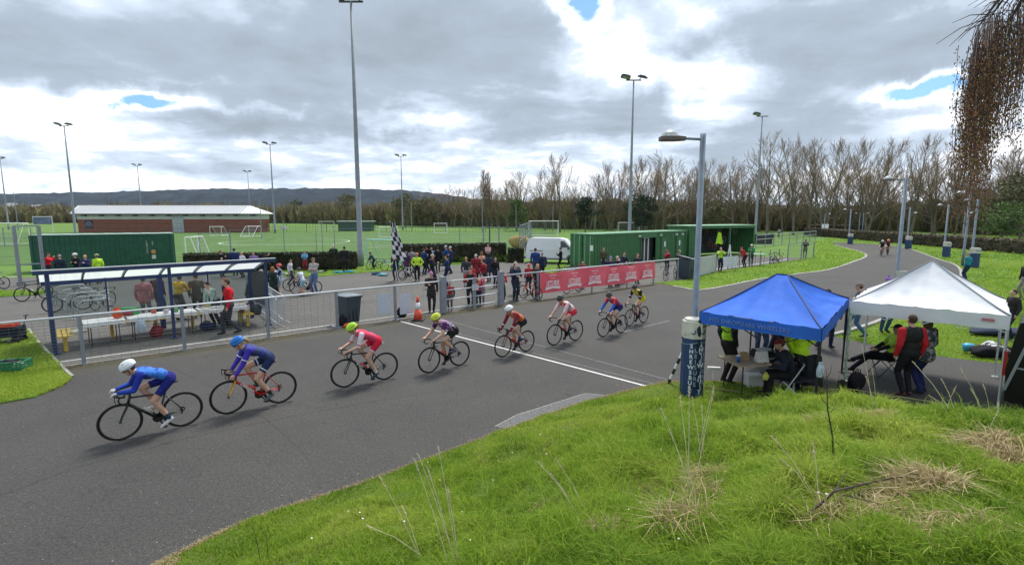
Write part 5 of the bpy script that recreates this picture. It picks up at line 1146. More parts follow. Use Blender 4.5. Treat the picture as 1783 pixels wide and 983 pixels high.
# barrier pole with black and white bands + white rail
a0, a1 = G(1163, 668), atY(1188, 614, G(1188, 672).y); m = MB(); d_ = Vector(a1)-a0
pole = thing('banded_pole', 'short black and white banded pole leaning on the lettered pillar', 'pole', a0)
for k in range(6): m = MB(); m.tube([d_*(k/6), d_*((k+1)/6)], .034, 8); m.build('band', WHITE if k % 2 else BLACK, pole)
for i, (p0, p1, lb) in enumerate((((1232, 633), (1262, 636), 'white striped bar lying across the track behind the gazebo leg'),)):
    a, c = G(1232, 640, .35), G(1254, 641, .35); m = MB(); m.tube([a, c], .04, 8); m.tube([a+(c-a)*.5, (a+(c-a)*.5)*1+Vector((0, 0, -.35))], .02, 6); tag(m.build('marker_bar', WHITE), lb, 'bar')
m = MB(); q = atY(1253, 531, G(1250, 640).y)
# folding chair with coats (seated person's) and camp chair
def folding_chair(label, loc, rz, metal=STEELW, seatc=(.03, .03, .04)):
    t_ = thing('folding_chair', label, 'chair', loc, rz); m = MB()
    for s in (-1, 1): 
        m = MB(); m.tube([(s*.22, .25, 0), (s*.22, -.22, .85)], .013, 6); m.build('leg', metal, t_); m = MB(); m.tube([(s*.20, -.28, 0), (s*.20, .18, .45)], .013, 6); m.build('leg', metal, t_)
    m = MB(); m.box((0, 0, .45), (.42, .42, .025)); m.build('seat', cloth(seatc), t_); m = MB(); m.box((0, -.2, .78), (.42, .02, .2), rx=R(-15)); m.build('backrest', cloth(seatc), t_)
    m = MB(); m.tube([(-.22, .25, .02), (.22, .25, .02)], .012, 6); m.tube([(-.2, -.28, .02), (.2, -.28, .02)], .012, 6); m.build('stretcher', metal, t_); return t_
SEATP = G(1372, 694); folding_chair('pale metal folding chair holding the seated official', SEATP, R(75))
ch2 = folding_chair('folding chair draped with a dark coat right of the seated official', G(1400, 694), R(150))
def drape(u, v):
    a = (u-.5)*.56; return (a*(1+.25*v), -.24-.06*v+.03*math.sin(u*17)-.05*v, .95-.72*v+.02*math.sin(u*9))
m = MB(); m.grid(drape, 16, 10); m.grid(lambda u, v: (drape(u, v)[0], drape(u, v)[1]+.07+.08*(1-v), drape(u, v)[2]+.01), 16, 10); o = m.build('draped_coat', cloth((.035, .038, .05)), smooth=True, loc=tuple(G(1400, 694))); o.rotation_euler = (0, 0, R(150)); tag(o, 'dark grey coat hung over the back of a folding chair', 'coat')
# camp chair
cc = thing('camp_chair', 'lime and black camp chair under the white gazebo', 'chair', G(1541, 653), R(78))
m = MB(); lime = cloth((.38, .62, .06)); m.grid(lambda u, v: ((u-.5)*.54, -.26+.50*v, .44-.05*math.sin(u*math.pi)), 8, 6); m.build('seat', lime, cc, True)
m = MB(); m.grid(lambda u, v: ((u-.5)*.54, -.27-.16*v-.05*math.sin(u*math.pi), .44+.50*v), 8, 6); m.build('backrest', lime, cc, True)
for s in (-1, 1):
    m = MB(); m.grid(lambda u, v: (s*.30, -.3+.55*u, .60+.06*v), 4, 1); m.build('armrest', BLACK, cc)
    m = MB(); m.tube([(s*.28, .27, 0), (-s*.28*.9, .25, .44)], .011, 5); m.tube([(s*.28, -.3, 0), (s*.30, .25, .6)], .011, 5); m.tube([(s*.28, .27, 0), (s*.28, -.45, .95)], .011, 5); m.build('leg', BLACK, cc)
bag('rucksack', 'black rucksack at the leg between both gazebos', G(1489, 680), (.19, .15, .22), (.012, .013, .016), seed=31)
m = MB(); m.box((0, 0, .12), (.14, .14, .24)); m.tube([(0, 0, .24), (0, 0, .27)], .05, 8); tag(m.build('flask', mat('black_metal', (.02, .02, .022), .4), loc=G(1466, 680)), 'small black tin beside the rucksack', 'tin')
# things on the right grass
m = MB(); m.lathe([(.03, 0), (.12, .01), (.13, .1), (.11, .24), (.08, .28), (.02, .29)], (0, 0, 0), 16); o = m.build('blue_bucket', mat('cyan_plastic', (.03, .33, .55), .4), smooth=True, loc=G(1675, 612)+Vector((0, 0, .13))); o.rotation_euler = (R(80), 0, R(60)); tag(o, 'bright blue round container lying on the right grass', 'container')
bag('kit_bag', 'black kit bag with white trim lying on the right grass', G(1727, 620), (.55, .28, .16), (.015, .015, .02), seed=33, lump=.2)
m = MB(); m.grid(lambda u, v: (-.35+.8*u, -.2+.3*v, .02+.28*math.sin(u*3)*(.6+.4*v)+.02*math.sin(v*9)), 8, 5); o = m.build('white_cloth', cloth((.55, .55, .56)), smooth=True, loc=G(1722, 619)+Vector((0, 0, .12))); tag(o, 'white cloth thrown over the black kit bag', 'cloth')
bag('dark_cover', 'long dark cover lying on the grass seen under the white canopy', G(1738, 582), (.9, .4, .12), (.03, .04, .07), 'cover', handles=False, seed=35)
# rope/hose along the bank foot
rp = [G(1225, 677), G(1290, 688), G(1340, 697), G(1400, 690), G(1470, 682), G(1540, 692), G(1620, 704), G(1690, 716)]
m = MB(); m.tube([p+Vector((0, 0, .07)) for p in smooth_poly(rp, 5)], .012, 5); tag(m.build('hose', mat('tan_hose', (.34, .27, .15), .7)), 'tan hose lying along the grass edge in front of the gazebos', 'hose')
# ---------------------------------------------------------------- black vehicle at the right edge, tailgate end
vb = G(1745, 716); VB = mat('black_car_paint', (.006, .006, .007), .45, var=0, spec=.25)
van = thing('black_van', 'black vehicle cut off by the right edge beside the white gazebo', 'van', (vb.x, vb.y, 0), R(-46))
m = MB(); prof = [(0, .22), (-.03, .9), (.02, 1.35), (.10, 1.86), (.30, 1.95), (4.4, 1.88), (5.0, 1.1), (5.2, .9), (5.2, .22)]
def vx(y): return [(x, y, z) for x, z in prof]
n = len(prof); m.add(vx(0)+vx(1.85), [tuple(range(n)), tuple(range(2*n-1, n-1, -1))]+[(i, n+i, n+(i+1) % n, (i+1) % n) for i in range(n)]); m.build('body', VB, van)
m = MB(); m.prism([(.42, 1.25), (.62, 1.68), (4.2, 1.64), (4.6, 1.2)], 0, .02, M=Euler((R(90), 0, 0)).to_matrix(), loc=(0, -.002, 0)); m.build('side_window', GLASSY, van)
m = MB(); m.box((.12, -.02, 1.0), (.05, .05, 1.1), ry=R(14)); m.box((2.4, -.015, .95), (4.6, .03, .03)); m.build('trim', STEEL, van)
m = MB(); m.box((-.05, .1, 1.0), (.06, .1, .5)); m.build('tail_light', mat('red_lens', (.35, .02, .03), .3), van)
for x in (1.0, 4.2): m = MB(); m.lathe([(.001, -.1), (.30, -.1), (.34, -.06), (.34, .1), (.001, .1)], (x, .1, .34), 20, M=Euler((R(90), 0, 0)).to_matrix()); w = m.build('wheel', RUBBER, van); m = MB(); m.lathe([(.001, -.02), (.2, -.02), (.22, .02)], (x, -.02, .34), 16, M=Euler((R(90), 0, 0)).to_matrix()); m.build('rim', STEEL, w)
# ---------------------------------------------------------------- white van
vg0, vg1 = G(915, 457), G(1003, 461); va = zrot(vg1-vg0)*.6; VW = mat('white_van_paint', (.70, .72, .74), .3, var=.03, sc=1, spec=.5)
wv = thing('white_van', 'white panel van parked beside the green clubhouse container', 'van', vg0, va)
Lv, Hv, Wv = 4.7, 2.12, 1.8
prof = [(.02, .35), (0, .9), (.08, 1.5), (.22, Hv-.12), (.45, Hv), (2.9, Hv-.02), (3.35, Hv-.12), (3.95, 1.32), (4.55, 1.12), (4.7, .9), (4.7, .38), (4.2, .30), (.3, .30)]
m = MB(); n = len(prof); P0 = []
for ins, y in ((.0, .10), (0, Wv-.1)): pass
rows = []
for y, sc_ in ((0.0, 0), (.0, 1), (Wv, 1), (Wv, 0)): pass
def side_in(z): return 0.0 if z < 1.15 else (z-1.15)*.13
vs = [(x, side_in(z), z) for x, z in prof]+[(x, Wv-side_in(z), z) for x, z in prof]; m.add(vs, [tuple(range(n)), tuple(range(2*n-1, n-1, -1))]+[(i, n+i, n+(i+1) % n, (i+1) % n) for i in range(n)])
m.build('body', VW, wv)
def side_panel(name, poly, mt_, off=-.012, th=.02, par=wv):
    m = MB(); v0 = [(x, side_in(z)+off, z) for x, z in poly]; v1 = [(x, side_in(z)+off+th, z) for x, z in poly]; k = len(poly); m.add(v0+v1, [tuple(range(k)), tuple(range(2*k-1, k-1, -1))]+[(i, k+i, k+(i+1) % k, (i+1) % k) for i in range(k)]); return m.build(name, mt_, par)
side_panel('side_window', [(3.02, 1.32), (3.0, 1.85), (3.3, 1.86), (3.78, 1.36)], GLASSY); side_panel('sliding_door', [(1.5, .5), (1.5, 1.95), (2.75, 1.95), (2.75, .5)], VW, -.018, .03); side_panel('front_door', [(2.85, .5), (2.85, 1.95), (3.35, 1.95), (3.85, 1.3), (3.85, .5)], VW, -.009, .03)
side_panel('slide_rail', [(.35, 1.02), (.35, 1.07), (1.5, 1.07), (1.5, 1.02)], mat('dark_trim', (.05, .05, .055), .5), -.03, .03); side_panel('sill', [(1.1, .33), (1.1, .42), (3.6, .42), (3.6, .33)], MATS['dark_trim'], -.02, .03)
m = MB(); m.box((-.02, .45, 1.55), (.04, .55, .45)); m.box((-.02, 1.25, 1.55), (.04, .55, .45)); m.build('rear_window', GLASSY, wv); m = MB(); m.box((-.03, .12, 1.1), (.05, .12, .55)); m.box((-.03, Wv-.12, 1.1), (.05, .12, .55)); m.build('tail_light', MATS['red_lens'], wv)
m = MB(); m.box((-.03, .6, .78), (.03, .5, .12)); m.build('number_plate', mat('yellow_plate', (.6, .45, .08), .5), wv); m = MB(); m.box((-.06, Wv/2, .45), (.15, Wv, .2)); m.build('rear_bumper', MATS['dark_trim'], wv)
for x in (.95, 3.95):
    m = MB(); m.lathe([(.001, -.1), (.31, -.1), (.33, -.07), (.33, .1), (.001, .1)], (x, .09, .33), 22, M=Euler((R(90), 0, 0)).to_matrix()); w = m.build('wheel', RUBBER, wv); m = MB(); m.lathe([(.001, -.03), (.17, -.02), (.2, .02)], (x, -.015, .33), 16, M=Euler((R(-90), 0, 0)).to_matrix()); m.build('hub_cap', STEEL, w)
    m = MB(); m.tube([(x+.40*math.cos(a), -.004, .33+.40*math.sin(a)) for a in [R(180)*i/10 for i in range(11)]], .045, 6); m.build('wheel_arch', MATS['dark_trim'], wv)
m = MB(); m.box((3.7, -.12, 1.3), (.12, .2, .2)); m.build('wing_mirror', MATS['dark_trim'], wv)
# ================================================================ HEDGES / GOALS / PITCH FENCES
def leafy(mb, c, r, n, s, rr, flat=.0):
    for _ in range(n):
        u = rr.gauss(0, 1), rr.gauss(0, 1), rr.gauss(0, 1); L = math.sqrt(sum(x*x for x in u)) or 1; k = rr.random()**.33*(.85+.3*rr.random())
        p = Vector((c[0]+u[0]/L*r[0]*k, c[1]+u[1]/L*r[1]*k, c[2]+u[2]/L*r[2]*k)); a = Vector((rr.gauss(0, 1), rr.gauss(0, 1), rr.gauss(0, 1))).normalized(); q = a.cross(Vector((rr.gauss(0, 1), rr.gauss(0, 1), rr.gauss(0, 1)))).normalized(); w = s*(.6+.8*rr.random())
        mb.add([p-a*w, p+q*w*.5, p+a*w, p-q*w*.5], [(0, 1, 2, 3)])
HED = mat('hedge_leaf', (.045, .062, .028), .85, var=.45, sc=2.5); HEDL = mat('bright_shrub_leaf', (.11, .19, .03), .8, var=.3, sc=3); HSTEM = mat('hedge_twigs', (.06, .045, .03), .9)
def hedge(label, p0, p1, W_, H, m_, n, s, rough=.06):
    d = p1-p0; L = d.length; t_ = thing('hedge', label, 'hedge', p0, zrot(d)); rr = random.Random(int(L*100)); m = MB(); ns = max(12, int(L*2)); rows_ = [(0, 0), (-W_*.45, .15), (-W_/2, H*.6), (-W_*.42, H*.93), (0, H), (W_*.42, H*.93), (W_/2, H*.6), (W_*.45, .15), (0, 0)]
    j = [[rr.uniform(-rough, rough) for _ in range(9)] for _ in range(ns+1)]
    m.grid(lambda u, v: (u*L, rows_[int(round(v*8))][0]+j[int(round(u*ns))][int(round(v*8)) % 8], max(0, rows_[int(round(v*8))][1]+j[int(round(u*ns))][int(round(v*8)) % 8])), ns, 8); m.build('twig_mass', HSTEM, t_)
    m = MB()
    for _ in range(n):
        x = rr.random()*L; v = rr.random(); 
        if v < .62: p = Vector((x, -W_/2+rr.uniform(-.06, .05), rr.random()**.8*H))
        else: p = Vector((x, rr.uniform(-.5, .5)*W_, H+rr.uniform(-.05, .07)))
        a = Vector((rr.gauss(0, 1), rr.gauss(0, 1), rr.gauss(0, 1))).normalized(); q = a.cross(Vector((0, 0, 1))).normalized(); w = s*(.6+.8*rr.random()); m.add([p-a*w, p+q*w*.6, p+a*w, p-q*w*.6], [(0, 1, 2, 3)])
    m.build('foliage', m_, t_); return t_
hedge('dark clipped hedge behind the shelter left of the tallest floodlight', G(325, 472), G(622, 468), .8, 1.25, HED, 9000, .07)
hedge('dark clipped hedge behind the chequered flag and spectators', G(700, 458), G(880, 454), .9, 1.55, HED, 7000, .07)
hedge('short dark hedge just left of the white van', G(884, 456), G(912, 456), .9, 1.15, HED, 1600, .07)
def goal(label, p0, p1, H, dep, net=True, white=True, rt=.06, name='football_goal', col=None, top=.35):
    d = p1-p0; L = d.length; t_ = thing(name, label, 'goal', p0, zrot(d)); m = MB(); m.tube([(0, 0, 0), (0, 0, H), (L, 0, H), (L, 0, 0)], rt, 6); m.build('goal_frame', col or WHITE, t_)
    m = MB()
    for x in (0, L): m.tube([(x, 0, H), (x, dep*top, H*.98), (x, dep, 0), (x, 0, 0)], rt*.7, 5)
    m.tube([(0, dep, 0), (L, dep, 0)], rt, 5); m.tube([(0, dep*top, H), (L, dep*top, H)], rt*.5, 4); m.build('back_frame', col or WHITE, t_)
    if net:
        m = MB(); nn = int(L/.35)
        for i in range(nn+1): x = L*i/nn; m.beam((x, dep*top, H), (x, dep, 0), .012, .012)
        for i in range(9): f = i/8; m.beam((0, dep*(top+(1-top)*f), H*(1-f)), (L, dep*(top+(1-top)*f), H*(1-f)), .012, .012)
        m.build('net', mat('net_grey', (.45, .48, .48), .8, var=0), t_, kind='stuff')
    return t_
goal('small white goal on the pitch in front of the pavilion right part', G(366, 410), G(386, 410), 2.0*.9, 2.5); goal('small white goal turned sideways left of the pavilion corner post', G(434, 410.5), G(455, 410.5), 1.9, -3.5)
goal('small white goal at the far side of the pitch near centre', G(756, 405.5), G(778, 405.5), 2.2, 1.5); goal('full size white goal behind the fence left of the white van', G(921, 410), G(972, 410), 2.9, 2.2)
goal('white goal seen above the clubhouse container roof', G(1077, 404), G(1113, 404), 2.3, 2.0); goal('large white goal cut off at the left edge by the container', G(-20, 423), G(53, 423), 2.9, -2.0)
goal('small white goal standing at the right end of the dark green container', G(326, 468)+Vector((0, 1.6, 0)), G(326, 468), 2.4, 1.2, rt=.05); goal('white goal far behind the turquoise goal', G(660, 413), G(692, 413), 1.9, 1.5)
goal('small distant white goal in the second pitch beyond the fence', G(555, 398), G(581, 398), 2.2, 2)
TURQ = mat('turquoise_frame', (.30, .60, .58), .5, var=.05); goal('turquoise framed goal parked on the grass beside the tallest floodlight', G(640, 458), G(690, 460), 2.0, 1.8, col=TURQ, rt=.05)
BGREEN = mat('fence_green', (.05, .085, .07), .6, .3, var=0)
def pfence(label, p0, p1, H, step, wires, r=.02, col=None, vstep=None, name='pitch_fence', wr=.012):
    d = p1-p0; L = d.length; t_ = thing(name, label, 'fence', p0, zrot(d)); n = max(1, int(round(L/step))); c = col or BGREEN; pm_ = MB(); pm_.box((0, 0, H/2), (r*2.4, r*2.4, H)); pme_ = pm_.mesh('post', [c])
    for i in range(n+1): ob('post', pme_, t_, (L*i/n, 0, 0))
    m = MB()
    for z in wires: m.beam((0, 0, z), (L, 0, z), r*1.4, r*1.4)
    m.build('rails', c, t_, kind='stuff')
    if vstep:
        m = MB(); k = int(L/vstep)
        for i in range(k): m.beam((L*i/k, 0, .05), (L*i/k, 0, H), wr, wr)
        for i in range(int(H/.6)): m.beam((0, 0, .3+.6*i), (L, 0, .3+.6*i), wr, wr)
        m.build('wire_mesh', c, t_, kind='stuff')
    return t_
pfence('dark green perimeter fence along the far side of the pitch', G(465, 403.5), G(1260, 403.5), 2.4, 5, (.1, 1.2, 2.4), .04, vstep=.7, wr=.03)
pfence('dark perimeter fence in front of the brick pavilion', G(150, 407), G(463, 404.5), 2.2, 4, (.1, 1.1, 2.2), .04, vstep=.8, wr=.03)
pfence('tall grey fence frame between container and hedge', G(350, 464), G(404, 464), 2.6, 2.2, (.1, 1.05, 2.6), .035, STEEL, vstep=.35, wr=.008)
pfence('low dark rail fence behind the container left end', G(-40, 430), G(56, 428), 2.4, 3, (.1, 1.1, 2.4), .04, STEEL, vstep=.5, wr=.012)
pfence('tall thin mesh fence behind the hedge across the near side of the pitch', G(404, 466), G(905, 447), 2.9, 6, (.1, 2.9), .022, STEEL, vstep=.6, wr=.006)
pfence('tall mesh fence right of the pitch behind the white van', G(905, 445), G(925, 420), 3, 6, (.1, 1.5, 3), .04, STEEL, vstep=.5, wr=.01)
gp = thing('gate_frame', 'tall galvanised gate frame at the left edge beside the container', 'gate', G(36, 497), R(60))
for x in (0, 1.1): m = MB(); m.box((x, 0, 1.7), (.16, .12, 3.4)); m.build('post', STEEL, gp)
for z in (.2, 1.2, 3.4): m = MB(); m.beam((0, 0, z), (1.1, 0, z), .08, .08); m.build('rail', STEEL, gp)
gt2 = thing('gate_frame', 'grey gate posts with a dark green post on the pitch beyond the hedge', 'gate', G(842, 432), 0)
for x, c_ in ((0, STEEL), (.75, mat('deep_green_post', (.01, .09, .035), .5)), (1.9, STEEL)): m = MB(); m.box((x, 0, 1.35), (.16, .16, 2.7)); m.build('post', c_, gt2)
m = MB(); m.beam((0, 0, 2.6), (1.9, 0, 2.6), .08, .08); m.build('rail', STEEL, gt2)
NP = [(32, 335, 402), (456, 345, 416), (717, 351, 404), (840, 353, 404), (898.5, 355, 403), (962.5, 356, 403), (1036, 356, 402), (1112, 363, 401), (1118, 358, 401), (1194, 358, 401), (563, 388, 455), (497, 385, 462), (584, 392, 458)]
NPL = ['tall thin net pole at the left edge beyond the container', 'tall thin net pole in front of the right end of the pavilion', 'net pole right of the distant floodlight', 'net pole far side of the pitch above the red striped spectator', 'net pole left of the full size goal', 'net pole through the full size goal', 'net pole behind the left end of the clubhouse roof', 'short net pole left of a taller one behind the clubhouse', 'net pole right of the floodlight behind the clubhouse', 'net pole left of the nearest lamp post', 'thick grey fence post on the near edge of the pitch', 'thin post with pale box at the near edge of the pitch', 'thin dark post right of the thick grey one on the pitch edge']
for (px, yt, yb), lb in zip(NP, NPL):
    g = G(px, yb); h_ = hgt(px, yt, g); m = MB(); r_ = 1.0/900*g.y*.8; r_ = min(.11, r_); m.tube([(0, 0, 0), (0, 0, h_)], [r_, r_*.8], 7); tag(m.build('net_pole', STEEL, loc=g), lb, 'pole', 'net poles around the pitches')
g = G(497, 462); m = MB(); m.box((0, 0, 0), (.45, .3, .25)); tag(m.build('camera_box', mat('pale_box', (.45, .47, .42), .6), loc=(g.x, g.y, hgt(497, 396, g))), 'pale box on top of the thin post at the pitch edge', 'box')
g = G(72, 392); m = MB(); m.box((0, 0, 0), (3.6, .1, 1.4)); o = tag(m.build('scoreboard', mat('blue_grey_board', (.12, .16, .25), .6, var=.3, sc=1.2), loc=(atY(74, 384, 100).x, 100, atY(74, 384, 100).z)), 'blue and white sign board on the far left field', 'sign')
m = MB(); m.tube([(-1.85, 0, -2.3), (-1.85, 0, .75), (1.85, 0, .75), (1.85, 0, -2.3)], .06, 5); m.build('frame', WHITE, o)
# dugout
dg_ = thing('dugout', 'dark green dugout shelter with pale roof beyond the far pitch fence', 'shelter', G(588, 402)); g = G(588, 402); w_ = G(646, 402).x-g.x
m = MB(); m.box((w_/2, 2, 1.2), (w_, 3, 2.4)); m.build('wall', mat('dugout_green', (.035, .08, .06), .6), dg_); m = MB(); m.box((w_/2, 2, 2.5), (w_+.6, 3.6, .22)); m.build('roof', mat('dugout_roof', (.45, .5, .45), .6), dg_)
st_ = bag('straw_heap', 'yellow straw coloured heap behind the hedge by the white van', G(905, 431), (1.3, .8, .75), (.34, .25, .09), 'heap', handles=False, lump=.1, seed=41)
# bright shrubs by the plaza
def shrub(label, loc, r, m_, n=700, s=.06, name='shrub', seed=1):
    t_ = thing(name, label, 'shrub', loc); rr = random.Random(seed); m = MB()
    for k in range(9): a = rr.random()*6.28; m.tube([(0, 0, 0), (r[0]*.5*math.cos(a), r[1]*.5*math.sin(a), r[2]*.8)], [.03, .008], 4)
    m.build('stems', HSTEM, t_); m = MB()
    for k in range(7): leafy(m, (rr.uniform(-.55, .55)*r[0], rr.uniform(-.4, .4)*r[1], r[2]*rr.uniform(.45, .75)), (r[0]*.5, r[1]*.6, r[2]*.45), n//7, s, rr)
    m.build('foliage', m_, t_); return t_
for i, (px, py, rx, h_) in enumerate(((775, 457, 1.1, .6), (800, 456, 1.2, .65), (866, 455, 1.5, .7), (888, 455, 1.0, .6))): shrub(('leftmost low bright green shrub in front of the dark hedge', 'low bright green shrub beside the leftmost one in front of the hedge', 'largest low bright green shrub right of the spectators', 'rightmost low bright green shrub near the hedge end')[i], G(px, py), (rx, .7, h_), HEDL, 900, .07, seed=i)
# ================================================================ RIDERS
RED = mat('red_bike_paint', (.50, .02, .015), .3, var=.1, sc=5); YELF = mat('yellow_red_fork', (.62, .34, .03), .3, var=.25, sc=3); DKR = mat('dark_red_bike', (.16, .02, .02), .35); WBK = mat('white_bike_paint', (.6, .6, .62), .35); BLB = mat('blue_bike_paint', (.03, .09, .35), .35); TRQ = mat('turquoise_bike', (.06, .36, .36), .4); CAR = mat('carbon_black', (.012, .012, .014), .3, var=0)
def stripes(name, a, c, sc=20.0, axis=2, dist=1.5, hard=.5):
    if name in MATS: return MATS[name]
    m = bpy.data.materials.new(name); m.use_nodes = True; t = NB(m.node_tree); bs = m.node_tree.nodes['Principled BSDF']; w = t.n('ShaderNodeTexWave'); w.bands_direction = 'XYZ'[axis]; w.inputs['Scale'].default_value = sc; w.inputs['Distortion'].default_value = dist
    t.lk(t.n('ShaderNodeTexCoord').outputs['Object'], w.inputs['Vector']); t.lk(t.ramp(w.outputs['Fac'], [(hard-.05, tuple(a)), (hard+.05, tuple(c))]), bs.inputs['Base Color']); bs.inputs['Roughness'].default_value = .8; MATS[name] = m; return m
def blotch(name, a, c, sc=8.0, th=.5):
    if name in MATS: return MATS[name]
    m = bpy.data.materials.new(name); m.use_nodes = True; t = NB(m.node_tree); bs = m.node_tree.nodes['Principled BSDF']
    t.lk(t.ramp(t.noise(t.n('ShaderNodeTexCoord').outputs['Object'], sc, 2, .5), [(th-.03, tuple(a)), (th+.03, tuple(c))]), bs.inputs['Base Color']); bs.inputs['Roughness'].default_value = .8; MATS[name] = m; return m
b1, p1, i1 = rider(1, 'leading cyclist in blue kit with white helmet and white gloves', 'black racing bicycle of the leading rider in blue', (216, 765), (318, 742), CAR, (.02, .10, .42), (.018, .022, .19), (.70, .74, .76), 'aero', crank=R(150), lean=54, cur=20, hands='puppy', fore=(.02, .06, .36), glove=(.6, .6, .6), sock=(.02, .05, .09), shoe=(.65, .65, .66), head=30, bottle=(.55, .5, .45), stripe=blotch('blue_jersey', (.018, .04, .26), (.03, .17, .60), 5.5, .47), sleeve=(.018, .035, .30), voxel=.0105, shortsl=.72)
b2, p2, i2 = rider(2, 'second cyclist in purple and navy kit with blue helmet and ponytail', 'red and yellow racing bicycle lettered CARRERA', (402.8, 719.4), (486.8, 701.4), RED, (.03, .05, .16), (.02, .035, .10), (.02, .20, .62), 'helmet_pony', crank=R(140), lean=46, cur=18, hands='drops', fore=(.07, .04, .42), sock=(.02, .03, .03), shoe=(.1, .12, .12), head=28, fpaint=YELF, sleeve=(.05, .035, .35), hair='blonde', stripe=blotch('purple_navy_jersey', (.04, .035, .30), (.025, .045, .14), 6, .46), voxel=.011)
b3, p3, i3 = rider(3, 'third cyclist in red and white kit with lime helmet', 'black racing bicycle of the lime helmet rider in red', (604, 673.6), (669, 661), CAR, (.62, .02, .06), (.60, .02, .05), (.42, .75, .05), 'helmet', crank=R(160), lean=55, cur=12, hands='hoods', fore='skin', sleeve=(.62, .55, .60), sock=(.55, .45, .4), shoe=(.03, .06, .09), head=30, stripe=blotch('red_white_jersey', (.62, .02, .06), (.62, .05, .12), 4, .4))
b4, p4, i4 = rider(4, 'fourth cyclist in purple patterned top with yellow helmet', 'black racing bicycle of the purple topped rider', (749.6, 648.5), (799.3, 636.6), CAR, (.08, .02, .10), (.012, .012, .014), (.60, .66, .06), 'helmet', crank=R(15), lean=50, cur=14, hands='hoods', fore='skin', sock=(.15, .13, .2), shoe=(.1, .1, .14), head=26, stripe=stripes('purple_stripes', (.06, .015, .09), (.50, .38, .50), 7, 0, 4, .6))
b5, p5, i5 = rider(5, 'fifth cyclist in orange and maroon top with white helmet', 'dark red racing bicycle crossing the finish line', (877.4, 621), (915.7, 612), DKR, (.62, .13, .03), (.012, .016, .02), (.66, .68, .70), 'aero', crank=R(10), lean=48, cur=14, hands='drops', fore=(.16, .02, .03), glove=(.2, .02, .03), sock=(.6, .62, .66), shoe=(.04, .04, .1), head=24, sleeve=(.20, .03, .04), stripe=blotch('orange_maroon_jersey', (.20, .03, .04), (.66, .15, .04), 5, .47))
b6, p6, i6 = rider(6, 'sixth cyclist in white and red kit with black and white helmet', 'black racing bicycle of the sixth rider in white and red', (966.5, 600.8), (1001.5, 593), CAR, (.62, .03, .06), (.60, .03, .05), (.04, .04, .04), 'helmet', crank=R(5), lean=46, cur=14, hands='hoods', fore='skin', sock=(.6, .6, .6), shoe=(.05, .05, .07), head=22, sleeve=(.60, .45, .45), stripe=blotch('red_white_kit', (.62, .03, .05), (.70, .66, .66), 5, .5), rim='rim')
b7, p7, i7 = rider(7, 'seventh cyclist in red top with blue sleeves and cream striped helmet', 'dark racing bicycle of the rider with blue sleeves', (1052.3, 586), (1080.6, 579.8), CAR, (.45, .03, .04), (.015, .02, .10), (.06, .06, .06), 'helmet', crank=R(30), lean=46, cur=12, hands='hoods', fore=(.03, .10, .45), sleeve='s', sock=(.02, .02, .04), shoe=(.02, .02, .02), head=22, stripe=blotch('red_blue_kit', (.50, .04, .05), (.03, .05, .30), 4, .52))
b8, p8, i8 = rider(8, 'eighth cyclist in yellow kit with black helmet at the back of the group', 'black racing bicycle of the yellow kit rider', (1097.4, 567.5), (1119.3, 562), CAR, (.55, .45, .02), (.50, .42, .03), (.05, .05, .05), 'helmet', crank=R(0), lean=42, cur=12, hands='drops', fore='skin', sleeve=(.02, .02, .02), sock=(.6, .6, .6), shoe=(.05, .05, .1), head=20, stripe=blotch('yellow_black_kit', (.02, .02, .02), (.58, .48, .03), 6, .42))
rider(9, 'distant cyclist in dark kit with white helmet on the far bend', 'bicycle of the distant rider in dark kit', (1534, 447), (1535.5, 444.3), CAR, (.02, .02, .05), (.02, .02, .03), (.6, .6, .6), 'helmet', crank=R(20), lean=45, scl=1.0, sock=(.3, .3, .3))
rider(10, 'distant cyclist in maroon kit with orange helmet on the far bend', 'bicycle of the distant rider in maroon kit', (1546, 445), (1543.5, 442.2), CAR, (.12, .02, .04), (.03, .02, .03), (.75, .25, .05), 'helmet', crank=R(120), lean=45, scl=1.0, sock=(.3, .3, .3))
# lettering on the red frame (down tube), number panel, light chevrons
def decal_on_bike(bk, s, size, m_, side):
    bb = Vector((0, 0, .27)); hb = Vector((0, .437, .665)); d = (hb-bb); a = math.atan2(d.z, d.y); c = bb+d*.52+Vector((side*.027, 0, 0))
    # +X side seen from the right of the bike; -X side seen from its left
    o = text_mesh(s, size, m_, bk, c, (0, 0, 0), 'lettering', ext=.001, bold=True)
    if side > 0: o.rotation_euler = Matrix(((0, 0, 1), (math.cos(a), -math.sin(a), 0), (math.sin(a), math.cos(a), 0))).to_euler()
    else: o.rotation_euler = Matrix(((0, 0, -1), (-math.cos(a), -math.sin(a), 0), (-math.sin(a), math.cos(a), 0))).to_euler()
decal_on_bike(b2, 'CARRERA', .075, WHITE, -1); decal_on_bike(b3, 'SCOTT', .06, WHITE, -1)
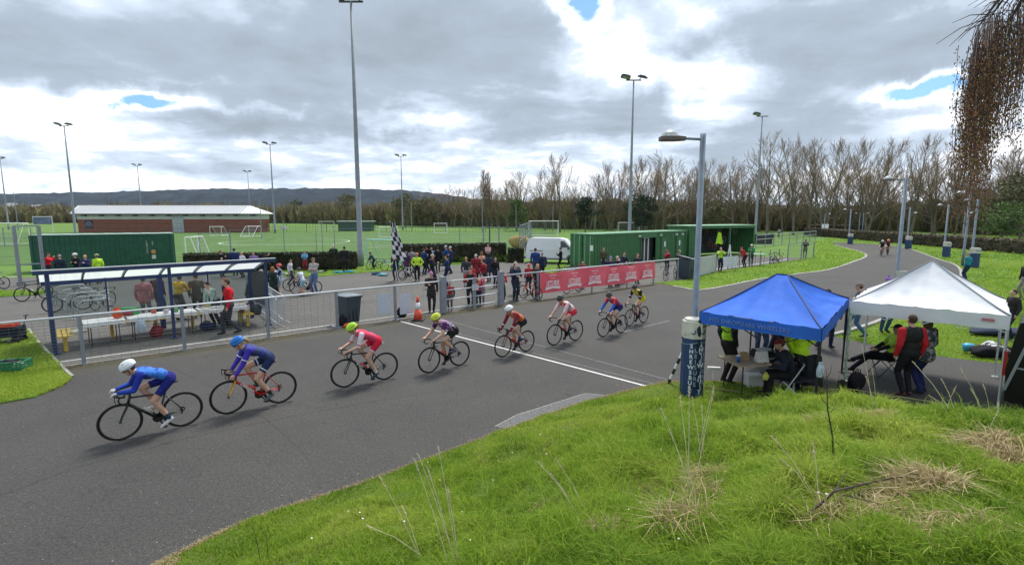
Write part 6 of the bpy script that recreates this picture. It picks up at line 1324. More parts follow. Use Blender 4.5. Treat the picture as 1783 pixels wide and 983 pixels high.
# pale back panels on the first two riders' kit
m = MB(); m.ell((0, 0, 0), (.10, .11, .03), rotx(-R(62)), 10, 6)
m = MB(); m.grid(lambda u, v: ((u-.5)*.20, 0, (v-.5)*.15), 2, 2)
def back_panel(info, p_, col, w, h, up_=.22, off=.125):
    q = info['pel']+info['upc']*up_*info['k']-info['fwc']*off*info['k']; X_ = Vector((1, 0, 0)); Z_ = info['upc']; Y_ = X_.cross(Z_)*-1; m = MB(); m.grid(lambda u, v: tuple(q+X_*(u-.5)*w+Z_*(v-.5)*h-info['fwc']*(.012-.05*abs(u-.5)**2*4)), 6, 2); return m.build('back_panel', col, p_, True)
def limb_band(p_, info, key, i, seg, f, r, w, col):
    a, c = Vector(info[key][i][seg]), Vector(info[key][i][seg+1]); u = (c-a).normalized(); q = a.lerp(c, f); k = info['k']; m = MB(); m.tube([q-u*w*k, q-u*w*.8*k, q+u*w*.8*k, q+u*w*k], [r*.9*k, r*k, r*k, r*.9*k], 12); m.build('kit_band', col, p_, True)
WB = mat('band_white', (.66, .68, .74), .7); BB_ = mat('band_black', (.02, .02, .025), .7); YB = mat('band_yellow', (.55, .5, .15), .7)
for j in (0, 1):
    limb_band(p2, i2, 'JT', j, 0, .72, .062, .010, WB); limb_band(p2, i2, 'JL', j, 0, .50, .085, .012, WB); limb_band(p1, i1, 'JL', j, 0, .68, .074, .008, BB_); limb_band(p3, i3, 'JL', j, 0, .58, .080, .012, WB)
    limb_band(p3, i3, 'JT', j, 0, .9, .057, .014, mat('band_red', (.5, .03, .06), .7)); limb_band(p5, i5, 'JT', j, 1, .45, .049, .014, WB); limb_band(p6, i6, 'JL', j, 0, .6, .078, .010, WB); limb_band(p7, i7, 'JL', j, 0, .58, .078, .014, WB); limb_band(p8, i8, 'JT', j, 0, .75, .062, .012, WB)
back_panel(i1, p1, mat('pale_blue_panel', (.25, .33, .66), .7), .22, .14, .20, .112)
back_panel(i2, p2, mat('grey_yellow_panel', (.42, .44, .34), .7), .24, .16, .24, .115)
# ================================================================ PARKED / HELD BICYCLES
bike('black road bicycle standing behind the shelter left post', (46, 524), (75, 520), CAR, rim='rim', scale=1.0)
bike('silver bicycle standing in the hoops behind the left glass', (196, 533), (165, 541), WBK, scale=1.0); bike('grey bicycle leaning on the nearest hoops behind the shelter', (104, 543), (135, 540), STEEL, scale=1.0, lean=5)
bike('bicycle cut off at the very left edge by the grass', (-18, 507), (3, 504), CAR, scale=1.0)
bk_ = bike('blue bicycle held by the cyclist in a yellow top', (303, 546), (318, 532), BLB, scale=1.0)
bike('black road bicycle of the child in a white T shirt', (513, 512), (553, 510), CAR, scale=.95); bike('second black bicycle behind the child in a white T shirt', (508, 506), (530, 504), CAR, scale=.95)
bike('small black bicycle ridden by the child near the turquoise goal', (640, 469), (664, 467), CAR, scale=.85); bike('white bicycle parked near the turquoise goal', (668, 471), (692, 470), WBK, scale=.9)
bike('white bicycle behind the marshal in a yellow jacket', (699, 488), (727, 485), WBK, scale=1.0); bike('turquoise bicycle behind the chequered flag', (685, 470), (712, 472), TRQ, scale=.9)
bike('red bicycle held by spectators left of the banner', (911, 519), (936, 523), RED, scale=.95); bike('bicycle whose wheels show below the banner', (985, 512), (1010, 508), CAR, scale=1.0)
bike('grey bicycle leaning on the fence right of the banner', (1154, 490), (1166, 484), STEEL, scale=1.0, lean=4, rim='rim2'); bike('second grey bicycle leaning on the fence right of the banner', (1172, 487), (1184, 481), STEEL, scale=1.0, lean=5, rim='rim2')
bike('bicycle leaning on the rail fence left of the seated man', (1272, 470), (1285, 466), STEEL, scale=1.0, rim='rim2'); bike('bicycle with yellow fork parked near the fence corner', (1362, 458), (1345, 460), mat('dull_yellow', (.4, .3, .08), .5), scale=1.0); bike('white bicycle parked against the low rail fence', (1338, 461), (1352, 457), WBK, scale=1.0)
for i, (px, py) in enumerate(((975, 468), (988, 466), (1002, 467), (1016, 466))): # handlebars showing above banner
    bike(('leftmost', 'second', 'third', 'rightmost')[i]+' white bicycle parked behind the banner top', (px, py+22), (px+16, py+25), WBK, scale=1.0, group='bicycles parked behind the banner', rim='rim2')
for lb, px, py, rz_, p_ in (('bicycle lying on the grass by the hedge near the beige hoodie man', 548, 476, R(70), WBK), ('bicycle lying on the verge left of the turquoise bag', 500, 480, R(100), WBK), ('red bicycle lying on the plaza right of the spectators', 884, 482, R(95), RED)):
    b_ = bike(lb, None, None, p_, loc=G(px, py)+Vector((0, 0, .06)), rz=rz_, scale=.9); b_.rotation_euler = (0, R(84), rz_)
for i, (px, py, c_, lb) in enumerate(((590, 476, (.05, .30, .38), 'turquoise flat bag on the verge left of two standing men'), (608, 475, (.04, .25, .33), 'turquoise flat bag on the verge below two standing men'), (655, 478, (.03, .07, .12), 'dark bag beside the child on the small bicycle'), (667, 480, (.15, .35, .40), 'pale blue bag right of the dark bag near the flag holder'), (870, 478, (.3, .04, .07), 'maroon jacket lying on the plaza behind the gate'), (940, 476, (.3, .3, .3), 'grey bag beside the grass near the white van'))): bag('kit_bag', lb, G(px, py), (.35, .2, .09), c_, handles=False, seed=50+i, lump=.2)
# ================================================================ SPECTATORS
F = lambda d: R(d)
HV = (.42, .72, .04)
def at(px, py): return G(px, py)
S = []
def sp(label, loc, **k): return person(label, loc, **k)
# left group behind the shelter
sp('man in red jacket looking at his phone by the dark green container', head_at(82, 441), face=F(-70), top=(.55, .02, .03), trou=(.02, .02, .03), hair='brown', arms='phone', nod=15)
sp('grey haired person in dark jacket next to the man in red', head_at(103, 444), face=F(20), top=(.02, .03, .05), hair='grey')
sp('person in white cycle helmet and black top by the container', head_at(131, 442), face=F(170), top=(.012, .012, .015), hat='helmet', hatc=(.7, .7, .7), arms='cross')
sp('fair haired person in navy top in the container group', head_at(148, 445, 1.7), face=F(200), top=(.02, .03, .09), hair='blonde', arms='hold')
sp('cyclist in fluorescent yellow jacket at the right of the container group', head_at(158, 444, 1.72)+Vector((.1, .3, 0)), face=F(60), top=(.5, .8, .05), hat='helmet', hatc=(.3, .35, .1))
# middle group behind shelter
sp('brown haired adult in black jacket behind the shelter roof', head_at(383, 436), face=F(-30), top=(.012, .012, .015), hair='ginger', arms='hold'); sp('small child in front of the adult in black jacket', head_at(386, 449, 1.3), face=F(180), H=1.3, top=(.05, .04, .06), hair='blonde', shoe=(.3, .3, .3))
sp('broad man in navy coat behind the shelter roof', head_at(407, 433, 1.8), face=F(10), H=1.8, top=(.02, .035, .12), hair='dark', bulk=1.12); sp('fair haired person in white top behind the shelter roof', head_at(421, 439, 1.65), face=F(150), H=1.65, top=(.6, .6, .62), hair='blonde'); sp('person in lilac top right of the white top', head_at(441, 439, 1.65), face=F(200), H=1.65, top=(.22, .15, .35), hair='brown')
sp('person bending in dark clothes against the hedge', head_at(455, 438, 1.5), face=F(-90), H=1.65, top=(.02, .025, .04), lean=50, hair='dark')
sp('young cyclist in red helmet and pale blue jersey beside the shelter end', G(490, 518), face=F(120), H=1.62, top=(.32, .42, .55), trou=(.30, .45, .55), shorts=True, hat='helmet', hatc=(.65, .08, .10), arms='hold', sleeve=(.02, .03, .08), hair='brown', shoe=(.05, .06, .12))
sp('ginger haired person in dark green coat with patterned bag by the barrier', G(477, 524), face=F(-20), H=1.6, top=(.02, .04, .035), trou=(.03, .02, .03), hair='ginger', hat='long', coat=.3); sp('child in blue and white patterned top in front of the cyclist', G(483, 520), face=F(150), H=1.35, top=(.3, .3, .4), stripe=blotch('navy_white_pattern', (.02, .03, .12), (.6, .6, .65), 14, .5), trou=(.12, .02, .03), hat='bobble', hatc=(.6, .55, .6), shoe=(.5, .5, .5))
sp('child in white T shirt and pale blue shorts astride a black bicycle', G(529, 515), face=F(75), H=1.42, top=(.62, .64, .70), trou=(.35, .55, .66), shorts=True, fore='skin', hat='helmet', hatc=(.04, .04, .08), arms='fwd', lean=22, shoe=(.05, .05, .05), shortsl=.8)
sp('man in beige hoodie and jeans standing with folded arms on the plaza', G(549, 511), face=F(165), H=1.82, top=(.36, .35, .33), trou=(.10, .16, .28), hat='cap', hatc=(.16, .12, .10), hair='brown', arms='cross', shoe=(.02, .02, .03))
sp('child in pale blue shirt and red shorts in front of the hedge', G(532, 472), face=F(190), H=1.45, top=(.12, .30, .55), trou=(.25, .03, .04), hair='brown', arms='hold')
sp('bald man in dark green coat by the hedge left of the floodlight', G(582, 469), face=F(10), H=1.8, top=(.025, .035, .028), trou=(.03, .05, .09), hair='white', bulk=1.12); sp('man in black jacket and cap right of the bald man', G(601, 474), face=F(5), H=1.8, top=(.02, .02, .025), trou=(.02, .02, .02), hat='cap', hatc=(.02, .02, .02), hair='dark', bulk=1.15, coat=.25)
sp('child in dark top sitting on a small bicycle near the goal', G(652, 469), face=F(80), H=1.35, top=(.02, .05, .10), trou=(.02, .02, .05), hat='helmet', hatc=(.08, .08, .1), arms='fwd', lean=35)
FLP = G(690, 488)
sp('man in dark clothes holding the chequered flag pole', FLP, face=F(175), H=1.75, top=(.02, .02, .03), trou=(.02, .025, .06), hair='brown', arms='hold', nod=5)
fl = thing('chequered_flag', 'tall black and white chequered flag on a pole above the plaza', 'flag', FLP+Vector((.06, -.28, 0)))
fh = hgt(683, 384, FLP); m = MB(); m.tube([(.12, 0, .1), (-.28, 0, fh)], [.02, .014], 6); m.build('pole', WHITE, fl)
CH0, CH1 = mat('flag_black', (.015, .015, .02), .8, var=0), mat('flag_white', (.68, .68, .72), .8, var=.04)
m = MB(); NU, NVv = 4, 8
def flg(u, v):
    t_ = v*2.15; x = -.27+.13*v+u*(.30+.62*v)*1.0; return (x+.03*math.sin(t_*5+u*3), -.06+.10*math.sin(u*9+t_*2.2), fh-.12-t_-.25*u*v)
sub = 3
for i in range(NU):
    for j in range(NVv):
        vs = []; 
        for b_ in range(sub+1):
            for a_ in range(sub+1): vs.append(flg((i+a_/sub)/NU, (j+b_/sub)/NVv))
        m.add(vs, [(b_*(sub+1)+a_, b_*(sub+1)+a_+1, (b_+1)*(sub+1)+a_+1, (b_+1)*(sub+1)+a_) for b_ in range(sub) for a_ in range(sub)], (i+j) % 2)
m.build('chequered_cloth', [CH0, CH1], fl, True)
sp('marshal in fluorescent yellow jacket and orange helmet with hands on hips', G(727, 489), face=F(180), H=1.68, top=(.52, .78, .05), trou=(.012, .012, .015), hat='helmet', hatc=(.55, .15, .10), arms='hip', hair='dark')
sp('tall figure in black with raised black hood behind the marshal', G(745, 473), face=F(150), H=1.85, top=(.01, .01, .012), trou=(.01, .01, .012), hat='hood', hatc=(.01, .01, .012), bulk=1.2, coat=.35); sp('person in pale blue checked top beside the black figure', G(752, 472), face=F(190), H=1.7, top=(.3, .4, .6), trou=(.02, .02, .05), hair='brown', stripe=blotch('blue_check', (.12, .2, .45), (.45, .52, .65), 12, .5))
sp('man in black jacket and beige beanie talking at the plaza centre', G(753, 500), face=F(-100), H=1.82, top=(.012, .014, .02), trou=(.012, .015, .035), hat='beanie', hatc=(.45, .36, .26), arms=('down', 'hold'), shoe=(.4, .4, .4))
sp('man in navy jacket facing left at the plaza centre', G(779, 498), face=F(95), H=1.75, top=(.025, .05, .12), trou=(.012, .02, .06), hair='dark', arms=('fwd', 'down')); sp('tall man in navy behind the plaza centre group', G(786, 476), face=F(100), H=1.85, top=(.02, .04, .14), trou=(.015, .02, .06), hat='cap', hatc=(.5, .55, .6), hair='dark', arms='cross')
sp('person in blue coat and white cap behind the plaza group', G(778, 470), face=F(100), H=1.78, top=(.03, .07, .22), trou=(.02, .02, .05), hat='cap', hatc=(.55, .6, .65), arms='fwd')
sp('child in bright knitted hat and dark coat filming over the fence', FL(fence_t(764), .55), face=F(-165), H=1.66, top=(.03, .024, .022), trou=(.012, .013, .02), hat='bobble', hatc=(.42, .18, .34), coat=.28, arms=('down', 'rail'), hair='brown')
sp('small child in red jacket looking through the gate', FL(fence_t(792), .35), face=F(180), H=1.18, top=(.36, .03, .035), trou=(.10, .09, .09), hair='dark', sleeve=(.03, .03, .05), arms='down', shoe=(.2, .1, .12))
sp('adult in black and red jacket leaning on the gate', FL(fence_t(834), .62), face=F(185), H=1.72, top=(.03, .03, .035), trou=(.02, .02, .03), hair='brown', arms='rail', sleeve=(.30, .03, .03), lean=14, nod=20)
sp('young girl in pink top standing at the gate', FL(fence_t(856), .7), face=F(170), H=1.35, top=(.55, .06, .16), trou=(.22, .22, .26), hair='dark', arms='rail', shoe=(.05, .05, .05), stripe=blotch('pink_white_pattern', (.55, .05, .14), (.6, .5, .55), 12, .5)); sp('person in maroon top behind the girl at the gate', FL(fence_t(848), 1.2), face=F(175), H=1.5, top=(.30, .03, .05), trou=(.012, .012, .015), hair='dark', arms='hold')
sp('white haired woman in maroon coat with her back turned', G(829, 494), face=F(10), H=1.72, top=(.20, .025, .03), trou=(.03, .03, .04), hair='white', coat=.3, bulk=1.1); sp('person with dark grey backpack left of the white haired woman', G(812, 500), face=F(0), H=1.66, top=(.04, .042, .05), trou=(.3, .3, .33), hair='blonde', bulk=.95)
sp('woman in navy dress jacket with dark hair right of the maroon coat', G(852, 490), face=F(30), H=1.72, top=(.03, .04, .07), trou=(.05, .06, .09), hat='long', hair='dark', coat=.3); sp('person in peach top between the maroon coat and the navy jacket', G(839, 484), face=F(40), H=1.66, top=(.55, .30, .20), trou=(.03, .03, .04), hair='ginger', hat='long')
sp('person in red and white striped shirt sitting on the hedge edge', G(850, 462), face=F(180), H=1.7, top=(.5, .1, .12), trou=(.012, .012, .015), hair='dark', arms='cross', stripe=stripes('red_white_stripes', (.62, .60, .60), (.42, .03, .05), 4.5, 0, 0))
sp('boy in red top with cap at the fence right of the gate', FL(fence_t(886), .5), face=F(-160), H=1.45, top=(.42, .03, .045), trou=(.012, .012, .015), hat='cap', hatc=(.3, .04, .05), hair='dark', arms='hold', shoe=(.3, .3, .3))
sp('dark haired woman in navy coat leaning on the fence by the red bicycle', FL(fence_t(910), .55), face=F(-150), H=1.72, top=(.015, .02, .05), trou=(.02, .025, .05), hair='brown', hat='pony', arms='rail', bulk=1.1); sp('person in dark hooded top and cream beanie by the fence', FL(fence_t(921), 1.0), face=F(-160), H=1.74, top=(.03, .035, .045), trou=(.02, .02, .03), hat='beanie', hatc=(.5, .4, .32), arms='rail')
sp('child in red cycling helmet behind the fence group', G(921, 510), face=F(160), H=1.5, top=(.4, .04, .05), trou=(.02, .02, .03), hat='helmet', hatc=(.55, .08, .08)); sp('blonde long haired woman in black behind the banner end', FL(fence_t(950), .6), face=F(190), H=1.62, top=(.012, .012, .015), trou=(.02, .02, .02), hat='long', hair='blonde', arms='rail')
sp('tall man in blue jacket walking away towards the white van', G(932, 483), face=F(0), H=1.88, top=(.02, .05, .18), trou=(.04, .06, .12), hair='dark', arms='down', pose='walk'); sp('person in black with lime shoes by the end of the green container', G(976, 473), face=F(80), H=1.72, top=(.01, .01, .015), trou=(.01, .01, .012), shoe=(.45, .6, .1), hair='dark', arms=('hold', 'down'))
# behind banner, clubhouse front
for lb, px, off, kw in (('person in purple bobble hat and navy coat behind the banner', 1079, .7, dict(hat='bobble', hatc=(.22, .20, .42), top=(.02, .02, .05), H=1.68)), ('person in cream knitted hat behind the banner', 1093, .8, dict(hat='beanie', hatc=(.48, .42, .32), top=(.02, .02, .03), H=1.66, arms='hold')), ('person in dark top reaching out near the clubhouse doorway', 1121, 1.5, dict(hair='dark', top=(.015, .02, .04), H=1.8, arms='fwd')), ('person in black and white jacket behind the banner right part', 1106, 1.2, dict(hair='white', top=(.35, .35, .36), H=1.45, arms='hold'))):
    k_ = dict(face=F(200)); k_.update(kw); sp(lb, FL(fence_t(px), off), **k_)
sp('child in maroon hooded coat outside the clubhouse doors', G(1160, 474), face=F(-170), H=1.55, top=(.25, .02, .05), trou=(.02, .02, .03), hat='hood', hatc=(.35, .05, .06), arms='phone'); sp('person in brown jacket and pale cap reaching to the large bin', G(1180, 480), face=F(-80), H=1.7, top=(.05, .035, .03), trou=(.02, .02, .02), hat='cap', hatc=(.4, .38, .3), arms=('down', 'fwd'), hair='brown')
sp('photographer in fluorescent vest behind the white cloth on the fence', G(1253, 473), face=F(175), H=1.72, top=HV, trou=(.02, .02, .03), hair='grey', arms='phone', sleeve=(.35, .5, .1))
sp('man in red jacket leaning forward near the bike store', G(1297, 465), face=F(100), H=1.65, top=(.45, .02, .05), trou=(.03, .02, .03), hat='cap', hatc=(.4, .04, .05), lean=35, arms='low', hair='brown'); sp('person in green jacket and white helmet beside the bike store', G(1307, 463), face=F(150), H=1.68, top=(.03, .20, .08), trou=(.03, .03, .04), hat='helmet', hatc=(.65, .68, .65), arms='hold')
sp('bystander in dark coat far behind beyond the mesh fence', G(1343, 425), face=F(0), H=1.75, top=(.02, .025, .04), hat='cap', hatc=(.5, .5, .5), bulk=1.15); sp('distant person by the dark boxes beyond the mesh fence', G(1356, 414), face=F(0), H=1.7, top=(.3, .3, .3)); sp('man in grey trousers leaning on the mesh fence panel', G(1401, 449), face=F(-30), H=1.75, top=(.03, .04, .03), trou=(.16, .17, .17), hat='cap', hatc=(.4, .38, .3), arms='rail')
# right side
sp('left one of two dark clothed people on the far right bank', G(1669, 432), face=F(180), H=1.75, top=(.015, .015, .02)); sp('right one of two dark clothed people on the far right bank', G(1681, 432.5), face=F(160), H=1.75, top=(.02, .02, .03), hair='dark')
sp('person in teal jacket standing by the blue pillar on the right', G(1682, 490), face=F(20), H=1.75, top=(.02, .24, .33), trou=(.02, .04, .09), hair='grey', sleeve=(.02, .18, .27)); sp('person in dark coat cut off at the right edge of the grass', G(1782, 520), face=F(90), H=1.8, top=(.02, .022, .03), trou=(.25, .24, .2), hair='brown'); sp('person whose head shows above the right end of the white canopy', G(1757, 590), face=F(80), H=1.6, top=(.03, .03, .03), hair='brown')
sp('person in striped beanie and jeans on the grass between both gazebos', G(1491, 586), face=F(60), H=1.76, top=(.10, .10, .12), trou=(.06, .13, .24), hat='beanie', hatc=(.20, .13, .11), pose='walk', shoe=(.05, .06, .08)); sp('person in purple bobble hat and camouflage coat behind the white gazebo', G(1538, 577), face=F(170), H=1.86, top=(.06, .07, .08), trou=(.05, .10, .2), hat='bobble', hatc=(.20, .10, .36), stripe=blotch('camo_cloth', (.03, .035, .05), (.22, .24, .22), 12, .55), bulk=1.1, arms='hold')
sp('bystander in dark jeans walking beyond the blue gazebo right side', G(1434, 606), face=F(-60), H=1.78, top=(.015, .02, .05), trou=(.02, .03, .08), hair='dark', pose='walk')
# under gazebos
sp('marshal in fluorescent vest standing at the left end of the gazebo table', G(1264, 666), face=F(-80), H=1.82, top=HV, trou=(.025, .02, .022), hair='dark', sleeve=(.02, .025, .035), arms=('down', 'pocket'), bulk=1.08, hat='cap', hatc=(.02, .02, .03)); sp('standing official in blue jeans behind the gazebo table', G(1322, 622), face=F(170), H=1.8, top=(.02, .025, .05), trou=(.05, .08, .16), hair='brown', arms='cross', bulk=1.1)
sp('standing person in navy coat left of the lime jacket official', G(1356, 640), face=F(100), H=1.8, top=(.015, .02, .05), trou=(.02, .02, .05), hair='dark', bulk=1.05); sp('official in lime yellow jacket with hand on hip under the blue gazebo', G(1386, 684), face=F(20), coat=.12, H=1.8, top=(.50, .74, .03), trou=(.012, .015, .04), hair='brown', arms='hip', bulk=1.15)
def seated(label, loc, rz, H=1.75, seat=.47, lean_=8, hands=None, ank=None, **k):
    kk = H/1.72; PP = dict(hip=Vector((0, -.05, seat+.10)), lean=lean_, curve=8, headang=k.pop('nod', 12), ankles=ank or [Vector((s*.16, .42*kk, .09)) for s in (-1, 1)], feet=[Vector((s*.1, 1, 0)) for s in (-1, 1)], kpole=Vector((0, .3, 1)), hands=hands or [Vector((s*.12, .38, seat+.30)) for s in (-1, 1)], curl=.5)
    return person(label, loc, rz, H, P=PP, **k)
seated('seated official in dark coat and maroon beanie writing at the gazebo table', SEATP+Vector((0, 0, 0)), R(75), top=(.02, .025, .04), trou=(.012, .012, .015), hat='beanie', hatc=(.22, .03, .035), bulk=1.12, lean_=18)
seated('reclining person in lime vest and dark trousers in the camp chair', G(1541, 653), R(78), seat=.40, lean_=-22, top=(.42, .66, .06), trou=(.012, .015, .025), hair='grey', hat='cap', hatc=(.05, .05, .06), hands=[Vector((s*.07, .32, .62)) for s in (-1, 1)], ank=[Vector((-.08, .80, .40)), Vector((.10, .72, .12))], nod=5, sleeve=(.4, .62, .08), fore=(.02, .02, .03))
sp('man in red hoodie and black padded gilet under the white gazebo', G(1577, 688), face=F(0), H=1.80, top=(.022, .020, .022), trou=(.012, .015, .022), hair='brown', hatc=(.28, .03, .035), sleeve=(.45, .02, .03), bulk=1.1, arms='down', shoe=(.12, .05, .04)); sp('woman in patterned jacket and jeans beside the man in the gilet', G(1605, 684), face=F(20), H=1.74, top=(.08, .09, .11), trou=(.02, .025, .10), hair='brown', hat='long', stripe=blotch('grey_pattern_jacket', (.03, .035, .05), (.22, .22, .22), 9, .5), bulk=1.0, coat=.15, shoe=(.03, .03, .04), arms='pocket')
# shelter people
sp('man in red jacket walking past the shelter table', SP(4.55, -.55), face=SA+R(75), H=1.84, top=(.52, .015, .025), trou=(.035, .04, .055), hair='brown', pose='walk', arms='down', nod=8, bulk=1.12, shoe=(.02, .02, .025))
sp('person in pale green and white top bending over the shelter table', SP(4.55, 1.25), face=SA+R(120), H=1.7, top=(.42, .45, .38), trou=(.02, .02, .03), hair='dark', lean=28, arms='low', sleeve=(.22, .36, .34), shoe=(.5, .5, .5), nod=30); sp('dark haired person in navy coat next to the man in red', SP(4.85, .95), face=SA+R(100), H=1.72, top=(.025, .02, .05), trou=(.02, .02, .03), hair='ginger', hat='long', nod=20)
sp('person in pink coat seen through the shelter glass', head_at(248, 483, 1.68), face=F(20), H=1.68, top=(.48, .16, .17), trou=(.12, .13, .16), hair='brown', coat=.15, bulk=1.05); sp('cyclist in yellow top and black shorts standing by a blue bicycle', head_at(307, 480, 1.72), face=F(-10), H=1.72, top=(.72, .42, .01), trou=(.012, .012, .014), hair='dark', shorts=False, arms='fwd', lean=12)
sp('figure in dark maroon coat behind the wide shelter post', head_at(272, 477, 1.7), face=F(0), H=1.7, top=(.08, .03, .04), hair='dark'); sp('person in grey clothes behind the shelter right glass', head_at(434, 468, 1.6), face=F(150), H=1.6, top=(.3, .32, .34), trou=(.05, .06, .08), hair='brown', bulk=1.0)
# people-side items
m = MB(); m.grid(lambda u, v: (1.9*u, -.04*math.sin(u*9)-.05*v*math.sin(u*5), 1.12-.78*v-.05*math.sin(u*math.pi)*(1-v)), 12, 6); o = m.build('white_sheet', cloth((.60, .60, .68)), smooth=True, loc=tuple(G(1249, 473)+Vector((0, -.1, 0)))); o.rotation_euler = (0, 0, R(25)); tag(o, 'white cloth hung on the low fence in front of the photographer', 'cloth')
wp0, wp1 = G(1214, 481), G(1245, 473.5); m = MB(); L_ = (wp1-wp0).length; m.box((L_/2, 0, .62), (L_, .06, 1.22)); o = m.build('notice_board', mat('dirty_white_board', (.46, .47, .46), .7, var=.08, sc=2), loc=wp0); o.rotation_euler = (0, 0, zrot(wp1-wp0)); tag(o, 'large whitish blank board fixed to the fence right of the lamp post', 'board')
g = G(1247, 458); m = MB(); m.grid(lambda u, v: ((u-.5)*(.28+.35*v), .05*math.sin(u*9), 2.55-.95*v-.04*math.cos(u*8)), 8, 6); o = m.build('hanging_vest', cloth(HV), smooth=True, loc=(g.x, g.y-.4, .05)); tag(o, 'fluorescent vest hung on the front frame of the bike store', 'vest')
a_ = G(1264, 466); m = MB(); m.tube([a_, atY(1271, 426, a_.y)], .04, 6); m.tube([atY(1271, 426, a_.y), G(1274, 466)], .05, 6); tag(m.build('a_frame', WHITE), 'tall white inverted V frame standing before the bike store', 'frame')
tb2 = folding_table('pale folding table beside the person in green by the bike store', G(1309, 462), 0, 1.0, .6, .95, cover=False, top=mat('pale_blue_top', (.35, .45, .5), .6)) 
for i, (px, py, w_, h_, c_) in enumerate(((1318, 424, 1.2, 1.3, (.02, .022, .022)), (1331, 424, 1.6, 1.3, (.02, .024, .02)))): g = G(px, py); m = MB(); m.box((0, 0, h_/2), (w_, 1, h_)); m.box((0, 0, h_+.04), (w_+.15, 1.1, .08)); tag(m.build('storage_box', mat('box_dark_%s' % 'ab'[i], c_, .6), loc=g), ('left', 'right')[i]+' dark storage box on the grass beyond the bike store', 'box')

# ---- more of the crowd
for lb, lc, kw in (
 ('woman in plum coat between the flag and the yellow jacketed marshal', G(709, 482), dict(face=F(160), H=1.68, top=(.10, .03, .09), hair='dark', hat='long', coat=.2)),
 ('person in grey hoodie standing behind the white bicycle', G(718, 476), dict(face=F(30), H=1.7, top=(.22, .22, .24), hair='brown')),
 ('person in dark blue fleece at the left of the plaza centre group', G(738, 478), dict(face=F(-40), H=1.75, top=(.02, .05, .14), hair='brown', arms='hold')),
 ('person in black coat by the hedge behind the plaza centre group', G(763, 474), dict(face=F(20), H=1.76, top=(.012, .012, .016), hair='dark', coat=.25)),
 ('child in red and black top behind the maroon coated woman', G(822, 506), dict(face=F(170), H=1.35, top=(.38, .03, .04), hair='brown', arms='hold')),
 ('person in dark red cycling top talking near the gate', G(843, 508), dict(face=F(60), H=1.7, top=(.25, .02, .03), hair='dark', arms='cross')),
 ('woman in black with brown hair behind the pink girl', G(862, 500), dict(face=F(-150), H=1.66, top=(.015, .015, .02), hair='brown', hat='long')),
 ('fair haired child in red at the gate middle rail', FL(fence_t(843), .4), dict(face=F(180), H=1.2, top=(.50, .05, .07), hair='blonde', arms='rail')),
 ('person in grey fleece near the fence right of the gate', G(897, 512), dict(face=F(-30), H=1.7, top=(.16, .17, .18), hair='dark', arms='hold')),
 ('person in navy anorak beside the walking man in blue', G(944, 488), dict(face=F(20), H=1.72, top=(.02, .03, .07), hair='grey')),
 ('person with folded arms near the right end of the banner', FL(fence_t(1128), .8), dict(face=F(190), H=1.74, top=(.03, .03, .04), hair='brown', arms='cross')),
 ('person in maroon sweater behind the banner middle', FL(fence_t(1048), 1.4), dict(face=F(170), H=1.5, top=(.2, .03, .05), hair='dark', arms='hold')),
 ('man in olive jacket watching by the clubhouse corner', G(1050, 474), dict(face=F(175), H=1.74, top=(.07, .075, .04), hair='dark', arms='pocket')),
 ('young rider in white jersey walking near the shelter end', G(507, 497), dict(face=F(-90), H=1.5, top=(.55, .56, .6), hair='dark', pose='walk')),
 ('person in dark green fleece seen through the shelter right glass', head_at(455, 470, 1.66), dict(face=F(140), H=1.66, top=(.03, .07, .05), hair='grey')),
 ('person in brown coat standing behind the shelter centre', head_at(340, 478, 1.7), dict(face=F(30), H=1.7, top=(.09, .06, .04), hair='brown', coat=.2)),
): sp(lb, lc, **kw)
for i, (x, y, c, lb) in enumerate(((2.6, .85, (.45, .1, .05), 'red tin on the long shelter table'), (3.2, .65, (.1, .3, .1), 'green tub on the long shelter table'), (4.2, .9, (.5, .45, .1), 'yellow tub on the right shelter table'), (2.9, .55, (.5, .5, .5), 'pale pot on the long shelter table'))):
    m = MB(); m.lathe([(.07, 0), (.085, .12), (.06, .13)], (0, 0, 0), 14); tag(m.build('tub', mat('tub_%d' % i, c, .5), smooth=True, loc=SP(x, y, .765)), lb, 'tub')
m = MB(); m.box((0, 0, .1), (.42, .3, .2)); m.box((0, 0, .21), (.44, .32, .03)); tag(m.build('storage_tub', mat('green_tub', (.02, .25, .06), .5), loc=SP(2.0, 1.1, .77)), 'bright green plastic tub at the back of the shelter table', 'tub')
bag('rucksack', 'dark red rucksack under the long shelter table', SP(2.6, .6), (.2, .15, .19), (.25, .03, .04), seed=61); bag('rucksack', 'navy holdall under the right shelter table', SP(4.1, .7), (.28, .16, .14), (.02, .03, .09), seed=62)
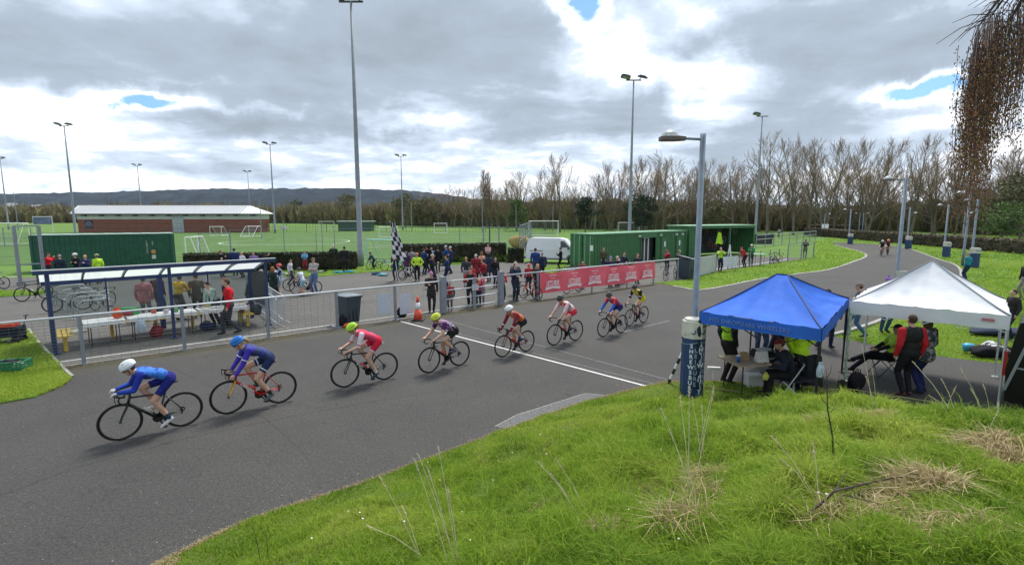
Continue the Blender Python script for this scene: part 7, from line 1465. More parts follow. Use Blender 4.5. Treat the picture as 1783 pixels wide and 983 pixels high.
# ================================================================ TREES
BARK = mat('bare_bark', (.16, .135, .10), .9, var=.25, sc=1.5); TWIG = mat('bare_twigs', (.26, .185, .12), .9, var=.25, sc=.3); BUD = mat('spring_buds', (.20, .22, .07), .85, var=.3, sc=.4); BUD2 = mat('russet_buds', (.15, .085, .05), .85, var=.3, sc=.4)
def perp(d, rr):
    a = Vector((rr.gauss(0, 1), rr.gauss(0, 1), rr.gauss(0, 1))); a -= d*a.dot(d); return a.normalized()
def bare_tree(seed, H, spread=.42, fork=.22, up=.25, nb=15, twig=.032, buds=1, trunks=1):
    rr = random.Random(seed); tk = MB(); cr = MB(); bd = MB()
    def seg(m, p, d, L, r0, r1, n, k=3, bend=.12):
        pts = [p]; q = p; dd = d.copy()
        for _ in range(k): dd = (dd+Vector((rr.gauss(0, bend), rr.gauss(0, bend), rr.gauss(0, bend)*.5+up*.25))).normalized(); q = q+dd*(L/k); pts.append(q)
        m.tube(pts, [r0+(r1-r0)*i/k for i in range(k+1)], n, cap=False); return pts, dd
    for ti in range(trunks):
        d0 = Vector((rr.gauss(0, .06)+(.16*(ti-(trunks-1)/2)*2 if trunks > 1 else 0), rr.gauss(0, .06), 1)).normalized(); r0 = H*.0155
        pts, _ = seg(tk, Vector((0, 0, -.2)), d0, H*.97, r0, r0*.12, 7, 8, .045)
        for i in range(nb):
            f = fork+(.93-fork)*((i+rr.random())/nb); k = min(7, int(f*8)); t_ = f*8-k; p = pts[k].lerp(pts[k+1], t_); w = perp(d0, rr); ang = spread*1.25*(1.15-.5*f)*rr.uniform(.75, 1.2); d1 = (d0*math.cos(ang)+w*math.sin(ang)).normalized(); L1 = H*(.50*(1-f)+.16)*rr.uniform(.8, 1.2); r1 = r0*(1-f)*.5+.02
            p1, _ = seg(tk if r1 > .09 else cr, p, d1, L1, r1, r1*.2, 4, 4, .10)
            for j in range(7):
                g = .22+.78*(j+rr.random())/7; kk = min(3, int(g*4)); q = p1[kk].lerp(p1[kk+1], g*4-kk); w2 = perp(d1, rr); a2 = rr.uniform(.3, .7); d2 = (d1*math.cos(a2)+w2*math.sin(a2)+Vector((0, 0, up*.6))).normalized(); L2 = L1*(.50*(1-g)+.24)*rr.uniform(.7, 1.2)
                p2, _ = seg(cr, q, d2, L2, r1*.32+.006, twig*.8, 3, 3, .1)
                for s in range(9):
                    h_ = .15+.85*(s+rr.random())/9; k3 = min(2, int(h_*3)); q3 = p2[k3].lerp(p2[k3+1], h_*3-k3); d3 = (d2+perp(d2, rr)*rr.uniform(.35, .8)+Vector((0, 0, up))).normalized(); L3 = H*.055*rr.uniform(.6, 1.4)
                    e = q3+d3*L3; u, w = frame_of(d3); cr.add([q3+u*twig*.6, q3-u*twig*.6, e], [(0, 1, 2)]); e2 = q3+(d3+perp(d3, rr)*.5).normalized()*L3*.7; cr.add([q3+w*twig*.6, q3-w*twig*.6, e2], [(0, 1, 2)])
                    for _ in range(buds): b_ = q3.lerp(e, rr.random())+Vector((rr.gauss(0, .1), rr.gauss(0, .1), rr.gauss(0, .1))); a = perp(d3, rr)*.11; c = perp(d3, rr)*.08; bd.add([b_-a, b_+c, b_+a], [(0, 1, 2)])
    return tk, cr, bd
PROT = []
for sd_, kw in ((1, dict(H=22, spread=.55, buds=1)), (2, dict(H=22, spread=.42, fork=.18, nb=17, buds=1)), (3, dict(H=22, spread=.7, fork=.28, nb=16)), (4, dict(H=22, spread=.5, fork=.12, nb=18, trunks=2)), (5, dict(H=22, spread=.8, fork=.2, nb=16, buds=0)), (6, dict(H=22, spread=.16, fork=.05, nb=20, up=.6))):
    tk, cr, bd = bare_tree(sd_, **kw); PROT.append((tk.mesh('trunk', [BARK], True), cr.mesh('crown', [TWIG]), bd.mesh('buds', [BUD if sd_ % 2 else BUD2]) if bd.f else None))
TREES = [(1345, 250, 105, 0), (1392, 250, 110, 1), (1418, 262, 116, 0), (1446, 256, 108, 3), (1482, 272, 120, 0), (1522, 254, 112, 3), (1562, 274, 122, 2), (1600, 249, 108, 1), (1642, 258, 112, 4), (1668, 252, 118, 1), (1702, 262, 108, 2), (1735, 270, 104, 4), (1772, 262, 100, 0), (1310, 292, 125, 2), (1284, 279, 120, 4), (1248, 296, 128, 3), (1222, 285, 124, 2), (1188, 277, 122, 4), (1158, 276, 120, 4), (1128, 284, 128, 3), (1100, 292, 135, 2), (1066, 292, 140, 3), (1030, 306, 145, 2), (976, 278, 125, 1), (950, 306, 150, 3), (918, 302, 150, 2), (906, 312, 155, 4), (884, 318, 160, 3), (849, 306, 165, 5), (857, 309, 165, 5), (820, 322, 170, 4), (1003, 318, 150, 0), (790, 330, 180, 2), (764, 333, 185, 4), (1460, 285, 128, 4), (1370, 284, 124, 2), (1328, 300, 130, 3), (1540, 296, 128, 0), (1580, 300, 130, 4), (1625, 290, 126, 3), (1690, 295, 122, 3), (1510, 305, 132, 2), (1268, 305, 134, 2), (1205, 305, 134, 0), (1145, 305, 134, 1), (1082, 308, 140, 4), (1755, 300, 96, 2), (1800, 270, 98, 3)]
WHO = ['wide vase shaped', 'tall upright', 'open branched', 'forked', 'broad spreading', 'narrow columnar']
tr_ = random.Random(3)
for q in range(46): X_ = 735+1060*((q+tr_.random())/46); TREES.append((X_, float(np.interp(X_, [735, 1000, 1300, 1783], [334, 318, 312, 300]))+tr_.uniform(-12, 14), float(np.interp(X_, [735, 1000, 1300, 1783], [195, 152, 132, 108]))+tr_.uniform(-6, 8), tr_.choice([0, 2, 3, 4, 4, 2])))
TREES.sort(key=lambda t_: t_[0])
def ordn(n): return {1: 'first', 2: 'second', 3: 'third'}.get(n, '%d%s' % (n, 'th' if 10 < n % 100 < 14 else {1: 'st', 2: 'nd', 3: 'rd'}.get(n % 10, 'th')))
for i, (px, yt, D, k) in enumerate(TREES):
    p = atY(px, yt, D); H = p.z; t_ = thing('bare_tree', '%s leafless tree, %s from the left in the wood behind the fields' % (WHO[k], ordn(i+1)), 'tree', (p.x, D, 0), rnd.random()*6.28, 'leafless trees in the wood', H/22.0)
    ob('trunk', PROT[k][0], t_); c = ob('crown', PROT[k][1], t_)
    if PROT[k][2]: ob('buds', PROT[k][2], c)
# thin pale birches and green crowns in front of the wood
def leafy_tree(label, px, yt, D, rx, m_, seed, n=2600, s=.22, ybot=.25, name='leafy_tree'):
    p = atY(px, yt, D); H = p.z; t_ = thing(name, label, 'tree', (p.x, D, 0)); rr = random.Random(seed); m = MB(); m.tube([(0, 0, 0), (.1, 0, H*.4), (0, 0, H*.85)], [H*.02, H*.014, H*.004], 6)
    for i in range(14): a = rr.random()*6.28; z = H*rr.uniform(.2, .75); m.tube([(0, 0, z), (rx*.7*math.cos(a), rx*.7*math.sin(a), z+H*.12)], [H*.007, .02], 4)
    m.build('trunk', BARK, t_); m = MB()
    for k in range(26):
        a = rr.random()*6.28; f = rr.random(); z = H*(ybot+(1-ybot)*f*.92); r_ = rx*math.sin(math.pi*min(1, .18+.80*f))**.6; q = rr.random()**.5*.8; leafy(m, (r_*q*math.cos(a), r_*q*math.sin(a), z), (rx*.34, rx*.34, H*.10), n//26, s, rr)
    m.build('crown', m_, t_)
CONI = mat('conifer_leaf', (.022, .040, .018), .9, var=.4, sc=.5); GRNL = mat('fresh_leaf', (.085, .135, .03), .85, var=.3, sc=.4); OLIV = mat('olive_budding', (.13, .125, .05), .9, var=.3, sc=.3)
leafy_tree('dark green conifer behind the clubhouse container', 1118, 338, 118, 4.2, CONI, 1, 3600); leafy_tree('second dark evergreen left of the larger conifer', 1020, 343, 125, 4.0, CONI, 2, 3000); leafy_tree('bright green leafed tree behind the far side of the pitch', 900, 346, 135, 3.6, GRNL, 3, 3000)
leafy_tree('yellow green budding tree right of the conifer', 1247, 352, 115, 2.6, OLIV, 4, 1800); leafy_tree('rounded olive tree right of the tallest floodlight', 705, 338, 185, 6.5, OLIV, 5, 3200, .3); leafy_tree('second olive budding tree right of the rounded one', 745, 342, 190, 6.0, OLIV, 6, 2600, .3); leafy_tree('dark tree crown standing on the hill foot', 515, 346, 400, 6, CONI, 7, 1500, .5); leafy_tree('pale budding tree left of the tallest floodlight', 606, 336, 260, 7, OLIV, 8, 1800, .4)
leafy_tree('green leafy tree at the right edge below the birch branch', 1752, 352, 84, 4.5, GRNL, 9, 3200, .2); leafy_tree('dark leafy tree at the far right edge of the wood', 1790, 300, 90, 6, mat('dim_leaf', (.10, .10, .045), .9, var=.4, sc=.4), 10, 3600, .25)
# undergrowth mass of the wood
prof = [(-400, 350, 300), (0, 353, 280), (120, 352, 280), (300, 350, 280), (460, 352, 270), (560, 347, 250), (640, 347, 220), (700, 345, 200), (780, 342, 190), (900, 340, 170), (1000, 338, 150), (1100, 338, 140), (1200, 340, 134), (1300, 343, 132), (1400, 352, 132), (1500, 350, 130), (1600, 345, 125), (1680, 335, 115), (1760, 318, 105), (1900, 300, 95), (2300, 290, 85)]
pp_ = [p[0] for p in prof]; pt_ = [p[1] for p in prof]; pd_ = [p[2] for p in prof]
rg = np.random.RandomState(5); NC = 3600; V = []; Fc = []; cc = []
px = rg.uniform(-350, 2200, NC); back = rg.uniform(0, 26, NC); D = np.interp(px, pp_, pd_)+back; ty = np.interp(px, pp_, pt_)-np.where(px > 800, 5, 0)+rg.normal(0, 5.0, NC)
dirx = (px-891.5)/900; xw = []; Vv = []; 
for i in range(NC):
    q = atY(px[i], ty[i], D[i]); h = max(1.5, q.z*(.55+.45*(back[i]/26)**.5)*rg.uniform(.8, 1.05)); w = h*.33; tone = rg.uniform(0, 1)
    for _ in range(30):
        a = rg.uniform(0, 6.28); r_ = w*rg.uniform(0, 1)**.5; z0 = h*rg.uniform(0, .62); bx, by = q.x+r_*.4*math.cos(a), D[i]+r_*.4*math.sin(a); ex, ey, ez = q.x+r_*math.cos(a)*1.1, D[i]+r_*math.sin(a)*1.1, min(h*1.02, z0+h*rg.uniform(.2, .5)); ww = .07+.0006*D[i]*rg.uniform(.6, 1.6)
        k = len(V); ux, uy = math.cos(a+1.57)*ww, math.sin(a+1.57)*ww; V += [(bx-ux, by-uy, z0), (bx+ux, by+uy, z0), (ex, ey, ez)]; Fc.append((k, k+1, k+2)); cc += [tone]*3
def attr_mesh(name, V, Fc, cc, m, kind='stuff', smooth=False):
    me = bpy.data.meshes.new(name); me.from_pydata(V, [], Fc) if isinstance(V, list) else None
    me.materials.append(m); at_ = me.attributes.new('tone', 'FLOAT', 'POINT'); at_.data.foreach_set('value', np.asarray(cc, dtype=np.float32)); return ob(name, me, kind=kind)
def tone_mat(name, stops, rough=.9, sc=.05, amt=.35, trans=.0):
    m = bpy.data.materials.new(name); m.use_nodes = True; t = NB(m.node_tree); bs = m.node_tree.nodes['Principled BSDF']; a = t.n('ShaderNodeAttribute'); a.attribute_name = 'tone'
    f = t.m('ADD', t.m('MULTIPLY', a.outputs['Fac'], 1-amt), t.m('MULTIPLY', t.noise(t.n('ShaderNodeTexCoord').outputs['Object'], sc, 5, .6), amt)); t.lk(t.ramp(f, stops), bs.inputs['Base Color']); bs.inputs['Roughness'].default_value = rough; bs.inputs['Specular IOR Level'].default_value = .15
    if trans:
        tl = t.n('ShaderNodeBsdfTranslucent'); t.lk(t.ramp(f, stops), tl.inputs[0]); mx = t.n('ShaderNodeMixShader'); mx.inputs[0].default_value = trans; t.lk(bs.outputs[0], mx.inputs[1]); t.lk(tl.outputs[0], mx.inputs[2]); t.lk(mx.outputs[0], m.node_tree.nodes['Material Output'].inputs[0])
    return m
UND = tone_mat('undergrowth', [(.15, (.11, .085, .058)), (.35, (.19, .15, .095)), (.55, (.17, .17, .075)), (.75, (.24, .22, .10)), (.95, (.26, .20, .14))])
attr_mesh('woodland_undergrowth', V, Fc, cc, UND)
# added solid mass behind the twigs, blocks light, its dark colour standing for shade
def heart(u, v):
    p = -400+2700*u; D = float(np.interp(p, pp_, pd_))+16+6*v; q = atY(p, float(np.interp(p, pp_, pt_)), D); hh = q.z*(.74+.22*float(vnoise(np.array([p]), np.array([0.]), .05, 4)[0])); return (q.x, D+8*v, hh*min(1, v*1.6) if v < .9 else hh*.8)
m = MB(); m.grid(heart, 300, 6); m.build('woodland_light_block', mat('wood_shade', (.11, .095, .06), .95, var=.4, sc=.15), kind='stuff')
hedge('long low brown hedge across the far right grass', G(1405, 409), G(1800, 443), 1.4, 1.45, mat('brown_hedge_leaf', (.125, .105, .06), .9, var=.35, sc=.8), 9000, .11, .15)
hedge('low brown hedge far away behind the end of the track', G(1290, 399), G(1500, 405), 1.6, 1.7, MATS['brown_hedge_leaf'], 3000, .16, .2)
# thin sapling with stake on right lawn
g = G(1740, 442); m = MB(); m.tube([(0, 0, 0), (.02, 0, .9), (0, 0, 1.9)], [.03, .02, .008], 5)
for a in range(6): m.tube([(0, 0, .9+a*.15), (.3*math.cos(a*2), .3*math.sin(a*2), 1.4+a*.12)], [.01, .004], 3)
tag(m.build('sapling', BARK, loc=g), 'thin bare sapling on the right lawn before the hedge', 'tree')
# ---------------------------------------------------------------- birch boughs hanging at top right
bt = thing('birch_tree', 'weeping birch whose hanging brown catkin twigs fill the top right corner', 'tree', (10.6, 7.6, float(bank_z(np.array([10.6]), np.array([7.6]))[0])))
B0 = Vector(bt.location); rr = random.Random(77); zb0 = B0.z
m = MB(); m.tube([(0, 0, -.3), (.1, 0, 2.5), (-.1, .1, 5.5), (-.5, .1, 8.6), (-.9, .1, 10.4)], [.17, .14, .11, .07, .03], 10); m.build('trunk', mat('birch_bark', (.42, .40, .37), .8, var=.35, sc=4), bt, True)
BT = mat('birch_twig', (.045, .025, .025), .8, var=.2); CAT = mat('birch_catkin', (.22, .095, .05), .85, var=.45, sc=9); CAT2 = mat('birch_young_leaf', (.22, .15, .05), .85, var=.35, sc=7)
tw = MB(); ck = MB(); lf = MB(); lb_ = MB()
def rel(px, py, y): return atY(px, py, y)-B0
limbs = [[rel(1950, -190, 7.8), rel(1800, -110, 7.9), rel(1742, -5, 8.0), rel(1705, 45, 8.1)], [rel(1950, -170, 8.4), rel(1830, -120, 8.4), rel(1768, -30, 8.5), rel(1725, 30, 8.5)], [rel(1960, -150, 7.4), rel(1850, -90, 7.5), rel(1790, -20, 7.6), rel(1750, 50, 7.6)], [rel(1900, -160, 8.8), rel(1820, -80, 8.8), rel(1770, 20, 8.8)]]
top0 = Vector((-.9, .1, 10.4))
for L_ in limbs: lb_.tube([top0]+L_, [.05, .042, .034, .022, .010][:len(L_)+1] if len(L_)+1 <= 5 else .02, 6)
lb_.build('limb', BT, bt, True)
def strand(p0, L, dens, sway=.04):
    q = p0.copy(); n = max(3, int(L/.12)); pts = [q.copy()]; dx, dy = rr.gauss(0, sway), rr.gauss(0, sway)
    for i in range(n): q = q+Vector((dx*.12+rr.gauss(0, .009), dy*.12+rr.gauss(0, .009), -L/n)); pts.append(q.copy())
    tw.tube(pts, [.005-.0035*i/n for i in range(n+1)], 3, cap=False)
    for i in range(n):
        for _ in range(dens):
            if rr.random() < .75:
                c = pts[i].lerp(pts[i+1], rr.random())+Vector((rr.gauss(0, .022), rr.gauss(0, .022), 0)); l = rr.uniform(.022, .05); r_ = rr.uniform(.006, .011)
                m_ = ck if rr.random() < .62 else lf; t_ = Vector((rr.gauss(0, .012), rr.gauss(0, .012), -l)); u, w = frame_of(t_); m_.add([c, c+t_*.5+u*r_, c+t_*.5+w*r_, c+t_*.5-u*r_, c+t_*.5-w*r_, c+t_], [(0, 2, 1), (0, 3, 2), (0, 4, 3), (0, 1, 4), (5, 1, 2), (5, 2, 3), (5, 3, 4), (5, 4, 1)])
for i in range(235):
    u = rr.random(); px_ = 1675+115*u if rr.random() < .8 else rr.uniform(1690, 1740); y = rr.uniform(7.4, 8.9); top = 95-1.05*(px_-1675)+rr.uniform(-10, 60); top = max(-60, top)
    core = math.exp(-((px_-1722)/26)**2); bot = 245+rr.uniform(-100, 70)+core*rr.uniform(0, 150)
    if px_ > 1745: bot -= 30; 
    if px_ < 1690 or px_ > 1750: top += rr.uniform(0, 50)
    p0 = rel(px_, top, y); p1 = rel(px_, bot, y); 
    lm_ = limbs[min(3, int((px_-1670)/32)) if px_ < 1790 else 0]; lp_ = min((Vector(a).lerp(Vector(c), f) for a, c in zip(lm_[:-1], lm_[1:]) for f in (0, .5, 1)), key=lambda q: (q-p0).length)
    if i % 2: tw.tube([lp_, lp_.lerp(p0, .5)+Vector((0, 0, .10)), p0], [.007, .005, .004], 3, cap=False)
    if p0.z > p1.z: strand(p0, p0.z-p1.z, 5 if px_ < 1755 else 4)
for i in range(14): strand(rel(rr.uniform(1664, 1690), rr.uniform(60, 230), 8), rr.uniform(.3, .8), 4)
for L_ in limbs: 
    for i in range(9):
        p = L_[-2].lerp(L_[-1], rr.random()); e = p+Vector((rr.uniform(-.5, .2), rr.uniform(-.3, .3), rr.uniform(-.5, .0))); tw.tube([p, p.lerp(e, .5)+Vector((0, 0, .05)), e], [.009, .006, .003], 4)
e0 = rel(1725, 25, 8.2); tw.tube([e0, rel(1700, 42, 8.2), rel(1680, 60, 8.2), rel(1668, 72, 8.2)], [.008, .006, .004, .002], 4)
tw.build('hanging_twigs', BT, bt); ck.build('catkins', CAT, bt, kind='stuff'); lf.build('young_leaves', CAT2, bt, kind='stuff')
# ================================================================ GRASS AND BANK PLANTS
rg = np.random.RandomState(11)
RC = np.array(cam.rotation_euler.to_matrix()); 
def in_view(P_, mx=200, my=160):
    q = (P_-np.array([0, 0, CAMZ]))@RC; z = np.maximum(-q[:, 2], 1e-3); u = W0/2+FPX*q[:, 0]/z; v = H0/2-FPX*q[:, 1]/z
    return (q[:, 2] < -.1) & (u > -mx) & (u < W0+mx) & (v > -my) & (v < H0+my), u, v
def blades(name, base, h, w, lean, tone, m, kind='stuff', segs=2):
    """base (n,3), h, w, lean arrays; two-segment curved blades"""
    n = len(base); a = rg.uniform(0, 2*np.pi, n); dx, dy = np.cos(a), np.sin(a); la = rg.uniform(0, 2*np.pi, n); lx, ly = np.cos(la)*lean*h, np.sin(la)*lean*h
    V = np.empty((n, 5, 3)); 
    V[:, 0] = base+np.stack([-dx*w, -dy*w, 0*w-.01], 1); V[:, 1] = base+np.stack([dx*w, dy*w, 0*w-.01], 1)
    mid = base+np.stack([lx*.30, ly*.30, h*.6], 1); V[:, 2] = mid+np.stack([dx*w*.75, dy*w*.75, 0*w], 1); V[:, 3] = mid-np.stack([dx*w*.75, dy*w*.75, 0*w], 1)
    V[:, 4] = base+np.stack([lx, ly, h*(1-.25*np.minimum(lean, 2)**1)], 1)
    me = bpy.data.meshes.new(name); me.vertices.add(n*5); me.vertices.foreach_set('co', V.reshape(-1))
    o = (np.arange(n)*5)[:, None]; q = np.concatenate([o+0, o+1, o+2, o+3, o+3, o+2, o+4], 1).reshape(-1)
    me.loops.add(n*7); me.loops.foreach_set('vertex_index', q.astype(np.int32)); me.polygons.add(n*2)
    ls = np.stack([np.arange(n)*7, np.arange(n)*7+4], 1).reshape(-1); me.polygons.foreach_set('loop_start', ls.astype(np.int32))
    at_ = me.attributes.new('tone', 'FLOAT', 'POINT'); at_.data.foreach_set('value', np.repeat(tone, 5).astype(np.float32)); me.materials.append(m); me.update(calc_edges=True); return ob(name, me, kind=kind)
GB_M = tone_mat('grass_blades', [(.0, (.05, .115, .014)), (.25, (.125, .235, .022)), (.5, (.24, .37, .035)), (.75, (.38, .47, .075)), (.88, (.38, .39, .12)), (1.0, (.46, .40, .22))], .75, .9, .22, .45)
N = 900000; r_ = np.exp(rg.uniform(math.log(1.3), math.log(17), N)); an = rg.uniform(R(-75), R(62), N); x = r_*np.sin(an); y = r_*np.cos(an)
yy = np.interp(x, E_[:, 0], E_[:, 1]); ok = (y < yy-.0) & (x > -14)
ragged = (vnoise(x, y, 4.0, 8)-.5)*.12; ok &= (y < yy+ragged*1.2+.03)
x, y = x[ok], y[ok]; z = bank_z(x, y); B = np.stack([x, y, z], 1); v, pu, pv = in_view(B); B = B[v]; print('bank blades', len(B))
B = B[:330000]; x, y = B[:, 0], B[:, 1]; d = np.hypot(x, y); de = dist_edge(x, y); n = len(B)
long_ = vnoise(x, y, .8, 21); tuft = vnoise(x, y, 3.2, 22); near = np.clip((de-1.0)/4.0, 0, 1); right = np.clip((x+1)/4, 0, 1)
h = (.03+.06*tuft**2+.13*near*(.25+long_)*(.5+.7*right)*(.15+1.5*tuft**2))*rg.uniform(.6, 1.35, n); w = (.0016+.00055*d)*rg.uniform(.7, 1.3, n); lean = rg.uniform(.15, 1.1, n)*(.7+.6*near)
patch = vnoise(x, y, .55, 31)*.55+vnoise(x, y, 2.1, 32)*.45; tone = np.clip(-.04+1.1*patch+.25*(long_-.5)+rg.normal(0, .12, n), 0, .84); dry = rg.uniform(0, 1, n) < .05+.06*near+.35*np.clip(vnoise(x, y, 1.1, 51)-.72, 0, 1)*3; tone[dry] = rg.uniform(.85, 1, dry.sum())
blades('bank_grass', B, h, w, lean, tone, GB_M)
# lawns
def inside(poly, x, y):
    P_ = np.array([[p[0], p[1]] for p in poly]); c = np.zeros(len(x), bool); j = len(P_)-1
    for i in range(len(P_)):
        xi, yi = P_[i]; xj, yj = P_[j]; k = ((yi > y) != (yj > y)) & (x < (xj-xi)*(y-yi)/(yj-yi+1e-12)+xi); c ^= k; j = i
    return c
def lawn_blades(name, poly, n, box, zz_=.02, hs=1.0, jit=.12):
    u = rg.uniform(box[0], box[2], n); v = rg.uniform(box[1], box[3], n); D_ = np.stack([(u-W0/2)/FPX, -(v-H0/2)/FPX, -np.ones(n)], 1)@RC.T; t = -CAMZ/D_[:, 2]; x = D_[:, 0]*t; y = D_[:, 1]*t
    x += rg.normal(0, 1, n)*.01*np.abs(y); y += rg.normal(0, 1, n)*.012*np.abs(y)
    k = inside(poly, x+(vnoise(x, y, 3, 2)-.5)*jit, y+(vnoise(x, y, 3, 3)-.5)*jit); x, y = x[k], y[k]; d = np.hypot(x, y); n = len(x); h = (.03+.0011*d)*hs*rg.uniform(.5, 1.3, n)*(.7+.6*vnoise(x, y, 1.2, 7)); w = .00062*d*rg.uniform(.7, 1.3, n)
    tone = np.clip(.22+.5*vnoise(x, y, .35, 12)+.22*vnoise(x, y, 1.8, 13)+rg.normal(0, .09, n)-.05, 0, .86); blades(name, np.stack([x, y, np.full(n, zz_)], 1), h, w, rg.uniform(.3, 1.2, n), tone, GB_M)
lawn_blades('lawn_grass', lawnA, 60000, (-60, 560, 150, 710), hs=1.3); lawn_blades('lawn_grass', lawnC, 6000, (460, 460, 760, 485)); lawn_blades('lawn_grass', lawnB, 2500, (-60, 502, 95, 524)); lawn_blades('lawn_grass', lawnD, 1500, (920, 460, 995, 480))
lawn_blades('infield_grass', tl, 42000, (1110, 415, 1540, 508), hs=1.0)
rightp = [p for p in outer]+lower[1:]+[Vector((120, 12, 0)), Vector((160, 90, 0)), G(1440, 409)]
lawn_blades('right_grass', rightp, 90000, (1420, 408, 1850, 650), zz_=-.03, hs=1.1)
# dry straw heaps
STR = tone_mat('dry_straw', [(0, (.20, .14, .07)), (.5, (.42, .33, .17)), (1, (.58, .50, .32))], .85, 2, .2, .25)
BB = []; hh = []; ww = []; ll = []; tt = []
for px, py, rad, n, hs in ((1225, 838, .22, 900, .20), (1215, 872, .22, 800, .18), (1185, 925, .28, 700, .34), (1055, 925, .2, 900, .14), (885, 975, .16, 800, .12), (1600, 850, .36, 2000, .24), (1570, 880, .26, 1000, .2), (1540, 900, .2, 500, .16), (1710, 785, .34, 1300, .26), (1745, 815, .24, 600, .25), (1425, 738, .26, 1200, .16), (1505, 732, .42, 1500, .16), (1435, 770, .25, 600, .12), (1130, 865, .3, 500, .14), (1660, 930, .4, 500, .2), (960, 880, .25, 260, .14), (1440, 905, .3, 300, .2)):
    rad *= .6; hs *= .75; n = int(n*.42); c = GB(px, py); a = rg.uniform(0, 6.28, n); q = rad*np.sqrt(rg.uniform(0, 1, n)); x = c.x+q*np.cos(a)*1.3; y = c.y+q*np.sin(a)*.9; z = bank_z(x, y)+np.maximum(0, rad*.35*(1-(q/rad)**2))*rg.uniform(.2, 1, n)
    BB.append(np.stack([x, y, z], 1)); hh.append(hs*rg.uniform(.4, 1.1, n)); ww.append(np.full(n, .0022+.0005*c.length)); ll.append(rg.uniform(.45, 2.1, n)); tt.append(rg.uniform(0, 1, n))
blades('dry_grass', np.concatenate(BB), np.concatenate(hh), np.concatenate(ww), np.concatenate(ll), np.concatenate(tt), STR)
# coarse long green tufts near the camera, right side
n = 26000; r_ = np.exp(rg.uniform(math.log(1.6), math.log(7.5), n)); an = rg.uniform(R(-20), R(58), n); x = r_*np.sin(an); y = r_*np.cos(an); k = (y < np.interp(x, E_[:, 0], E_[:, 1])-1.2) & (vnoise(x, y, 1.6, 41) > .48); x, y = x[k], y[k]; n = len(x)
blades('long_grass', np.stack([x, y, bank_z(x, y)], 1), rg.uniform(.14, .34, n), np.full(n, .0030), rg.uniform(.5, 1.7, n), np.clip(rg.normal(.40, .16, n), 0, .8), GB_M)
# tall seed stalks
STK = mat('seed_stalk', (.66, .58, .38), .8, var=.2, sc=8); SEED = mat('seed_head', (.62, .53, .38), .9, var=.25, sc=14)
def stalks(px, py, tops, label, group=None):
    b_ = GB(px, py); t_ = thing('seed_stalks', label, 'grass', b_, 0, group)
    for (tx, ty) in tops:
        e = atY(tx, ty, b_.y+rnd.uniform(-.1, .1))-b_; o = Vector((rnd.uniform(-.06, .06), rnd.uniform(-.05, .05), -.02)); mdl = o.lerp(e, .55)+Vector((0, 0, .04)); m = MB(); m.tube([o, mdl, e], [.0038, .0031, .002], 4); s = m.build('stalk', STK, t_)
        d = (e-mdl).normalized(); m = MB()
        for i in range(26): p = e-d*.10*rnd.random(); q = Vector((rnd.gauss(0, .5), rnd.gauss(0, .5), rnd.gauss(0, .3)))+d*1.5; q = q.normalized()*.021; u, w = frame_of(q); m.add([p, p+q*.5+u*.004, p+q*.5+w*.004, p+q], [(0, 1, 2), (0, 2, 3), (0, 3, 1), (1, 3, 2)])
        m.build('seed_head', SEED, s, kind='stuff')
stalks(745, 975, [(662, 830), (700, 880), (640, 915)], 'pale seed stalks leaning left at the bottom of the bank'); stalks(800, 985, [(728, 790), (763, 778), (745, 815), (722, 800), (780, 850)], 'tallest pale seed stalks at the bottom centre of the photo')
stalks(1020, 905, [(937, 803), (968, 798), (960, 825)], 'drooping seed stalks left of the straw clumps'); stalks(1210, 880, [(1152, 712), (1184, 690), (1200, 672), (1243, 680), (1165, 745)], 'seed stalks rising from the straw clump below the lettered pillar'); stalks(1225, 800, [(1222, 705), (1243, 672), (1205, 690)], 'short seed stalks just below the lettered pillar')
stalks(1525, 715, [(1500, 600), (1508, 655), (1518, 640)], 'seed stalks in front of the gap between both gazebos'); stalks(1655, 725, [(1590, 630), (1618, 688), (1640, 660), (1665, 672)], 'seed stalks in front of the white gazebo'); stalks(1725, 730, [(1672, 640), (1690, 675), (1712, 668), (1738, 700)], 'seed stalks at the right before the black vehicle')
stalks(1412, 870, [(1345, 760), (1415, 768), (1362, 800)], 'thin seed stalks left of the bare sapling'); stalks(1715, 775, [(1738, 715), (1700, 740)], 'short stalks on the straw patch at the right edge')
# bare sapling on bank, fallen branch
sb_ = GB(1452, 812); sp_ = thing('bare_sapling', 'thin dark bare sapling standing on the bank in front of the blue gazebo', 'sapling', sb_); e = atY(1438, 640, sb_.y)-sb_; BRK = mat('sapling_bark', (.05, .035, .03), .85, var=.2)
pts = [Vector((0, 0, -.03)), e*.3+Vector((.01, 0, 0)), e*.6+Vector((-.015, 0, 0)), e*.85, e]; m = MB(); m.tube(pts, [.010, .008, .006, .004, .0015], 6); m.build('stem', BRK, sp_, True)
for f, dx, L in ((.35, .05, .06), (.45, -.04, .05), (.6, -.12, .22), (.7, .10, .20), (.8, -.06, .18), (.55, .07, .12), (.9, .05, .12)): p = e*f; m = MB(); m.tube([p, p+Vector((dx*.6, 0, L*.4)), p+Vector((dx, .02, L))], [.004, .003, .0015], 4); m.build('twig', BRK, sp_)
f0, f1, f2, f3 = GB(1380, 925), GB(1450, 888), GB(1520, 875), GB(1600, 855); up_ = Vector((0, 0, .14)); m = MB(); m.tube([f0+Vector((0, 0, .02)), f1+up_, f2+up_*1.2, f3+up_], [.011, .009, .006, .002], 6); m.tube([f1+up_, GB(1475, 862)+up_*1.6], [.005, .002], 4); m.tube([f2+up_*1.2, GB(1500, 858)+up_*1.7], [.005, .002], 4); m.tube([GB(1465, 895)+up_, GB(1530, 905)+up_*.8], [.005, .002], 4)
tag(m.build('fallen_branch', BRK), 'dark fallen branch lying in the grass before the largest straw heap', 'branch')
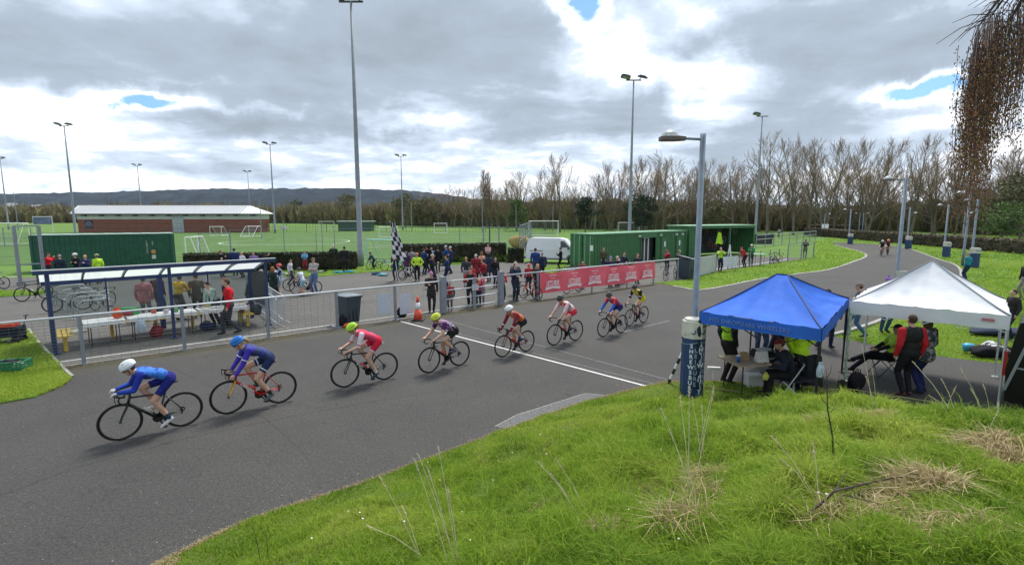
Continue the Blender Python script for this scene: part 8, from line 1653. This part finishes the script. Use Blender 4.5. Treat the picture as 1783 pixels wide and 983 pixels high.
for i, (px, py) in enumerate(((455, 980), (468, 975))):
    b_ = GB(px, py); t_ = thing('dead_weed', ('left', 'right')[i]+' thin dark dead weed at the bottom left of the bank', 'weed', b_); e = atY(px-16+i*10, 905+i*15, b_.y)-b_
    m = MB(); m.tube([(0, 0, -.02), e*.5, e], [.004, .003, .001], 4); m.build('stem', BRK, t_)
    for k in range(4): m = MB(); p = e*(.3+.15*k); m.tube([p, p+Vector((.05*(-1)**k, 0, .09))], [.002, .001], 3); m.build('twig', BRK, t_)
# daisies
m = MB()
for _ in range(46):
    c = GB(rnd.uniform(420, 1500), rnd.uniform(760, 960)); r0 = .010
    if inside_bank(c.x, c.y+.3): c = c+Vector((0, 0, .07)); m.add([c+Vector((r0*math.cos(a), r0*math.sin(a), .004*math.sin(a*3))) for a in [6.283*i/7 for i in range(7)]], [tuple(range(7))])
m.build('daisies', mat('petal_white', (.75, .75, .72), .7, var=0), kind='stuff')
# grit and small stones along the track edge
m = MB()
for _ in range(420):
    i = rnd.randrange(12, 60); p = edge[i].lerp(edge[i+1], rnd.random()); n_ = Vector((rnd.gauss(0, .25), .12+abs(rnd.gauss(0, .3)), 0)); s = rnd.uniform(.004, .012); c = Vector((p.x, p.y, .004))+n_; m.ell(c, (s, s*.8, s*.6), None, 5, 4)
for _ in range(160): c = FL(rnd.uniform(-3, 12), -abs(rnd.gauss(0, .3))-.05, .004); s = rnd.uniform(.006, .014); m.ell(c, (s, s*.8, s*.5), None, 5, 4)
for _ in range(260): c = G(rnd.uniform(0, 1100), rnd.uniform(640, 980), .003); s = rnd.uniform(.003, .009); m.ell(c, (s, s*.8, s*.5), None, 5, 4)
m.build('grit', mat('pale_grit', (.34, .31, .26), .9, var=.3, sc=3), kind='stuff')
# worn grass tufts along the fence foot
n = 5200; t_ = rg.uniform(-6, 14.5, n); o_ = -np.abs(rg.normal(0, .12, n)); k = vnoise(t_, o_, 1.3, 3) > .45; t_, o_ = t_[k], o_[k]; n = len(t_)
blades('fence_foot_weeds', np.stack([F0.x+FD.x*t_+FN.x*o_, F0.y+FD.y*t_+FN.y*o_, np.zeros(n)], 1), rg.uniform(.015, .06, n), np.full(n, .006), rg.uniform(.4, 1.2, n), np.clip(rg.normal(.55, .3, n), 0, 1), STR)
# haze
hm = bpy.data.materials.new('haze_air'); hm.use_nodes = True; hm.node_tree.nodes.clear(); pv_ = hm.node_tree.nodes.new('ShaderNodeVolumePrincipled'); pv_.inputs['Color'].default_value = (.72, .84, 1, 1); pv_.inputs['Density'].default_value = .00004; pv_.inputs['Anisotropy'].default_value = .2
hout = hm.node_tree.nodes.new('ShaderNodeOutputMaterial'); hm.node_tree.links.new(pv_.outputs[0], hout.inputs['Volume'])
hb = MB(); hb.box((0, 1900, 89), (6100, 4620, 182)); hb.build('haze', hm, kind='stuff')

n = 12000; i_ = rg.randint(12, len(edge)-8, n); f_ = rg.uniform(0, 1, n); x = E_[i_, 0]*(1-f_)+E_[i_+1, 0]*f_; y = E_[i_, 1]*(1-f_)+E_[i_+1, 1]*f_-rg.uniform(-.05, .10, n)
blades('edge_thatch', np.stack([x, y, bank_z(x, y)*0+.01], 1), rg.uniform(.015, .06, n), np.full(n, .0045), rg.uniform(.5, 1.6, n), rg.uniform(.1, 1, n), STR)
